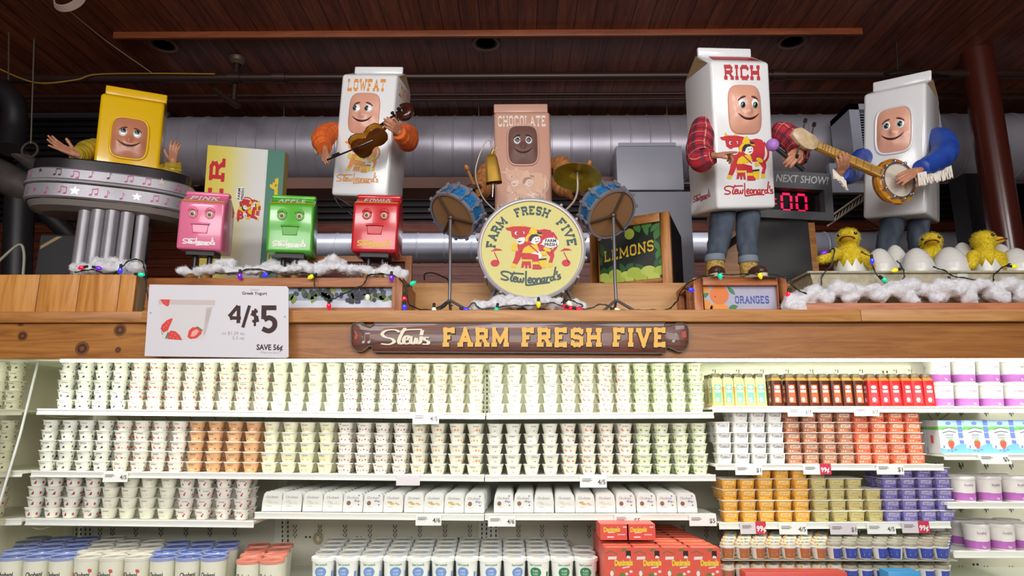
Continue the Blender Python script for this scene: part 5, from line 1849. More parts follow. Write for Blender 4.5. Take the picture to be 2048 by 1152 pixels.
# ---------------------------------------------------------------- three small juice cartons
def small_carton(col, name, X, Y, Z, yaw, pit, rol, W, Hh, D, label, words, tcol, scr):
    M = carton_matrix(X, Y, Z, yaw, pit, rol)
    m = mat('gloss_' + name, col, .2, coat=.35)
    t = thing('small_carton_figure', label, 'carton figure', (X, Y, ZC), 'small carton figures on the crate')
    w, d = W / 2, D / 2
    g = .056
    b = MB()
    b.T = M
    P = [(-w, -d, 0), (w, -d, 0), (w, d, 0), (-w, d, 0), (-w, -d, Hh), (w, -d, Hh), (w, d, Hh), (-w, d, Hh), (-w, -d * .25, Hh + g), (w, -d * .25, Hh + g), (-w, d * .2, Hh + g), (w, d * .2, Hh + g)]
    b.add(P, [(3, 2, 1, 0), (0, 1, 5, 4), (1, 2, 6, 5), (2, 3, 7, 6), (3, 0, 4, 7), (4, 5, 9, 8), (6, 7, 10, 11), (8, 9, 11, 10), (5, 6, 11, 9), (7, 4, 8, 10)])
    obj('body', b, m, t, bev=.014, bseg=3, smooth=50)
    b = MB()
    b.T = M
    b.box((0, -d * .05, Hh + g + .008), (W * 1.0, .05, .026))
    obj('top_fin', b, m, t, bev=.01, bseg=3)
    f = front_map(M, D)
    R3 = M.to_3x3()
    for s in (-1, 1):
        c = M @ Vector((s * w * .38, -d - .001, Hh * .75))
        e = obj('eye', MB().ball(c, (.017, .008, .017), 16, 0, R3), mat('toy_eye', '#d8cdb0', .2, coat=.4), t, smooth=80)
        obj('pupil', MB().ball(c + R3 @ Vector((0, -.006, -.002)), (.009, .004, .009), 12, 0, R3), mat('toy_pupil', '#4a3a24', .2, coat=.4), e, smooth=80)
        pth = [c + R3 @ Vector((math.cos(k / 24 * 6.283) * .022, 0, math.sin(k / 24 * 6.283) * .022)) for k in range(25)]
        obj('eye_rim', MB().tube(pth, .004, 8, caps=False), m, e, smooth=80)
        pth = [c + R3 @ Vector((math.cos(.4 + k / 10 * 2.3) * .026, -.004, math.sin(.4 + k / 10 * 2.3) * .03)) for k in range(11)]
        obj('eyelid', MB().tube(pth, [.003 + .006 * math.sin(k / 10 * 3.14) for k in range(11)], 10), m, e, smooth=80)
    q = [(-.043, .54), (.043, .54), (.036, .36), (-.036, .36)]
    pth = [M @ Vector((x, -d - .002, Hh * z)) for x, z in q]
    mo = obj('mouth_rim', MB().tube(pth + [pth[0], pth[1]], .004, 8, caps=False), m, t, smooth=80)
    obj('upper_lip', MB().tube([M @ Vector((-.048, -d - .004, Hh * .545)), M @ Vector((0, -d - .007, Hh * .55)), M @ Vector((.048, -d - .004, Hh * .545))], .0065, 10), m, mo, smooth=80)
    obj('mouth', MB().poly([f(x * .97, Hh * z, .0006) for x, z in reversed(q)]), mat('mouth_' + name, scr[1], .3, coat=.3), mo)
    b = script_on(MB(), f, 0, Hh * .17, W * .72, 0, .036, .0005)
    obj('lettering', b, mat('letters_' + name, scr[0], .4), t)
    fr = lambda u, v, w_=0: M @ (Vector((u, -d, Hh)) + Vector((0, d * .75, g)) * v + Vector((0, -.7, .6)) * (.0022 + w_))
    b = MB()
    for i, wd in enumerate(words):
        Q, q_ = slab_text(wd, .26, .2, .3, .2)
        hh = .62 / len(words)
        for i_, qd in enumerate(Q):
            b.poly([fr(-.07 + p[0] / q_ * .14, .28 + hh * (len(words) - 1 - i) + p[1] * hh * .9, 3e-5 * (i_ % 9)) for p in qd])
    obj('roof_lettering', b, mat('roof_white', '#e2dcd8', .4), t)
    b = MB().poly([fr(-w * .96, .04), fr(w * .96, .04), fr(w * .94, .2), fr(-w * .94, .2)])
    obj('yellow_stripe', b, mat('stripe_yellow', '#d8b52c', .4), t)
    b = MB()
    b.T = M
    b.box((0, -.01, -.012), (W * .62, D * .6, .024))
    obj('hip_plate', b, BLACK, t)
    for s in (-1, 1):
        a = M @ Vector((s * .038, -.02, -.01))
        e = Vector((a.x, a.y, ZC + .05))
        lo = obj('leg', MB().tube([a, e, e - Vector((0, 0, .04))], .014, 12), mat('leg_black', '#1c1416', .4), t)
        bo = MB().ball(e + Vector((0, -.02, -.026)), (.026, .042, .026), 14)
        bo.tube([e + Vector((0, 0, .004)), e + Vector((0, 0, -.045))], .022, 12)
        obj('boot', bo, noisy('boot_tan', '#8f6a2c', '#6b4a1e', 50, .7), lo, smooth=80)


small_carton('#dd6f95', 'pink', -1.751, 3.5, 2.529, 8.1, 4.9, 1.0, .235, .264, .2, 'pink small carton figure with a smiling face, below the podium end', ['PINK'], '#fff', ('#e8dfe0', '#e07f9f'))
small_carton('#4fae2f', 'green', -1.261, 3.5, 2.507, 10.5, .4, -.8, .242, .271, .2, 'green small carton figure with a smiling face, between pink and red ones', ['APPLE', 'JUICE'][:1], '#fff', ('#e0e6d8', '#57a83a'))
small_carton('#c4202b', 'red', -.786, 3.5, 2.509, 1.8, .2, 1.0, .249, .271, .2, 'red small carton figure with yellow signature, in front of LOWFAT carton', ['FRUIT', 'PUNCH'], '#fff', ('#dcae28', '#c94148'))
# ---------------------------------------------------------------- silver podium
SILV = noisy('podium_silver', '#8f8d92', '#a09ea3', 5, .4, .4)
PINKN = mat('note_pink', '#c8358a', .4)
pc = U(229, 400, 3.79)
PM = Matrix.Translation((pc.x, 3.79, 0)) @ Matrix.Rotation(R(21), 4, 'Z')
PA, PB = .44, .2


def plan(th, k=1.0, e=2.6):
    c, s = math.cos(th), math.sin(th)
    q = (abs(c) ** e + abs(s) ** e) ** (-1 / e)
    y = s * q * (PB + k)
    return c * q * (PA + k), min(y, .11 + k * .2)


zmid = lambda y: U(229, y, 3.6).z
zz = {k: zmid(y) for k, y in dict(top=318, rim=343, b1=366, g=374, b2=402, lip=414, und=420).items()}
t = thing('podium', 'silver oval podium with pink music notes on five round columns before the yellow carton', 'podium', (pc.x, 3.79, ZL))


def ring(b, rows, mis):
    n = 72
    pts = [PM @ Vector((*plan(2 * math.pi * j / n, k), z)) for k, z in rows for j in range(n)]
    for i in range(len(rows) - 1):
        b.add(pts[i * n:(i + 2) * n], [(j, (j + 1) % n, (j + 1) % n + n, j + n) for j in range(n)], mis)
    return b


b = ring(MB(), [(-.05, zz['top'] - .03), (-.02, zz['top'] - .01), (-.012, zz['top'] - .02), (-.01, zz['rim'] + .004), (0, zz['rim'])], 0)
obj('dark_rim', b, mat('podium_dark', '#2c292d', .25, .4), t, smooth=50)
b = ring(MB(), [(0, zz['rim']), (.012, zz['rim'] - .012), (.012, zz['b1'] + .004), (.006, zz['b1'])], 0)
obj('upper_band', b, SILV, t, smooth=30)
b = ring(MB(), [(.004, zz['b1'] - .003), (.022, zz['b1'] - .006), (.024, zz['g'] + .006), (.004, zz['g'] + .003)], 0)
obj('moulding', b, SILV, t, smooth=30)
b = ring(MB(), [(.004, zz['g']), (.014, zz['g'] - .004), (.014, zz['b2'] + .008), (.0, zz['b2'])], 0)
obj('lower_band', b, SILV, t, smooth=30)
b = ring(MB(), [(-.02, zz['b2']), (-.005, zz['b2'] - .004), (-.02, zz['lip']), (-.08, zz['und']), (-.2, zz['und'])], 0)
obj('lower_lip', b, mat('podium_pewter', '#8c8480', .35, .5), t, smooth=40)
n = 5
for i in range(n):
    th = R(-90) + (i - 2) * .31
    x = (-.0 + (i - 2) * .074)
    y = -.155 + .012 * (i - 2) ** 2
    c = PM @ Vector((x + .035, y, 0))
    obj('column', MB().tube([(c.x, c.y, ZL), (c.x, c.y, zz['und'] + .01)], .0375, 24), SILV, t, smooth=60)
fb = lambda k: (lambda th, z, w=0: PM @ Vector((*plan(th, k + .0008 + w), z)))
b = MB()
rg = random.Random(4)


def arcmap(k, th0, z0):
    return lambda u, v, w=0: PM @ Vector((*plan(th0 + u / .46, k + .001 + w), z0 + v))


h1, h2 = zz['rim'] - zz['b1'], zz['g'] - zz['b2']
seq1 = 'q*bbqqbb*bq'
seq2 = 'q*qb*bqq*bqqb'
for seq, k, z0, hh, dth in ((seq1, .0135, zz['b1'] + .02, h1, .2), (seq2, .0155, zz['b2'] + .022, h2, .17)):
    for i, ch in enumerate(seq):
        th = R(-90) + (i - (len(seq) - 1) / 2) * dth
        f = arcmap(k, th, z0 + rg.uniform(-.004, .008))
        if ch == '*':
            big = (i in (8, 4))
            b.poly([f(u, v + .022) for u, v in star(0, 0, .026 if big else .014)], 2 if big else (1 if i == 1 and seq is seq1 else 0))
        else:
            for o in quaver(0, 0, .03 if ch == 'q' else .028, ch == 'b', rg.choice((0, -.006, .006))):
                b.poly([f(u, v) for u, v in o], 1 if (seq is seq1 and i in (2, 5)) else 0)
obj('notes', b, [PINKN, mat('note_dark', '#3a2a34', .4), mat('note_foil', '#ded8c8', .15, .7)], t)

# ---------------------------------------------------------------- drum kit
HOOP = mat('drum_hoop', '#a9a9b2', .3, .55)
SPARK = noisy('blue_sparkle', '#1c62a0', '#3a96d4', 130, .25, .3)
SKB = mat('drum_skin_tan', '#8f6b48', .6)


def tom(label, C, axis, r, dep, pole_pts, feet, nl=12):
    t = thing('tom_drum', label, 'drum', (pole_pts[-1].x, pole_pts[-1].y, ZD), 'blue tom drums of the kit')
    Q = Vector(axis).normalized().to_track_quat('Z', 'Y').to_matrix().to_4x4()
    Mx = Matrix.Translation(C) @ Q
    obj('shell', MB().lathe([(r, .0), (r, dep)], 48, 0, Mx, False, False), SPARK, t, smooth=60)
    for z0 in (-.004, dep - .017):
        obj('hoop', MB().lathe([(r * .97, z0), (r + .009, z0), (r + .009, z0 + .02), (r * .97, z0 + .02)], 48, 0, Mx, False, False), HOOP, t)
    obj('head', MB().lathe([(.0, .004), (r * .975, .004)], 48, 0, Mx, False, False), SKB, t)
    obj('head', MB().lathe([(r * .975, dep - .004), (.0, dep - .004)], 48, 0, Mx, False, False), mat('drum_skin_white', '#cfc7ba', .6), t)
    for k in range(nl):
        a = 2 * math.pi * k / nl
        e = Vector((math.cos(a), math.sin(a), 0))
        rot = Mx.to_3x3() @ Matrix.Rotation(a, 3, 'Z')
        b = MB().tube([Mx @ (e * (r + .014) + Vector((0, 0, -.006))), Mx @ (e * (r + .014) + Vector((0, 0, dep + .004)))], .004, 8)
        b.box(Mx @ (e * (r + .012) + Vector((0, 0, dep * .62))), (.016, .022, .026), 0, rot)
        for z in (.006, dep - .01):
            b.box(Mx @ (e * (r + .018) + Vector((0, 0, z))), (.014, .014, .016), 0, rot)
        obj('tension_lug', b, HOOP, t)
    b = MB()
    for k in range(3):
        a = 2 * math.pi * k / 3 + R(90)
        b.tube([Mx @ Vector((0, 0, -.012)), Mx @ Vector((math.cos(a) * r, math.sin(a) * r, -.006))], .007, 8)
    b.ball(Mx @ Vector((0, 0, -.014)), .02, 12)
    obj('cradle', b, mat('cradle_brown', '#5a4a3c', .4, .5), t)
    st = obj('stand_pole', MB().tube([Mx @ Vector((0, 0, -.016))] + pole_pts, .009, 10), ALU, t)
    j = pole_pts[-1] + Vector((0, 0, .0))
    for fpt in feet:
        obj('stand_leg', MB().tube([j, fpt], .008, 8), ALU, st)
    return t


def fit_axis(cx, cy, away):
    """axis tilt given in the picture's right/up plus distance away, turned into the room"""
    return CAMR @ Vector((cx, away, cy))


C1 = U(904, 433, 3.62)
j = U(899, 600, 3.5)
tom('blue tom drum on a stand below the cowbell, tan underside showing', C1, fit_axis(.5, .58, .64), .145, .115, [U(900, 560, 3.52), j], [U(872, 621, 3.42), U(936, 621, 3.42), Vector((j.x + .0, 3.66, ZD))])
C2 = U(1224, 429, 3.62)
j = U(1232, 600, 3.5)
tom('blue tom drum with tan underside on a stand, beside the LEMONS box', C2, fit_axis(-.41, .53, .74), .15, .112, [U(1230, 560, 3.52), j], [U(1208, 621, 3.42), U(1268, 621, 3.42), Vector((j.x, 3.66, ZD))])
bc = U(1063, 497, 3.45)
rb = .285
t = thing('bass_drum', 'large bass drum with a yellow FARM FRESH FIVE head', 'drum', (bc.x, 3.45, ZD))
Mx = Matrix.Translation(bc) @ Matrix.Rotation(R(90 - 4), 4, 'X')   # local +z faces the viewer
obj('shell', MB().lathe([(rb, -.3), (rb, -.01)], 64, 0, Mx, True, False), SPARK, t, smooth=60)
obj('hoop', MB().lathe([(rb * .965, -.04), (rb + .006, -.04), (rb + .014, -.02), (rb + .012, .008), (rb, .016), (rb * .975, .014), (rb * .965, .0)], 64, 0, Mx, False, False), mat('hoop_white', '#b9b6bb', .35, .2), t)
HEADY = mat('drum_head_yellow', '#cfc878', .45)
obj('drum_head', MB().lathe([(rb * .97, .002), (0, .002)], 64, 0, Mx, False, False), HEADY, t)
for k in range(16):
    a = 2 * math.pi * (k + .5) / 16
    e = Vector((math.cos(a), math.sin(a), 0))
    b = MB().capsule(Mx @ (e * (rb + .016) + Vector((0, 0, -.02))), Mx @ (e * (rb + .016) + Vector((0, 0, .012))), .0095, .0095, 8)
    b.tube([Mx @ (e * (rb + .014) + Vector((0, 0, -.02))), Mx @ (e * (rb + .014) + Vector((0, 0, -.14)))], .004, 6)
    obj('tension_claw', b, MATS['hoop_white'], t, smooth=70)
f = lambda u, v, w=0: Mx @ Vector((u, v, .0035 + w))
def arc_word(word, a0, a1, r0, hh):
    b = MB()
    Q, wd = slab_text(word, .24, .2, .34, .2)
    for i, qd in enumerate(Q):
        P = []
        for u, v in qd:
            a = R(a0 + (a1 - a0) * u / wd)
            rr = r0 + v * hh
            P.append(f(math.cos(a) * rr, math.sin(a) * rr, 2e-5 * (i % 9)))
        b.poly(P)
    obj('lettering', b, mat('drum_ink', '#2f4a4a', .5), t)


arc_word('FARM', 177, 131, .197, .054)
arc_word('FRESH', 112, 64, .197, .054)
arc_word('FIVE', 45, 4, .197, .054)
b = MB()
for i, qd in enumerate(script_text(.03)):
    b.poly([f(p[0] * .33 - .006, -.172 + p[1] * .33 + 1.1 * (p[0] * .3) ** 2, 2e-5 * (i % 11)) for p in qd])
obj('signature', b, mat('drum_ink', '#2f4a4a', .5), t)
b = MB()
sc = .285
crest(b, lambda u, v, w: f(u + .0, v + .012, w), sc)
for s in (-1, 1):
    x = s * .19
    b.poly([f(*p) for p in ell(x - .006 + s * .004, -.085, .024, .02)], 0)
    b.poly([f(x + .01, -.085), f(x + .016, -.083), f(x - .012, -.02), f(x - .016, -.024)], 0)
    b.poly([f(x - .035, -.018), f(x - .004, -.014), f(x + .032, -.012), f(x + .014, -.002), f(x - .01, .0)][::-1], 0)
b.poly([f(u, v, .0045) for u, v in ell(.105, .03, .047, .03, 20)], 2)
b.poly([f(.062, .03, .0044), f(.045, .02, .0044), f(.064, .018, .0044)], 2)
for i, wd_ in enumerate(('FARM', 'FRESH')):
    P, ww = type_text(wd_, .03)
    for pl in P:
        b.poly([f(.105 + (p[0] / ww - .5) * (.062 if i == 0 else .07), .034 - i * .023 + p[1] * .017, .005) for p in pl], 3)
obj('crest', b, CRESTM, t)
for s in (-1, 1):
    obj('spur', MB().tube([bc + Vector((s * .2, .15, -.2)), Vector((bc.x + s * .3, 3.6, ZD + .008))], .01, 8), ALU, t)

# cymbal, cowbell on bent rods
cy = U(1155, 351, 3.5)
nrm = CAMR @ Vector((.12, .42, .9))
Q = nrm.normalized().to_track_quat('Z', 'Y').to_matrix().to_4x4()
Mc = Matrix.Translation(cy) @ Q
t = thing('cymbal', 'brass cymbal on a bent rod above the bass drum', 'cymbal', U(1130, 420, 3.5))
obj('plate', MB().lathe([(.0, .028), (.02, .028), (.04, .012), (.045, .008), (.138, -.012), (.138, -.014), (.045, .004), (.04, .008), (.02, .022), (0, .022)], 48, 0, Mc, False, False), noisy('brass', '#b09420', '#c7aa35', 10, .28, .55), t, smooth=30)
obj('rod', MB().tube(spline([U(1154, 326, 3.5), U(1155, 350, 3.49), U(1155, 380, 3.49), U(1148, 402, 3.49), U(1130, 422, 3.5)], 8), .006, 8), mat('rod_pale', '#b5a898', .35, .5), t)
cb = U(985, 330, 3.5)
t = thing('cowbell', 'brass cowbell hanging from a curved wire beside the CHOCOLATE carton', 'cowbell', U(994, 424, 3.5))
z0, z1 = U(985, 366, 3.5).z, U(985, 309, 3.5).z
Mb_ = Matrix.Translation((U(988, 366, 3.5).x, 3.5, z0)) @ Matrix.Rotation(R(-6), 4, 'Y')
b = MB()
b.T = Mb_
H_ = z1 - z0
rows = [(.046, .03, 0), (.045, .029, .01), (.04, .025, H_ * .5), (.034, .02, H_ * .85), (.026, .014, H_ * .98), (.01, .008, H_)]
pts = []
for a, c, z in rows:
    for j_ in range(24):
        th = 2 * math.pi * j_ / 24
        k = (abs(math.cos(th)) ** 4 + abs(math.sin(th)) ** 4) ** -.25
        pts.append((math.cos(th) * k * a, math.sin(th) * k * c, z))
b.add(pts, [(i * 24 + j_, i * 24 + (j_ + 1) % 24, (i + 1) * 24 + (j_ + 1) % 24, (i + 1) * 24 + j_) for i in range(5) for j_ in range(24)])
BRASSB = noisy('bell_brass', '#a8812c', '#c49c42', 9, .3, .6)
obj('bell', b, BRASSB, t, smooth=50)
b = MB()
b.T = Mb_
b.poly([(p[0] * .98, p[1] * .98, .012) for p in pts[:24]])
obj('mouth', b, mat('bell_inside', '#4a3814', .6), t)
obj('loop', MB().tube([Mb_ @ Vector((0, 0, H_)), U(985, 302, 3.5), U(986, 297, 3.5)], .007, 8), BRASSB, t)
obj('wire', MB().tube(spline([U(994, 424, 3.5), U(966, 395, 3.5), U(951, 350, 3.5), U(958, 312, 3.5), U(972, 284, 3.5), U(980, 282, 3.5), U(983, 296, 3.5), U(989, 301, 3.5), U(994, 293, 3.5)], 10), .004, 8), MATS['rod_pale'], t)
obj('bead_chain', MB().tube([U(986, 366, 3.5), U(986, 380, 3.5), U(985, 394, 3.5)], .0025, 6), CHROME, t)

# ---------------------------------------------------------------- cotton batting
COTTON = mat('cotton', '#dfe0e4', .95, spec=.1)
COTTON.node_tree.nodes['Principled BSDF'].inputs['Sheen Weight'].default_value = .4


def cotton(label, blobs, zfloor, seed=0, vox=.010):
    rg = random.Random(seed)
    mb = MB()
    for px, py, Y, r in blobs:
        c = U(px, py, Y)
        for k in range(8):
            o = Vector((rg.uniform(-1, 1), rg.uniform(-1, 1), rg.uniform(-.6, .6))) * r * .7
            rr = r * rg.uniform(.4, 1.0)
            p = c + o
            p.z = max(p.z, zfloor + rr * .55)
            mb.ball(p, (rr, rr, rr * .8), 12)
    q = bake(mb, vox, 2)
    for i, p in enumerate(q.v):
        nz = noise.noise(p * 22) * .012 + noise.noise(p * 55) * .006 + noise.noise(p * 120) * .003
        d = Vector((noise.noise(p * 31 + Vector((9, 0, 0))), noise.noise(p * 31 + Vector((0, 9, 0))), noise.noise(p * 31)))
        p += d * .005 + Vector((0, -nz, nz)) * .7
        p.z = max(p.z, zfloor)
    n0 = len(q.v)
    for k in range(n0 * 2):
        p = q.v[rg.randrange(n0)]
        d = Vector((rg.uniform(-1, 1), rg.uniform(-1, .4), rg.uniform(-.4, 1))).normalized()
        s = d.orthogonal().normalized() * .0007
        e = p + d * rg.uniform(.006, .016) + Vector((rg.uniform(-1, 1), rg.uniform(-1, 1), rg.uniform(-1, 1))) * .004
        q.add([p - s, p + s, e], [(0, 1, 2)])
    o = obj('cotton_batting', q, COTTON, smooth=80)
    return tag(o, label, 'cotton', 'fluffy cotton snow laid along the deck')


rl = lambda pts, Y, r, j=0: [(x, y, Y, r) for x, y in pts]
cotton('white cotton batting heaped around the foot of the silver podium', rl([(165, 542), (185, 540), (212, 536), (235, 534), (255, 535), (272, 542)], 3.5, .045) + rl([(200, 530), (225, 530), (245, 528)], 3.56, .04), ZL, 1)
cotton('white cotton batting on the crate under pink and green small cartons', rl([(370, 545), (395, 543), (420, 540), (445, 535), (470, 543), (500, 542), (520, 540), (545, 538), (565, 542), (590, 540)], 3.46, .032) + rl([(455, 530), (540, 530), (600, 533), (615, 538), (560, 532)], 3.52, .04), ZC, 2)
cotton('white cotton batting on the crate around the red small carton boots', rl([(640, 540), (660, 535), (672, 525), (690, 540), (712, 540), (735, 545), (765, 545), (790, 546), (805, 552)], 3.46, .036) + rl([(664, 522), (650, 535), (775, 540)], 3.5, .036), ZC, 3)
cotton('white cotton batting at the foot of the bass drum', rl([(960, 614), (985, 610), (1010, 606), (1035, 606), (1060, 608), (1085, 608), (1105, 612), (1130, 612), (1160, 615)], 3.33, .034) + rl([(1020, 600), (1050, 601), (1085, 602), (1110, 606), (1000, 603)], 3.36, .03), ZD, 4)
cotton('white cotton batting spread in front of the egg tray', rl([(1590, 610), (1610, 596), (1635, 586), (1660, 582), (1690, 580), (1720, 583), (1750, 580), (1780, 582), (1810, 577), (1840, 580), (1870, 574), (1900, 578), (1930, 580), (1960, 574), (1990, 578), (2020, 572), (2050, 576), (2080, 576)], 3.36, .05) + rl([(1585, 618), (1600, 614), (1650, 600), (1700, 598), (1760, 596), (1820, 598), (1880, 596), (1940, 598), (2000, 596), (2050, 596)], 3.34, .036), ZD, 5)

# ---------------------------------------------------------------- egg tray, eggs and chicks
TRAYM = noisy('pulp_tray', '#a9a187', '#bcb49b', 40, .85, 0, .3)
x0, x1 = U(1620, 545, 3.46).x, U(2150, 545, 3.46).x
zt_, zb_ = U(1700, 545, 3.46).z, ZT
t = thing('egg_tray', 'huge beige pulp egg tray holding the white eggs and yellow chicks', 'egg tray', ((x0 + x1) / 2, 3.6, ZT))
b = MB()
for (ya, yb) in ((3.46, 3.49), (3.735, 3.705)):
    b.add([(x0, ya, zt_), (x1, ya, zt_), (x1, yb, zb_), (x0 + .05, yb, zb_), (x0, ya + (.012 if yb > ya else -.012), zt_), (x1, ya + (.012 if yb > ya else -.012), zt_)], [(0, 3, 2, 1), (0, 1, 5, 4), (4, 5, 2, 3)])
b.add([(x0, 3.46, zt_), (x0, 3.735, zt_), (x0 + .05, 3.705, zb_), (x0 + .05, 3.49, zb_)], [(0, 1, 2, 3)])
TF = ZT + .09
b.span((x0 + .03, 3.49, TF - .012), (x1, 3.70, TF - .002))
obj('tray_walls', b, TRAYM, t)
b = MB()
b.tube([(x0 - .012, 3.45, zt_), (x1, 3.45, zt_)], .007, 8).tube([(x0 - .012, 3.45, zt_), (x0 - .012, 3.73, zt_)], .007, 8)
obj('rim', b, TRAYM, t)
b = MB()
for k in range(9):
    xx = x0 + .16 + k * .155
    b.ball((xx, 3.475, zb_ + .035), (.062, .03, .05), 16)
obj('cup_bulges', b, TRAYM, t, smooth=80)
EGG = mat('eggshell', '#d6d6d0', .3, coat=.15)


def egg_prof(r, h, n=14):
    return [(r * math.sin(math.pi * i / n) * (1 + .1 * math.cos(math.pi * i / n)), h / 2 * (1 - math.cos(math.pi * i / n))) for i in range(n + 1)]


proto = None
for px, py, Y, w_, lab in ((1760, 525, 3.55, 58, 'white egg right of the chick with spread wings'), (1791, 514, 3.7, 50, 'white egg half hidden behind the first two front eggs'), (1834, 526, 3.55, 62, 'white egg in front of the middle chick, left of it'), (1900, 527, 3.55, 68, 'largest white egg in front, between the middle and right chicks'), (1926, 510, 3.7, 52, 'white egg half hidden behind the right chick shoulder'), (2003, 512, 3.7, 50, 'white egg half hidden right of the side facing chick'), (2032, 527, 3.55, 64, 'white front egg at the far right end of the tray')):
    c = U(px, py, Y)
    r = w_ / 2 / FPX * (Y * 1.03)
    hgt = r * 2.5
    top = U(px, py - w_ * .48, Y).z
    hgt = max(hgt, top - TF) if top - hgt > TF else hgt
    o = obj('egg', MB().lathe([(max(.0005, a), z) for a, z in egg_prof(r, hgt)], 28, 0, Matrix.Translation((c.x, Y, max(top - hgt, TF)))), EGG, smooth=80)
    tag(o, lab, 'egg', 'white eggs in the giant tray')
CHY = noisy('chick_fluff', '#cdb41c', '#e0c930', 30, .95)
BEAK = mat('beak_yellow', '#d8b32c', .45)
MOUTHB = mat('beak_line', '#6b2a1c', .6)


def chick(label, px, py, Y, face_dir, sc=1.0, wings=None, base=None):
    hc = U(px, py, Y)
    fd = Vector(face_dir).normalized()
    t = thing('chick', label, 'chick', (hc.x, Y, TF), 'fluffy yellow chicks hatching in the tray')
    mb = MB()
    r = .058 * sc
    bcx = Vector((hc.x, Y + .01, hc.z - r * 1.9))
    mb.ball(hc, (r, r, r * 1.0), 18)
    mb.ball(hc - Vector((0, 0, r * .95)), (r * .8, r * .8, r * .7), 16)
    mb.ball(bcx, (r * 1.4, r * 1.3, r * 1.35), 18)
    mb.ball(bcx - Vector((0, 0, r * .9)), (r * 1.25, r * 1.2, r * 1.4), 18)
    mb.ball(hc + fd * r * .55 - Vector((0, 0, r * .15)), r * .62, 14)
    for wpts in (wings or ()):
        q = [U(*w_) for w_ in wpts]
        for k in range(len(q) - 1):
            mb.capsule(q[k], q[k + 1], r * (.62 - .1 * k), r * (.5 - .12 * k))
    q = bake(mb, .008, 3)
    rg = random.Random(int(px))
    n0 = len(q.v)
    ctr = [hc, bcx]
    for k in range(n0 * 2):
        p = q.v[rg.randrange(n0)] + Vector((rg.uniform(-1, 1), rg.uniform(-1, 1), rg.uniform(-1, 1))) * .003
        c = min(ctr, key=lambda c_: (c_ - p).length)
        d = ((p - c).normalized() + Vector((rg.uniform(-.6, .6), rg.uniform(-.6, .6), rg.uniform(-.9, .2)))).normalized()
        s = d.orthogonal().normalized() * .0011
        q.add([p - s, p + s, p + d * rg.uniform(.008, .016)], [(0, 1, 2)])
    obj('body', q, CHY, t, smooth=80)
    side = Vector((0, 0, 1)).cross(fd).normalized()
    up = fd.cross(side) * -1 if fd.cross(side).z < 0 else fd.cross(side)
    o = hc + fd * r * .98 - Vector((0, 0, r * .22))
    Mx = Matrix((side, fd, up)).transposed()
    b = MB()
    n = 14
    tip = Mx @ Vector((0, r * .95, -r * .05))
    for s_, zh in ((1, .5), (-1, .36)):
        base_ = [Mx @ Vector((math.cos(math.pi * k / n) * r * .62, -r * .15, s_ * math.sin(math.pi * k / n) * r * zh)) for k in range(n + 1)]
        midr = [Mx @ Vector((math.cos(math.pi * k / n) * r * .42, r * .5, s_ * math.sin(math.pi * k / n) * r * zh * .7 - r * .02)) for k in range(n + 1)]
        P = [o + p for p in base_ + midr] + [o + tip + Vector((0, 0, s_ * .001))]
        F = [(k, k + 1, n + 2 + k, n + 1 + k) for k in range(n)] + [(n + 1 + k, n + 2 + k, 2 * n + 2) for k in range(n)]
        b.add(P, F)
    obj('beak', b, BEAK, t, smooth=60)
    pth = []
    for k in range(13):
        a = math.pi * k / 12
        pth.append(o + Mx @ Vector((math.cos(a) * r * .66, -r * .12 + math.sin(a) ** 1.2 * r * 1.06, -r * .1 + math.sin(a) * r * .12)))
    obj('mouth_line', MB().tube(pth, r * .055, 6), MOUTHB, t, smooth=60)
    for s_ in (-1, 1):
        e = hc + Mx @ Vector((s_ * r * .72, r * .62, r * .28))
        eo = obj('eye', MB().ball(e, r * .17, 12), PUP, t, smooth=80)
        obj('glint', MB().ball(e + fd * r * .1 + Vector((0, -r * .1, r * .08)), r * .045, 8), EYEW, eo, smooth=80)
    b = MB()
    rs = r * 1.62
    zt2 = zt_ + .005
    n = 26
    top = [zt2 + (.078 if k % 2 else .038) + rg.uniform(-.006, .006) for k in range(n)]
    low = [Vector((hc.x + math.cos(2 * math.pi * k / n) * rs * .9, Y + math.sin(2 * math.pi * k / n) * rs * .8, zt2 - .07)) for k in range(n)]
    upv = [Vector((hc.x + math.cos(2 * math.pi * k / n) * rs, Y + math.sin(2 * math.pi * k / n) * rs * .88, top[k])) for k in range(n)]
    bot = [Vector((hc.x + math.cos(2 * math.pi * k / n) * rs * .5, Y + math.sin(2 * math.pi * k / n) * rs * .45, TF)) for k in range(n)]
    b.add(bot + low + upv, [(i * n + k, i * n + (k + 1) % n, (i + 1) * n + (k + 1) % n, (i + 1) * n + k) for i in range(2) for k in range(n)])
    obj('cracked_shell', b, EGG, t, smooth=30)


chick('yellow chick with spread wings hatching at the left end of the egg tray', 1696, 477, 3.56, (-.52, -.83, -.02), 1.0, [[(1672, 508, 3.52), (1655, 515, 3.48), (1643, 519, 3.46)], [(1722, 510, 3.52), (1735, 522, 3.48), (1742, 531, 3.46)]])
chick('yellow chick behind the eggs in the middle of the tray', 1862, 484, 3.69, (-.5, -.85, -.02), .95)
chick('yellow chick turned sideways with beak pointing away to the maroon column', 1967, 482, 3.56, (.93, -.35, .12), 1.0, [[(1948, 512, 3.5), (1942, 530, 3.48)], [(1998, 515, 3.52), (2003, 530, 3.5)]])

# ---------------------------------------------------------------- strings of coloured bulbs
WIRE = mat('wire_green', '#18231c', .5)
BULB = {}
for k, c in dict(red='#e8123c', purple='#6f1fc0', blue='#3a3af0', teal='#0fc79a', yellow='#e0cf14', cream='#cfd2b8').items():
    BULB[k] = mat('bulb_' + k, c, .12, coat=.6, emit=c, estr=.6)


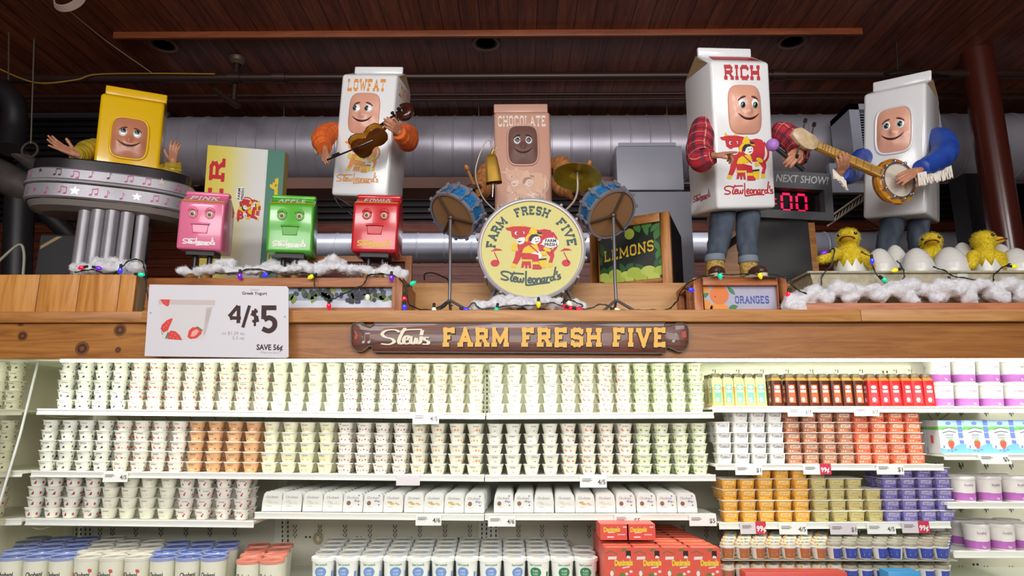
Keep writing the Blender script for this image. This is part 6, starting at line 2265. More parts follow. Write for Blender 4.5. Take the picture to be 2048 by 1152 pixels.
def string_lights(label, wire, bulbs, Y):
    W3 = [U(*(p if len(p) == 3 else (p[0], p[1], Y))) for p in wire]
    t = thing('string_lights', label, 'string lights', W3[0])
    S = spline([tuple(p) for p in W3], 8)
    obj('wire', MB().tube(S, .0028, 6).tube([Vector(p) + Vector((.004 * math.sin(i * .9), -.002, .004 * math.cos(i * .9))) for i, p in enumerate(S)], .0022, 6), WIRE, t)
    for x, y, c, dx, dy, *yy in bulbs:
        yq = yy[0] if yy else Y - .02
        a = U(x, y, yq)
        d = (CAMR @ Vector((dx, 0, -dy))).normalized()
        Q = d.to_track_quat('Z', 'Y').to_matrix().to_4x4()
        Mx = Matrix.Translation(a) @ Q
        bo = obj('bulb', MB().lathe([(.005, -.014), (.010, -.007), (.0125, .001), (.011, .01), (.007, .018), (.0012, .024)], 14, 0, Mx), BULB[c], t, smooth=80)
        obj('socket', MB().lathe([(.004, -.033), (.007, -.031), (.0078, -.012), (.005, -.010)], 12, 0, Mx), WIRE, bo, smooth=50)


string_lights('string of coloured bulbs over the cotton at the foot of the silver podium', [(150, 545), (170, 541), (190, 540), (207, 547), (226, 547), (240, 538), (255, 524), (272, 519), (285, 525, 3.4), (291, 548, 3.27), (293, 575, 3.24), (297, 600, 3.24)], [(164, 535, 'red', -.9, .2), (196, 536, 'purple', .9, .2), (241, 540, 'blue', -.1, 1), (281, 549, 'teal', 1, .1, 3.27)], 3.42)
string_lights('string of coloured bulbs draped over the grape crate', [(430, 546), (470, 546), (500, 538), (530, 541), (565, 549), (600, 546), (626, 551, 3.32), (631, 575, 3.31), (650, 597, 3.31), (668, 597, 3.31), (700, 582, 3.31), (728, 568, 3.31), (736, 552, 3.32), (760, 548), (785, 551), (803, 562, 3.31), (814, 585, 3.31), (818, 608, 3.3), (842, 619, 3.24), (870, 618, 3.24), (893, 606, 3.24), (905, 612, 3.24)], [(480, 551, 'purple', 0, 1, 3.32), (532, 549, 'blue', -.9, .5, 3.33), (623, 553, 'yellow', -.6, .3, 3.31), (658, 611, 'red', 0, 1, 3.29), (735, 593, 'cream', 0, 1, 3.29), (783, 555, 'purple', 0, 1, 3.31), (824, 567, 'teal', .8, -.4, 3.29), (809, 597, 'red', 0, 1, 3.29), (809, 613, 'blue', 0, 1, 3.27), (868, 619, 'cream', 0, 1, 3.2), (931, 619, 'blue', .8, .2, 3.22)], 3.42)
string_lights('string of coloured bulbs on the cotton under the bass drum', [(935, 616), (948, 606), (960, 617), (990, 616), (1022, 611), (1045, 612), (1080, 609), (1105, 606), (1130, 614)], [(993, 619, 'teal', -.2, .9, 3.22), (1077, 607, 'yellow', 0, .6, 3.26)], 3.27)
string_lights('tangle of dark green wire and red bulbs beside the bass drum foot', [(1122, 606), (1135, 600), (1150, 604), (1165, 612), (1150, 616), (1135, 611), (1160, 618), (1180, 617), (1200, 609), (1216, 612), (1232, 620), (1262, 621), (1300, 620), (1330, 621), (1352, 605, 3.28), (1364, 580, 3.34), (1385, 561, 3.36), (1420, 551, 3.37), (1470, 549, 3.37), (1540, 549, 3.37), (1577, 560, 3.37), (1588, 575, 3.36), (1612, 588, 3.3)], [(1130, 612, 'red', .2, .9, 3.24), (1142, 616, 'red', .9, .3, 3.23), (1157, 618, 'red', .9, .2, 3.22), (1138, 606, 'cream', .5, .5, 3.24), (1233, 620, 'cream', .9, .2, 3.22), (1381, 579, 'blue', .9, .25, 3.32), (1440, 551, 'teal', .2, .8, 3.33), (1520, 550, 'yellow', .2, .6, 3.33), (1576, 588, 'red', -.2, 1, 3.32)], 3.25)
string_lights('string of coloured bulbs over the chicks and egg tray', [(1655, 503, 3.48), (1668, 499), (1662, 530), (1645, 550), (1642, 570)], [(1650, 505, 'purple', -.9, .25, 3.46)], 3.44)
string_lights('string of coloured bulbs looped over the front of the egg tray', [(1722, 503, 3.48), (1740, 515, 3.46), (1748, 540), (1765, 562), (1785, 568), (1805, 560), (1808, 545), (1800, 528), (1793, 522)], [(1744, 521, 'blue', .1, 1, 3.42), (1791, 540, 'yellow', -.9, .2, 3.4), (1768, 559, 'teal', .8, .6, 3.38)], 3.42)
string_lights('string of coloured bulbs hanging under the right chick', [(1866, 534), (1890, 542), (1905, 552), (1940, 558), (1968, 563), (1985, 566), (1988, 550), (2005, 535), (2020, 528)], [(1898, 565, 'blue', 0, 1, 3.38), (1966, 579, 'teal', -.8, .7, 3.38), (2027, 533, 'yellow', 1, .1, 3.42)], 3.42)
# ---------------------------------------------------------------- packaged goods in the case
LIDW = mat('lid_white', '#e2e4da', .4)
INKD = mat('pack_ink', '#4a4740', .6)
ORD = ['first', 'second', 'third', 'fourth', 'fifth', 'sixth', 'seventh', 'eighth', 'ninth', 'tenth', 'eleventh', 'twelfth']


def level(i, n):
    """i counts from the bottom"""
    return 'top' if i == n - 1 else 'bottom' if i == 0 else ORD[n - 1 - i] + ' from top'


def cyl_map(r0, z0, r1, z1, off=.0005):
    """(angle, z, w) on a cone between two rings; angle 0 faces the viewer"""
    def f(a, z, w=0):
        r = r0 + (r1 - r0) * (z - z0) / (z1 - z0) + off + w
        return Vector((math.sin(a) * r, -math.cos(a) * r, z))
    return f


def square_map(r0, z0, r1, z1, e=5.0, off=.0005):
    def f(a, z, w=0):
        r = r0 + (r1 - r0) * (z - z0) / (z1 - z0) + off + w
        s, c = math.sin(a), math.cos(a)
        k = (abs(s) ** e + abs(c) ** e) ** (-1 / e)
        return Vector((s * k * r, -c * k * r, z))
    return f


def lathe_map(b, rows, f_e, n=24, mi=0, cap0=True, cap1=True, mis=None):
    """rows (r,z) with squareness f_e"""
    pts = []
    for r, z in rows:
        for j in range(n):
            a = 2 * math.pi * (j + .5) / n
            s, c = math.sin(a), math.cos(a)
            k = (abs(s) ** f_e + abs(c) ** f_e) ** (-1 / f_e) if f_e > 2 else 1
            pts.append(Vector((s * k * r, -c * k * r, z)))
    for i in range(len(rows) - 1):
        b.add(pts[i * n:(i + 2) * n], [(j, j + n, (j + 1) % n + n, (j + 1) % n) for j in range(n)], mis[i] if mis else mi)
    if cap0:
        b.add(pts[:n], [list(range(n))], mis[0] if mis else mi)
    if cap1:
        b.add(pts[-n:], [list(range(n - 1, -1, -1))], mis[-1] if mis else mi)
    return b


def word_on(b, s, f, a0, z, h, width_rad, mi, res=1, bold=.01, w=0.0):
    P, wd = type_text(s, bold, res)
    for pl in P:
        b.poly([f(a0 + (p[0] / wd - .5) * width_rad, z + p[1] * h, w) for p in pl], mi)


def word_flat(b, s, f, u, v, h, wd, mi, bold=.01, res=1, w=0.0, slant=0.0):
    P, ww = type_text(s, bold, res)
    for pl in P:
        b.poly([f(u + (p[0] / ww - .5) * wd, v + p[1] * h + slant * p[0] / ww, w) for p in pl], mi)


def spot(f, a, z, ra, rz, n=8, w=0.0):
    return [f(a + ra * math.cos(-6.283 * i / n), z + rz * math.sin(-6.283 * i / n) * -1, w) for i in range(n)][::-1]


def proto(name, b, mats, parts=(), smooth=40):
    """a product at the origin: the mesh is the thing, parts its children"""
    o = link(name, mesh_of(name, b, mats, None, smooth))
    for pn, pb, pm in parts:
        link(pn, mesh_of(pn, pb, pm, None, smooth), o)
    return kids(o)


def drop(o):
    for c in list(KIDS.get(o.name, [])):
        bpy.data.objects.remove(c)
    bpy.data.objects.remove(o)


# ---- small yogurt cups
CH, CR = .0505, .0435
FLAV = {}


def yogurt_proto(key, word, fruit, body='#e6e7da', dots=(), dotcols=('#444',)):
    bm_ = mat('cup_' + key, body, .4)
    cols = [mat('cup_art_' + key + str(i), c, .5) for i, c in enumerate(dotcols)]
    b = MB()
    rows = [(.0275, 0), (.0292, .002), (.0318, .012), (.0325, .0125), (.0398, .046), (.0405, .0475)]
    lathe_map(b, rows, 2, 22, 0, True, True)
    f = cyl_map(.0325, .0125, .0398, .046, .0004)
    for k in range(3):
        a0 = k * 2.094
        word_on(b, 'Chobani', f, a0 - .1, .034, .0058, .78, 1, 1, .02)
        b.poly([f(a0 - .42, .0305), f(a0 + .16, .0305), f(a0 + .16, .0313), f(a0 - .42, .0313)], 1)
        for (da, z, ra, rz, ci) in dots:
            b.poly([f(a0 + da + ra / .036 * math.cos(6.283 * i / 8), z + rz * math.sin(6.283 * i / 8), .0003) for i in range(8)], 2 + ci)
    lid = MB()
    lathe_map(lid, [(.0405, .0472), (CR, .0474), (CR, .0492), (.042, .0502)], 2, 22)
    name = word + '_yogurt_cup'
    o = proto(name, b, [bm_, INKD] + cols, [('lid', lid, LIDW)])
    one = MB()
    FLAV[key] = (o, fruit, name)
    return o


D1 = ((.30, .017, .005, .0055, 0), (-.62, .02, .004, .0055, 0), (.12, .0135, .003, .002, 0), (-.9, .041, .003, .003, 0))
D2 = ((-.55, .019, .0045, .007, 0), (-.36, .0145, .005, .003, 0), (.3, .016, .0065, .0045, 0), (.75, .0145, .004, .002, 1), (-.75, .042, .003, .004, 0))
D3 = ((.35, .018, .004, .004, 0), (-.55, .018, .0042, .004, 0), (-.1, .0145, .004, .0025, 0), (.9, .015, .004, .003, 0), (-.75, .0425, .0035, .0035, 0))
D4 = ((.1, .018, .0065, .006, 0), (.55, .017, .005, .0055, 0), (-.3, .015, .004, .003, 1))
D5 = ((.05, .0145, .007, .004, 0), (-.8, .017, .006, .006, 0), (.85, .018, .004, .006, 1), (.9, .04, .006, .004, 1), (-.7, .04, .004, .004, 1))
yogurt_proto('blue', 'blueberry', 'blueberry', '#e6e8dc', D1, ('#36395f',))
yogurt_proto('straw', 'strawberry', 'strawberry', '#e9e9de', D2, ('#d8604c', '#7d9a4c'))
yogurt_proto('peach', 'peach', 'peach', '#e8e7d6', D4, ('#e29a62', '#e8b98c'))
yogurt_proto('plain', 'vanilla', 'plain', '#e8e8d6', ((.3, .016, .006, .003, 0), (-.3, .015, .005, .002, 0)), ('#d9d2a0',))
yogurt_proto('cherry', 'black_cherry', 'cherry', '#e8e8dd', D3, ('#8a2f33',))
yogurt_proto('coco', 'coconut', 'coconut', '#e6e8dc', ((.0, .014, .005, .002, 0),), ('#8a7350',))
yogurt_proto('sban', 'strawberry_banana', 'banana strawberry', '#e7e8da', D2, ('#dd7a62', '#d8b94c'))
yogurt_proto('lime', 'key_lime', 'lime', '#e2e8d0', D5, ('#86a03a', '#b9c97a'))
yogurt_proto('coffee', 'pumpkin', 'pumpkin', '#d9a87c', ((.0, .014, .008, .003, 0), (.6, .015, .003, .004, 1), (-.7, .015, .003, .004, 1)), ('#e8dcc8', '#7a4420'))
yogurt_proto('banana', 'banana', 'banana', '#e9e7cc', ((.3, .016, .008, .004, 0), (-.4, .016, .006, .005, 0)), ('#dbc96a',))
yogurt_proto('rasp', 'raspberry', 'raspberry', '#e9e7dd', D3, ('#a5384a',))
yogurt_proto('mixed', 'mixed_berry', 'mixed berry', '#e6e6dc', ((.32, .018, .0055, .0065, 0), (.12, .014, .003, .002, 1), (.4, .025, .0025, .003, 1), (-.8, .02, .005, .007, 0)), ('#b8323a', '#2e2a4a'))
yogurt_proto('pom', 'pomegranate', 'pomegranate', '#e8e6dc', ((.3, .018, .0045, .0055, 0), (.42, .026, .0035, .004, 0), (-.6, .017, .0045, .005, 0), (-.9, .04, .004, .004, 0)), ('#b5304c',))
FIRST = {}


def cups(shelf_key, sh_name, px0, px1, runs, nlev, Y=3.425, rows=2, skip=()):
    """runs: (flavour, count); columns spread evenly between two pixels"""
    zf = SHELVES[shelf_key]
    y_ref = 800
    n = sum(c for _, c in runs)
    xs0, xs1 = U(px0, 850, Y).x, U(px1, 850, Y).x
    rg = random.Random(px0)
    ci = 0
    tot = {}
    for fl, cnt in runs:
        o, fruit, nm = FLAV[fl]
        for k in range(cnt):
            tot[(fl)] = tot.get(fl, 0) + 1
            x = xs0 + (xs1 - xs0) * ci / max(1, n - 1)
            for r in range(rows):
                for i in range(nlev):
                    if r == 0 and (ci, i) in skip:
                        continue
                    loc = (x + rg.uniform(-.0035, .0035), Y + r * .094 + rg.uniform(-.004, .004) , zf(x) + i * CH)
                    kind = ('tan ' if fl == 'coffee' else 'white ') + fruit + ' yogurt cup'
                    where = f'{level(i, nlev)} of {ORD[tot[fl] - 1]} stack, {sh_name}'
                    lab = f'{kind}, {where}' if r == 0 else f'{fruit} cup behind front one, {where}'
                    c = dup(o, loc, rg.gauss(0, .22), lab, f'{fruit} yogurt cups on the {sh_name}')
            ci += 1


cups('L1a', 'top shelf', 124, 951, [('blue', 4), ('straw', 4), ('peach', 4), ('plain', 4), ('cherry', 4), ('peach', 4)][:2] + [('sban', 4), ('plain', 4), ('cherry', 4), ('peach', 4)], 5)
cups('L1b', 'top shelf, right bay', 992, 1395, [('coco', 4), ('sban', 4), ('lime', 4)], 5)
cups('L2a', 'second shelf', 104, 951, [('blue', 4), ('straw', 4), ('coffee', 4), ('banana', 4), ('rasp', 4), ('peach', 4)], 5)
cups('L2b', 'second shelf, right bay', 990, 1396, [('coco', 4), ('sban', 4), ('lime', 4)], 5)
cups('L3a', 'third shelf', 92, 497, [('mixed', 4), ('plain', 4), ('pom', 4)], 4)
# the neighbouring bay seen through the tinted panel
for key, nm, y in (('M1', 'top shelf beyond glass', 5), ('M2', 'second shelf beyond glass', 5), ('M3', 'third shelf beyond glass', 4)):
    cups(key, nm, -48, 20, [('blue' if key != 'M3' else 'mixed', 3)], y, 3.44, 1)
for v in FLAV.values():
    drop(v[0])

# ---- squat skyr tubs with foil lids
SH = .0545
SKYR = {}
for key, nm, col, lab_, tx in (('white', 'vanilla', '#e4e4e0', '#e4e4e0', '#4a4a52'), ('brown', 'coffee', '#b3775a', '#dcc4b0', '#7a4630'), ('red', 'strawberry', '#e57552', '#f0c9b0', '#c0402a'), ('orange', 'orange', '#e0a53c', '#ecca8a', '#c07a1c'), ('olive', 'pear', '#bfb275', '#cfc48c', '#8a7a3c'), ('purple', 'blueberry', '#7a72b2', '#b3aec8', '#4a447c')):
    b = MB()
    rows = [(.0335, 0), (.035, .003), (.0412, .047), (.0418, .049)]
    lathe_map(b, rows, 5, 28)
    f = square_map(.035, .003, .0412, .047, 5, .0005)
    for k in range(4):
        a0 = k * math.pi / 2
        g = lambda x, z, w=0: f(a0 + math.atan(x / .040), z, w)
        if key != 'white':
            b.poly([g(x, z) for x, z in ((-.026, .039), (-.026, .026), (-.018, .024), (.018, .024), (.026, .026), (.026, .039), (.018, .042), (-.018, .042))], 1)
            b.poly([g(x, z, .0003) for x, z in ((-.018, .033), (-.018, .031), (.018, .031), (.018, .033))], 2)
            for x in (-.026, -.012, .02, .028):
                b.poly([g(x + .004 * math.cos(q / 8 * 6.283), .012 + .004 * math.sin(q / 8 * 6.283)) for q in range(8)], 2 if x > 0 else 1)
        else:
            for x0, z0, x1, z1 in ((-.024, .038, -.018, .041), (-.024, .031, -.018, .028), (.018, .041, .024, .038), (.018, .028, .024, .031), (-.018, .0265, .018, .028), (-.025, .031, -.0235, .038), (.0235, .031, .025, .038)):
                b.poly([g(x0, z0), g(x1, min(z0, z1)), g(x1, max(z0, z1) + .0006), g(x0, max(z0, z1) + .0006)], 2)
            word_flat(b, 'siggis', lambda u, v, w=0: g(u, v, w), 0, .0325, .005, .03, 2, .02)
            b.poly([g(x, z) for x, z in ((-.008, .015), (.008, .015), (.008, .016), (-.008, .016))], 2)
    lid = MB()
    lathe_map(lid, [(.0415, .0483), (.0462, .0487), (.0462, .0508), (.044, .0512)], 6, 28)
    nm_ = nm + '_skyr_tub'
    SKYR[key] = (proto(nm_, b, [mat('skyr_' + key, col, .45), mat('skyr_l_' + key, lab_, .5), mat('skyr_t_' + key, tx, .5)], [('foil_lid', lid, mat('foil_lid', '#e8e6e0', .4))]), nm)


def skyr(key, colname, shelf_key, sh, px0, cols, pitch, Y=3.425):
    """cols: number of tubs in each stack"""
    o, nm = SKYR[key]
    zf = SHELVES[shelf_key]
    rg = random.Random(px0)
    for k, nlev in enumerate(cols):
        x = U(px0 + k * pitch, 900, Y).x
        for r in range(2):
            for i in range(nlev):
                if r == 1 and i < nlev - 2:
                    continue
                w_ = f'{level(i, nlev)} of {ORD[k]} stack, {sh}'
                dup(o, (x + rg.uniform(-.002, .002), Y + r * .096 + rg.uniform(-.003, .003), zf(x) + i * .0515), rg.gauss(0, .05), f'{colname} foil-lidded tub, {w_}' if r == 0 else f'{colname} tub behind front one, {w_}', f'{colname} skyr tubs on the {sh}')


skyr('white', 'white', 'R2', 'middle right shelf', 1445, [4, 5, 5, 5], 35)
skyr('brown', 'brown', 'R2', 'middle right shelf', 1584, [5, 5, 5, 5], 34.5)
skyr('red', 'orange red', 'R2', 'middle right shelf', 1721, [5, 5, 5, 5, 5][:4], 34.8)
skyr('orange', 'amber', 'R3', 'lower right shelf', 1450, [4, 4, 5, 5, 5], 35)
skyr('olive', 'olive', 'R3', 'lower right shelf', 1626, [5, 4, 4, 3], 34.8)
skyr('purple', 'purple', 'R3', 'lower right shelf', 1764, [5, 5, 5, 5], 35.2)
for v in SKYR.values():
    drop(v[0])

# ---- square drink bottles
BT = {}
for key, nm, low, top, lab_, hd in (('cream', 'smoothie', '#c9a566', '#d8cf9c', '#5fb38c', '#e6efe6'), ('brown', 'cold_brew', '#4a2416', '#b88a3c', '#b0552f', '#ecd8c8'), ('red', 'juice', '#c22a2a', '#c8742c', '#cf3f48', '#f0d0cc')):
    b = MB()
    hb = .168
    lathe_map(b, [(.0265, 0), (.0285, .003), (.0285, .1), (.0285, .133), (.0235, .145), (.0185, .150), (.0185, .158)], 6, 28, mis=[0, 0, 1 if key == 'cream' else 0, 1, 1, 1])
    f = square_map(.0285, .003, .0285, .133, 6, .0006)
    for k in range(4):
        g = lambda x, z, w=0: f(k * math.pi / 2 + math.atan(x / .0285), z, w)
        q = ((-.0165, .02), (.0165, .02), (.0165, .112), (-.0165, .112))
        b.poly([g(*p) for p in q], 2)
        b.poly([g(.013 * math.cos(q / 10 * 6.283), .099 + .009 * math.sin(q / 10 * 6.283), .0004) for q in range(10)], 3)
        b.poly([g(x, z, .0004) for x, z in ((-.013, .072), (.013, .072), (.013, .084), (-.013, .084))], 3)
        b.poly([g(x, z, .0006) for x, z in ((-.010, .077), (.010, .077), (.010, .079), (-.010, .079))], 2)
        b.poly([g(-.003 + .009 * math.cos(q / 10 * 6.283), .036 + .012 * math.sin(q / 10 * 6.283), .0004) for q in range(10)], 3 if key != 'cream' else 1)
    cap = MB()
    lathe_map(cap, [(.019, .150), (.0225, .151), (.0225, .167), (.021, .169)], 2, 24)
    BT[key] = proto(nm + '_bottle', b, [mat('bottle_' + key, low, .18, coat=.4), mat('bottle_top_' + key, top, .18, coat=.4), mat('bottle_label_' + key, lab_, .5), mat('bottle_print_' + key, hd, .5)], [('cap', cap, mat('bottle_cap', '#77725c', .4, .3))])
zf = SHELVES['R1']
for key, px0, n, pitch, cn in (('cream', 1433, 5, 21.6, 'cream coloured bottle with green label'), ('brown', 1551, 8, 22.4, 'dark brown bottle with orange label'), ('red', 1743, 6, 22.2, 'red bottle with pink label')):
    rg = random.Random(px0)
    for k in range(n):
        for r in range(2 if key != 'cream' else 3):
            px = px0 + k * pitch + (6 if key == 'brown' and k else 0)
            x = U(px, 790, 3.41).x
            o_ = f'{ORD[k]} in its row on the upper right shelf' if r == 0 else f'{"" if r == 1 else "second "}behind the {ORD[k]} front one, upper right shelf'
            dup(BT[key], (x, 3.41 + r * .064, zf(x)), rg.gauss(0, .05), f'{cn}, {o_}', cn.split(' with')[0] + 's on the upper right shelf')
x = U(1724, 790, 3.56).x
dup(BT['red'], (x, 3.56, zf(x)), 0, 'red bottle set back beside the last dark brown bottle on the upper right shelf', 'red bottles on the upper right shelf')
for o in BT.values():
    drop(o)

# ---- big round tubs
def big_tub(name, r, h, art, mats, lid_r, lid_h, lidm, extra_lid=None, rb=None, n=36):
    b = MB()
    rb = rb or r * .86
    rows = [(rb * .97, 0), (rb, .003), (r, h - lid_h), (r, h - lid_h + .001)]
    lathe_map(b, rows, 2, n)
    f = cyl_map(rb, .003, r, h - lid_h, .0006)
    art(b, f, r, h)
    lid = MB()
    lathe_map(lid, [(r, h - lid_h - .002), (lid_r, h - lid_h), (lid_r, h - .002), (lid_r - .002, h), (lid_r - .005, h), (lid_r - .007, h - .003), (.001, h - .003)], 2, n)
    ps = [('lid', lid, lidm)]
    if extra_lid:
        e = MB()
        extra_lid(e, lid_r, h - .0026)
        ps.append(('lid_print', e, extra_lid.mats))
    return proto(name, b, mats, ps)


def art_purple(b, f, r, h):
    for k in range(3):
        a0 = k * 2.094
        for i in range(16):
            a = a0 + i * .131 - 1.047
            b.poly([f(a, .006), f(a + .131, .006), f(a + .131, .042 if 4 <= i < 12 else .044), f(a, .042 if 4 <= i < 12 else .044)], 1)
        word_on(b, 'Stonyfield', f, a0, .076, .012, .75, 2, 1, .01)
        word_on(b, 'Plain', f, a0 + .1, .012, .011, .3, 0, 1, .02, .0004)
        b.poly([f(a0 - .2, .07), f(a0 + .35, .07), f(a0 + .35, .072), f(a0 - .2, .072)], 2)


PURP = [mat('tub_white', '#e4e1dc', .4), mat('tub_orchid', '#b56ab8', .45), mat('tub_mauve_ink', '#8a5a8c', .5)]
tub = big_tub('large_yogurt_tub', .0595, .122, art_purple, PURP, .062, .014, mat('tub_lid_pale', '#dcdad8', .4))
for key, px0, n, pitch, lev, nm in (('R1', 1896, 4, 50, 2, 'upper right shelf'), ('R3b', 1914, 3, 51, 1, 'shelf under the blue pouch boxes'), ('R4b', 1929, 3, 48.5, 1, 'lowest right shelf')):
    zf = SHELVES[key]
    for k in range(n):
        for r in range(2):
            for i in range(lev):
                x = U(px0 + k * pitch, 900, 3.43).x + r * .01
                pos = f'{ORD[k]} from the left' + (f', {"upper" if i else "lower"} layer' if lev > 1 else '')
                dup(tub, (x, 3.43 + r * .134, zf(x) + i * .1225), random.gauss(0, .12), f'large white and orchid tub, {nm}, {"" if r == 0 else "behind "}{pos}', f'large white and orchid tubs on the {nm}')
x = U(1872, 1090, 3.64).x
dup(tub, (x, 3.64, SHELVES['R4b'](x)), .2, 'large white and orchid tub half hidden behind the right end of the blue cup rows', 'large white and orchid tubs on the lowest right shelf')
drop(tub)


def art_chob(b, f, r, h, col=None):
    for k in range(2):
        a0 = k * math.pi
        word_on(b, 'Chobani', f, a0, h * .56, .02, 1.25, 1, 2, .035)
        b.poly([f(a0 - .5, h * .48), f(a0 + .2, h * .48), f(a0 + .2, h * .49), f(a0 - .5, h * .49)], 3)
        if col:
            for da, z, L_, ro in ((-.8, .6, .04, 1.1), (.62, .7, .036, -.8), (.6, .38, .05, 1.0), (-.55, .3, .042, -.3), (-.1, .2, .04, .3), (1.3, .5, .04, .8), (-1.4, .45, .04, -.9)):
                b.poly([f(a0 + da + u / r, h * z + v, .0012) for u, v in leaf(0, 0, L_ * .62, L_ * .42, ro, 6)], 2)


def lid_ring(col):
    def g(b, r, z):
        b.add([(math.cos(6.283 * j / 24) * q, math.sin(6.283 * j / 24) * q, z) for q in (r * .3, r * .86) for j in range(24)], [(j, (j + 1) % 24, (j + 1) % 24 + 24, j + 24) for j in range(24)])
    g.mats = mat('lid_ring_' + col[1:], col, .35, coat=.3)
    return g


CB = [mat('chob_white', '#e2e2d2', .4), mat('chob_ink', '#3c3c3a', .5), mat('chob_berry', '#d0543e', .5), GREYINK]
WELL = .8006
LIDM = mat('tub_lid_clear', '#dddfd6', .2, coat=.4)
LIDB = mat('tub_lid_blue', '#99a6d0', .2, coat=.4)
tb = big_tub('plain_yogurt_tub', .057, .188, lambda b, f, r, h: art_chob(b, f, r, h), CB, .06, .014, LIDB, lid_ring('#4a62b4'))
ts = big_tub('strawberry_yogurt_tub', .057, .188, lambda b, f, r, h: art_chob(b, f, r, h, 1), CB, .06, .014, LIDM, lid_ring('#d8cdbb'))
tp = big_tub('peach_yogurt_tub', .054, .175, lambda b, f, r, h: art_chob(b, f, r, h), CB, .057, .014, mat('tub_lid_pink', '#e08e7c', .25, coat=.3), lid_ring('#e0806c'))


def rowtub(proto_, px, ylid, Y, lab, grp, h, rot=None):
    """a tub standing in the well whose lid rim sits at the given height in the photo"""
    x = U(px, ylid, Y).x
    return dup(proto_, (x, Y, WELL), random.gauss(0, .25) if rot is None else rot, lab, grp)


for r, Y in enumerate((3.22, 3.345, 3.47, 3.595, 3.72)):
    for k in range(11):
        px = 30 + k * 50 + r * 11 - (8 if r % 2 else 0)
        pr, c, nm = (tb, 'blue lidded', 'plain') if k in (0, 1, 2, 6, 7, 8) else (ts, 'strawberry printed', 'strawberry')
        if k >= 9:
            if r > 3:
                continue
            pr, c, nm = tp, 'pink lidded', 'peach'
            px = 500 + (k - 9) * 46 + r * 6
        if r == 4 and k > 3:
            continue
        row = ('front row', 'second row', 'third row', 'fourth row', 'back row')[r]
        zoff = 0.0
        o = rowtub(pr, px, 1100, Y, f'{c} yogurt tub, {ORD[k]} in the {row} of the bottom well', f'{nm} yogurt tubs in the bottom well', .15)
for o in (tb, ts, tp):
    drop(o)


def art_green(colr):
    def g(b, f, r, h):
        for k in range(2):
            a0 = k * math.pi
            word_on(b, 'Stew Leonards', f, a0, h * .79, .011, 1.15, 1, 1, .03)
            N_ = 14
            for i in range(N_):
                q0, q1 = -1 + 2 * i / N_, -1 + 2 * (i + 1) / N_
                s0, s1 = (h * .145 * math.sqrt(max(0, 1 - q * q)) for q in (q0, q1))
                zc = h * .61
                b.poly([f(a0 + .56 * q0, zc - s0), f(a0 + .56 * q1, zc - s1), f(a0 + .56 * q1, zc + s1), f(a0 + .56 * q0, zc + s0)], 2)
            word_on(b, 'LOWFAT' if colr == 'b' else 'PLAIN', f, a0, h * .625, .010, .5, 3, 1, .0, .0005)
            word_on(b, 'YOGURT', f, a0, h * .535, .010, .5, 3, 1, .0, .0005)
            b.poly([f(a0 + 1.1, h * .3), f(a0 + 1.35, h * .3), f(a0 + 1.35, h * .62), f(a0 + 1.1, h * .62)], 2)
    return g


def lid_art(b, r, z):
    b.poly([(math.cos(q / 12 * 6.283) * r * .3 - r * .25, math.sin(q / 12 * 6.283) * r * .25, z) for q in range(12)], 0)
    b.poly([(math.cos(q / 12 * 6.283) * r * .3 + r * .3, math.sin(q / 12 * 6.283) * r * .4, z) for q in range(12)], 1)


lid_art.mats = [mat('lid_tan', '#cdbf8e', .5), mat('lid_pale_blue', '#bcc6d6', .5)]
WTUB = [mat('white_tub', '#e3e5e2', .35), mat('tub_green_ink', '#5b8f72', .5), mat('tub_blue', '#6b8fc8', .5), mat('tub_paper', '#e6e8ea', .5)]
ta = big_tub('white_lidded_tub', .0535, .162, art_green('b'), WTUB, .058, .016, mat('white_lid', '#e9ebea', .35), lid_art)
tg = big_tub('white_lidded_tub', .0535, .162, art_green('g'), [WTUB[0], WTUB[1], mat('tub_green', '#1f7a4c', .5), WTUB[3]], .058, .016, MATS['white_lid'], lid_art)
for r, Y in enumerate((3.36, 3.48, 3.6, 3.72, 3.84)):
    for k in range(12):
        px = 648 + k * 47.6 + r * 6.5 * (1 - k / 7.5)
        if k >= 11 and r > 2:
            continue
        row = ('front row', 'second row', 'third row', 'fourth row', 'back row')[r]
        pr, c = (ta, 'blue oval') if k < 9 else (tg, 'green oval')
        rowtub(pr, px, 1110, Y, f'white lidded tub with {c} label, {ORD[k]} in the {row} of the well', 'white lidded tubs in the bottom well', .142)
drop(ta)
drop(tg)

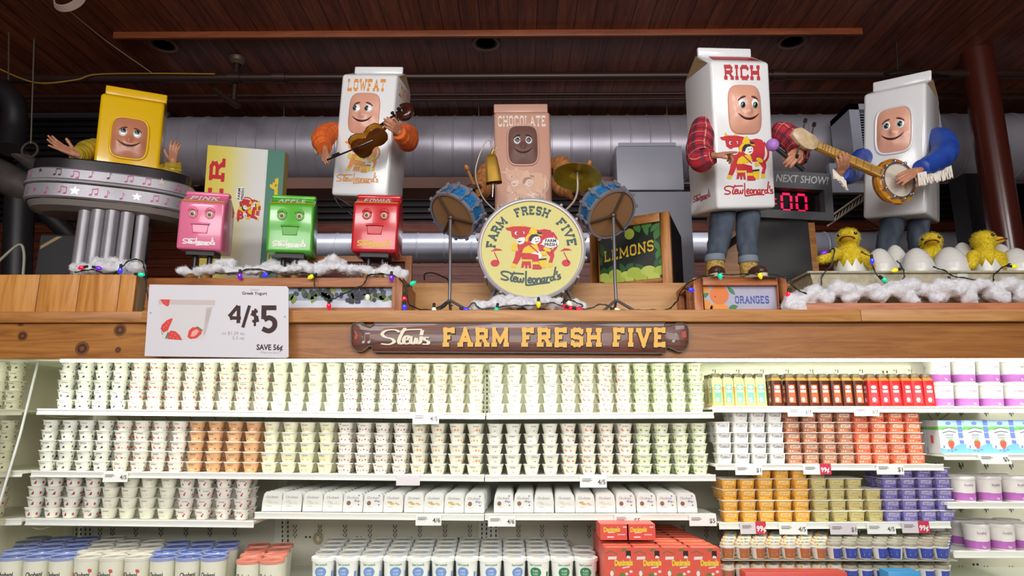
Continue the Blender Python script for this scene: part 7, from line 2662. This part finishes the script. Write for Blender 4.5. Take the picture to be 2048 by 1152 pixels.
# ---- flip yogurt packs standing in files on the third shelf
FP = {}
for key, nm, dots, col, c2 in (('choc', 'chocolate', True, '#8a5a48', '#6068b0'), ('nut', 'almond', False, '#d8b268', '#d8b268'), ('plain', 'vanilla', False, '#dcdac8', '#a9a89c')):
    b = MB()
    f = lambda u, v, w=0: Vector((u, -w, v))
    w_, h_ = .0485, .094
    out = [(-w_, .0), (w_, .0), (w_ + .001, .045), (w_ - .004, .082), (w_ - .016, h_), (-w_ + .016, h_), (-w_ + .004, .082), (-w_ - .001, .045)]
    b.prism(out, 0, .002, lambda u, v, w: Vector((u, -w, v)), 0)
    ins = [(u * .86, .006 + v * .86) for u, v in out]
    b.add([Vector((u, 0, v)) for u, v in out] + [Vector((u, .022, v)) for u, v in [(q[0] * .86, .004 + q[1] * .86) for q in out]], [(i, i + 8, (i + 1) % 8 + 8, (i + 1) % 8) for i in range(8)] + [list(range(8, 16))], 0)
    g = lambda u, v, w=0: Vector((u, -.0026 - w, v))
    word_flat(b, 'Chobani', g, -.004, .062, .012, .062, 1, .015)
    if key == 'choc':
        b.poly([g(*p) for p in ell(-.022, .042, .0105, .011)], 2)
        b.poly([g(*p) for p in ell(.028, .034, .004, .004, 6)], 2)
        word_flat(b, 'flip', g, .02, .048, .009, .03, 3, .02)
        b.poly([g(*p) for p in star(.027, .078, .006, 4)], 3)
    else:
        for (u, v, rx, ry) in ((-.018, .052, .013, .006), (-.006, .044, .012, .005), (.016, .046, .009, .004), (.026, .04, .006, .003)):
            b.poly([g(*p) for p in ell(u, v * .9, rx, ry, 8)], 2)
    b.poly([g(*p) for p in ((-.026, .024), (-.002, .024), (-.002, .0255), (-.026, .0255))], 1)
    FP[key] = proto(nm + '_flip_pack', b, [mat('flip_white', '#e4e8e0', .3, coat=.2), GREYINK, mat('flip_' + key, col, .5), mat('flip_b_' + key, c2, .5)])
for key_, px0, seq, shn in (('L3b', 544, ['plain'] * 4 + ['choc'] * 2 + ['nut'] * 4 + ['choc'], 'third shelf middle bay'), ('L3c', 1007, ['choc', 'choc', 'plain', 'plain', 'nut', 'plain', 'choc', 'choc', 'choc', 'choc'], 'third shelf right bay')):
    zf = SHELVES[key_]
    for k, fk in enumerate(seq):
        px = px0 + k * (40.5 if key_ == 'L3b' else 40.8)
        x = U(px, 1000, 3.385).x
        rg = random.Random(px)
        for r in range(9):
            c = dup(FP[fk], (x + rg.uniform(-.002, .002) + (r * .002 if k > 0 else 0), 3.385 + r * .058, zf(x) + .004), rg.gauss(0, .03), f'white {FP[fk].name.split("_")[0]} pouch pack, {"front" if r == 0 else ORD[r] + " one"} of the {ORD[k]} file on the {shn}', f'white pouch packs filed on the {shn}')
            c.rotation_euler.x = R(-7)
for o in FP.values():
    drop(o)

# ---- blue fruit pouch boxes
b = MB()
w_, h_, d_ = .0665, .165, .1
b.span((-w_, 0, 0), (w_, d_, h_), 0)
g = lambda u, v, w=0: Vector((u, -.0005 - w, v))
PB = [mat('pouch_box_white', '#dfe6ea', .4), mat('pouch_sky', '#a9cde6', .45), mat('pouch_grass', '#6fbf5a', .5), mat('pouch_blue', '#6a86cc', .5), mat('pouch_berry', '#dd5f4e', .5), mat('pouch_ink', '#4a4a62', .5), mat('pouch_lake', '#79b6dd', .45)]
b.poly([g(-w_, .13), g(w_, .13), g(w_, h_), g(-w_, h_)], 1)
b.poly([g(-w_, 0), g(w_, 0), g(w_, .05), g(.02, .045), g(-.03, .02), g(-w_, .03)], 6)
b.poly([g(u, v, .0003) for u, v in ((-w_, .118), (-.02, .12), (w_, .115), (w_, .13), (-.02, .134), (-w_, .135))], 2)
b.poly([g(u, v, .0006) for u, v in ((-.05, .118), (-.015, .127), (.02, .12), (.02, .104), (-.015, .111), (-.05, .102))], 0)
for a, c in (((-.05, .118), (-.015, .127)), ((-.015, .127), (.02, .12)), ((-.05, .102), (-.015, .111)), ((-.015, .111), (.02, .104))):
    b.poly([g(a[0], a[1], .0009), g(c[0], c[1], .0009), g(c[0], c[1] + .003, .0009), g(a[0], a[1] + .003, .0009)], 5)
b.poly([g(*p, .0006) for p in ell(-.015, .15, .014, .009)], 3)
for z in (.078, .108, .14):
    b.poly([g(.03, z, .0006), g(.054, z, .0006), g(.053, z + .026, .0006), g(.029, z + .026, .0006)], 3)
b.poly([g(.032, .05, .0006), g(.054, .05, .0006), g(.054, .066, .0006), g(.032, .068, .0006)], 3)
for z in (.094, .088, .078):
    b.poly([g(-.035, z, .0006), g(.004, z + .001, .0006), g(.004, z + .003, .0006), g(-.035, z + .002, .0006)], 5)
b.poly([g(*p, .0009) for p in ((-.028, .058), (-.02, .066), (-.008, .067), (.004, .06), (.004, .044), (-.006, .026), (-.014, .024), (-.026, .04))], 4)
b.poly([g(*p, .001) for p in leaf(-.012, .068, .026, .01, .1)], 2)
for u, v in ((-.03, .018), (.006, .02), (-.012, .014)):
    b.poly([g(*p, .0009) for p in ell(u, v, .007, .004, 8)], 3)
b.poly([g(*p, .0009) for p in ell(-.05, .035, .005, .007, 8)], 3)
s = lambda u, v, w=0: Vector((-w_ - .0005 - w, d_ - u, v))
b.poly([s(0, .118), s(d_, .118), s(d_, .133), s(0, .133)], 2)
b.poly([s(.03, .05), s(.05, .05), s(.05, .09), s(.03, .09)], 4)
flap = MB().poly([(-w_, 0, h_ + .0006), (w_, 0, h_ + .0006), (w_, d_ * .55, h_ + .0006), (-w_, d_ * .55, h_ + .0006)])
o = proto('fruit_pouch_box', b, PB, [('top_flap', flap, mat('pouch_flap', '#c9d6dc', .45))])
zf = SHELVES['R2b']
for k in range(4):
    x = U(1906 + k * 52, 880, 3.38).x
    for r in range(2):
        dup(o, (x, 3.38 + r * .115, zf(x)), random.gauss(0, .02), f'blue and white fruit pouch box, {ORD[k]} from the left on its shelf' + (', back row' if r else ''), 'blue and white fruit pouch boxes')
drop(o)

# ---- red smoothie boxes
REDB = [mat('red_box', '#de5a4c', .4), mat('red_box_yellow', '#e8cf3c', .5), mat('red_box_paper', '#ecdfd8', .5), mat('red_box_green', '#6b7a30', .5), mat('red_box_dark', '#2a1512', .5), mat('red_box_blue', '#6a74c4', .5), mat('red_box_tan', '#b5794a', .5)]


def red_box():
    b = MB()
    w_, h_, d_ = .0675, .19, .07
    b.span((-w_, 0, 0), (w_, d_, h_), 0)
    g = lambda u, v, w=0: Vector((u, -.0006 - w, v))
    word_flat(b, 'Danimals', g, .018, .115, .024, .082, 1, .05, 2, .0, .002)
    b.poly([g(*p) for p in ((.012, .103), (.045, .108), (.045, .113), (.012, .108))], 2)
    b.poly([g(*p) for p in ((.03, .146), (.052, .146), (.052, .178), (.03, .178))], 4)
    b.poly([g(*p, .0004) for p in ((.032, .146), (.05, .146), (.05, .154), (.038, .158), (.032, .154))], 2)
    b.poly([g(*p) for p in ((-.052, .14), (-.014, .142), (-.012, .154), (-.05, .153))], 2)
    for i in range(9):
        u = -.062 + i * .006
        v = .166 + .006 * math.sin(i * .5)
        b.poly([g(u, v), g(u + .0065, v + .001), g(u + .0065, v + .006), g(u, v + .005)], 3)
    b.poly([g(*p) for p in leaf(.022, .182, .03, .014, .2)], 3)
    b.poly([g(*p) for p in leaf(-.03, .088, .045, .018, 1.5)], 6)
    b.poly([g(*p, .0003) for p in ell(-.036, .082, .008, .012, 10)], 2)
    for u, v in ((.05, .09), (.03, .08), (.06, .055), (.055, .038)):
        b.poly([g(*p) for p in ell(u, v, .008, .006, 6)], 2)
    b.poly([g(*p) for p in leaf(.01, .075, .035, .02, .3)], 3)
    b.poly([g(*p) for p in ell(-.004, .05, .014, .014, 12)], 5)
    t_ = lambda u, v: Vector((u, v, h_ + .0006))
    b.poly([t_(-.06, .012), t_(.05, .012), t_(.05, .016), t_(-.06, .016)], 2)
    b.poly([t_(-.055, .03), t_(.055, .03), t_(.055, .035), t_(-.055, .035)], 1)
    flap = MB().span((-w_ + .002, .002, h_), (w_ - .002, .03, h_ + .0005))
    return proto('smoothie_box', b, REDB, [('top_flap', flap, REDB[0])])


o = red_box()
ztop = U(1330, 1096, 3.12).z
for k in range(4):
    x = U(1239 + k * 57.3, 1120, 3.12).x
    for r in range(9):
        if k < 2 and r > 6:
            continue
        dup(o, (x - r * .003 * (k - .6), 3.12 + r * .0775, ztop - .19), random.gauss(0, .006), f'red smoothie box, {"front" if r == 0 else ORD[r] + " one"} of the {ORD[k]} file beside the white tubs', 'red smoothie boxes standing in the well')
base = MB().span((U(1207, 1120, 3.1).x, 3.1, WELL), (U(1442, 1120, 3.1).x, 3.8, ztop - .1905))
obj('riser_shelf', base, CASEW, case)
drop(o)
b = MB()
w_, h_, d_ = .066, .07, .18
b.span((-w_, 0, 0), (w_, d_, h_), 0)
g = lambda u, v, w=0: Vector((u, -.0006 - w, v))
word_flat(b, 'Danimals', g, -.012, .036, .02, .078, 1, .05, 2, 0, .002)
b.poly([g(*p) for p in ((-.03, .03), (.002, .032), (.002, .036), (-.03, .034))], 2)
b.poly([g(*p) for p in ((.014, .022), (.05, .022), (.05, .026), (.014, .026))], 2)
b.poly([g(*p) for p in ((-.035, .01), (-.004, .01), (-.004, .016), (-.035, .016))], 2)
b.poly([g(*p) for p in ((.04, .055), (.058, .055), (.058, .06), (.04, .06))], 2)
fl = MB().span((-w_ + .002, .002, h_), (w_ - .002, .05, h_ + .0005))
o = proto('smoothie_box', b, REDB, [('top_flap', fl, REDB[0])])
zb = U(1250, 1080, 3.22).z
zb = max(zb, ztop + .0012)
for k, lab in ((0, 'red smoothie box lying flat on the standing ones, next to the white tubs'), (1, 'red smoothie box lying flat, second one, right of another flat red box')):
    dup(o, (U(1229 + k * 53.5, 1066, 3.22).x, 3.22, zb), 0.0, lab, 'red smoothie boxes lying flat')
drop(o)

# ---- candy topped snack cups in two layers
def snack(name, col, lab2, dome, bits, capcol):
    b = MB()
    lathe_map(b, [(.026, 0), (.027, .002), (.0335, .05), (.036, .051), (.036, .054), (.0345, .055)], 2, 26)
    f = cyl_map(.027, .002, .0335, .05, .0005)
    for k in range(2):
        a0 = k * math.pi
        for i in range(8):
            a = a0 - .95 + i * .2375
            b.poly([f(a, .004), f(a + .2375, .004), f(a + .2375, .0475), f(a, .0475)], 1)
        P = [(a0 + .5 * math.cos(6.283 * i / 12), .033 + .006 * math.sin(6.283 * i / 12)) for i in range(12)]
        b.poly([f(*p, .0004) for p in P], 2)
        b.poly([f(a0 - .4, .018, .0004), f(a0 + .4, .02, .0004), f(a0 + .4, .026, .0004), f(a0 - .4, .024, .0004)], 3)
    top = MB()
    lathe_map(top, [(.0335, .055), (.032, .066), (.029, .07), (.001, .0705)], 2, 24)
    ps = [('dome_lid', top, dome)]
    if bits:
        c = MB()
        rg = random.Random(5)
        for i in range(16):
            a, r = rg.uniform(0, 6.28), rg.uniform(.012, .031)
            z = .066 if r > .029 else .0712
            if r > .026:
                r, z = .0305, rg.uniform(.0595, .065)
            c.ball((math.cos(a) * r, math.sin(a) * r, z), (.0055, .0055, .003 if r < .03 else .005), 6, i % 5)
        ps.append(('candy', c, bits))
    return proto(name, b, [mat('snack_white', '#e2e0d8', .4), mat(name + '_wrap', col, .45), mat(name + '_logo', lab2, .5), mat(name + '_print', capcol, .5)], ps)


CANDY = [mat('candy_%d' % i, c, .3, coat=.4) for i, c in enumerate(('#d8c23c', '#d86a4a', '#6ab07a', '#dd8f3c', '#7a86c4'))]
oc = snack('candy_snack_cup', '#b3703a', '#7a78c0', mat('dome_frost', '#d8d8c4', .25, coat=.3), CANDY, '#d8c4a8')
ob = snack('cookie_snack_cup', '#3f4fa6', '#5a6cc8', mat('dome_grey', '#a39f8c', .25, coat=.3), None, '#c8cbe0')
PT = .0345
for lay in (0, 1):
    for r, Y in enumerate((3.2, 3.28, 3.36, 3.44, 3.52)):
        zt = U(1500, 1136 if lay == 0 else 1092, 3.2).z - .054
        n = 15
        for k in range(n):
            px = 1452 + k * 30.4 + r * 2.5 + (3 if lay else 0)
            pr, c = (oc, 'candy topped orange') if k < 8 - lay * 1 else (ob, 'blue cookie')
            if lay == 0 and r > 1:
                continue
            kk = k if k < 8 - lay else k - (8 - lay)
            row = ('front', 'second', 'third', 'fourth', 'back')[r]
            dup(pr, (U(px, 1100, Y).x, Y, zt + .001), random.gauss(0, .25), f'{c} snack cup, {ORD[kk]} in the {row} row of the {"upper" if lay else "lower"} layer', f'{c} snack cups in the bottom well')
zlo = U(1500, 1136, 3.2).z - .054
zhi = U(1500, 1092, 3.2).z - .054
xa, xb = U(1440, 1120, 3.2).x, U(1906, 1120, 3.2).x
obj('riser_shelf', MB().span((xa, 3.16, zlo - .01), (xb, 3.94, zlo)), CASEW, case)
obj('riser_shelf', MB().span((xa, 3.3, zlo), (xb, 3.94, zlo + .03)), CASEW, case)
obj('tray_sheet', MB().span((xa, 3.165, zhi - .004), (xb, 3.56, zhi - .0005)), mat('clear_sheet', '#bdb8a4', .2, coat=.3), case)
drop(oc)
drop(ob)

# ---- price tags in the shelf rails
def tag_card(label, x0, y0, x1, y1, txt, kind='w', Y=3.35, skew=0):
    a, c = U(x0, y1, Y), U(x1, y0, Y)
    w_, h_ = c.x - a.x, c.z - a.z
    t = thing('price_tag', label, 'price tag', ((a.x + c.x) / 2, Y, a.z), 'price tags on the shelf rails')
    f = lambda u, v, w=0: Vector((a.x + u * w_ + skew * (1 - v) * .01, Y - w, a.z + v * h_))
    obj('card', MB().prism([(0, 0), (1, 0), (1, 1), (0, 1)], 0, .0012, f), mat('tag_lilac', '#cfc9cf', .5) if kind == 'l' else mat('tag_white', '#e2e6e4', .5), t)
    b = MB()
    A = h_ / w_
    P, wd = type_text(txt, .02)
    hh = .4
    k = hh * A
    right = .96 if kind != 'r' else .55
    for pl in P:
        b.poly([f(right - wd * k + q[0] * k, .28 + q[1] * hh, .0016) for q in pl])
    for v, u1 in ((.72, .42), (.6, .46), (.5, .38)):
        b.poly([f(.08, v, .0016), f(u1, v, .0016), f(u1, v + .05, .0016), f(.08, v + .05, .0016)])
    obj('lettering', b, mat('tag_ink', '#5a5350', .6), t)
    return t, f, A


TAGS = [('white 4/5 price tag under the peach cups on the top shelf', 825, 826, 878, 848, '4/5', 'w'), ('white 4/5 price tag under the strawberry cups on the second shelf', 205, 944, 257, 964, '4/5', 'w'),
        ('white price tag under the strawberry banana cups, second shelf right bay', 1160, 952, 1213, 975, '4/5', 'w'), ('white 4/6 price tag under the almond pouch packs', 831, 1029, 883, 1051, '4/6', 'w'),
        ('white 4/6 price tag at the left end of the right bay, third shelf', 976, 1032, 1031, 1053, '4/6', 'w'), ('white $5 price tag right above the flat red smoothie boxes', 1229, 1029, 1282, 1052, '$5', 'w'),
        ('white $5 price tag at the right end of the pouch pack shelf', 1379, 1030, 1432, 1052, '$5', 'w'), ('white 3/7 price tag under the dark brown bottles', 1576, 815, 1624, 833, '3/7', 'w'), ('white 3/7 price tag under the red bottles', 1709, 815, 1757, 832, '3/7', 'w'),
        ('white $1 price tag under the white tubs, middle right shelf', 1471, 930, 1523, 950, '$1', 'w'), ('white $1 price tag under the orange red tubs, middle right shelf', 1754, 928, 1806, 949, '$1', 'w'),
        ('white 4/5 price tag under the olive tubs, lower right shelf', 1559, 1047, 1613, 1069, '4/5', 'w'), ('white 4/5 price tag under the purple tubs, lower right shelf', 1735, 1047, 1790, 1068, '4/5', 'w'),
        ('lilac $1 price tag between the two 4/5 tags, lower right shelf', 1661, 1048, 1713, 1069, '$1', 'l'), ('crinkled white tag under the blue fruit pouch boxes', 1956, 908, 2014, 928, '$5', 'w')]
for lab, x0, y0, x1, y1, tx, kd in TAGS:
    tag_card(lab, x0, y0, x1, y1, tx, kd, 3.345 if y0 != 1047 else 3.3445, 2 if 'crinkled' in lab else 0)
a, c = U(792, 971, 3.352), U(840, 951, 3.352)
tag(obj('shelf_sticker', MB().span((a.x, 3.352, a.z), (c.x, 3.3545, c.z)), mat('tag_lilac', '#cfc9cf')), 'plain lilac sticker on the rail under the raspberry and peach cups', 'sticker')
REDT = mat('tag_red', '#bf2f4c', .5)
for lab, x0, y0, x1, y1 in (('white price tag with red 99 cent flag under the brown tubs', 1607, 929, 1661, 949), ('lilac price tag with red 99 cent flag under the amber tubs', 1481, 1045, 1531, 1068), ('lilac price tag with red 99 cent flag under the last purple tubs', 1805, 1044, 1857, 1066)):
    t, f, A = tag_card(lab, x0, y0, x1, y1, ' ', 'l' if 'lilac' in lab else 'w', 3.346)
    obj('red_flag', MB().prism([(.6, .0), (1.0, .0), (1.0, 1.1), (.6, 1.1)], .0014, .0022, f), REDT, t)
    b = MB()
    put_type(b, '99¢', .63, .25, .46, f, A, 0, .03, 'l', w=.0026, sx=.9)
    obj('flag_lettering', b, mat('tag_white', '#e2e6e4'), t)

# ---- cartons whose tops just show at the lower edge, and loose cables on the deck
for lab, x0, x1, y, col, nm in (('red carton with only its top edge showing in front of the candy snack cups', 1490, 1695, 1144, '#dd5a4e', 'red_carton'), ('blue carton with only its top edge showing in front of the blue snack cups', 1776, 1842, 1143, '#4aa3dc', 'blue_carton')):
    a, c = U(x0, y, 3.06), U(x1, y, 3.06)
    t = thing(nm, lab, 'carton', ((a.x + c.x) / 2, 3.1, WELL))
    obj('box', MB().span((a.x, 3.06, WELL), (c.x, 3.14, a.z)), mat(nm, col, .45), t, bev=.006)
    obj('top_flap', MB().span((a.x + .01, 3.065, a.z), (c.x - .01, 3.1, a.z + .0008)), mat(nm, col), t)
for pts, lab in (([(668, 393, 4.0), (680, 412, 4.0), (702, 428, 3.98), (730, 450, 4.06)], 'thin cable hanging below the LOWFAT carton'), ([(1454, 432, 3.72), (1452, 480, 3.72), (1447, 520, 3.7), (1446, 552, 3.66), (1460, 560, 3.6)], 'black cable hanging between the jeans legs of the RICH carton'),
                 ([(1731, 440, 3.9), (1738, 452, 3.9), (1752, 458, 3.9), (1766, 455, 3.88)], 'thin cable looping under the plain white carton'), ([(849, 560, 3.72), (850, 548, 3.7), (866, 546, 3.68), (884, 553, 3.66), (897, 562, 3.6), (897, 600, 3.56), (890, 612, 3.5), (880, 618, 3.4)], 'black cable arching beside the stand of the drum under the cowbell')):
    tag(obj('power_cable', MB().tube(spline([U(*p) for p in pts], 8), .0045, 6), BLACK), lab, 'cable')
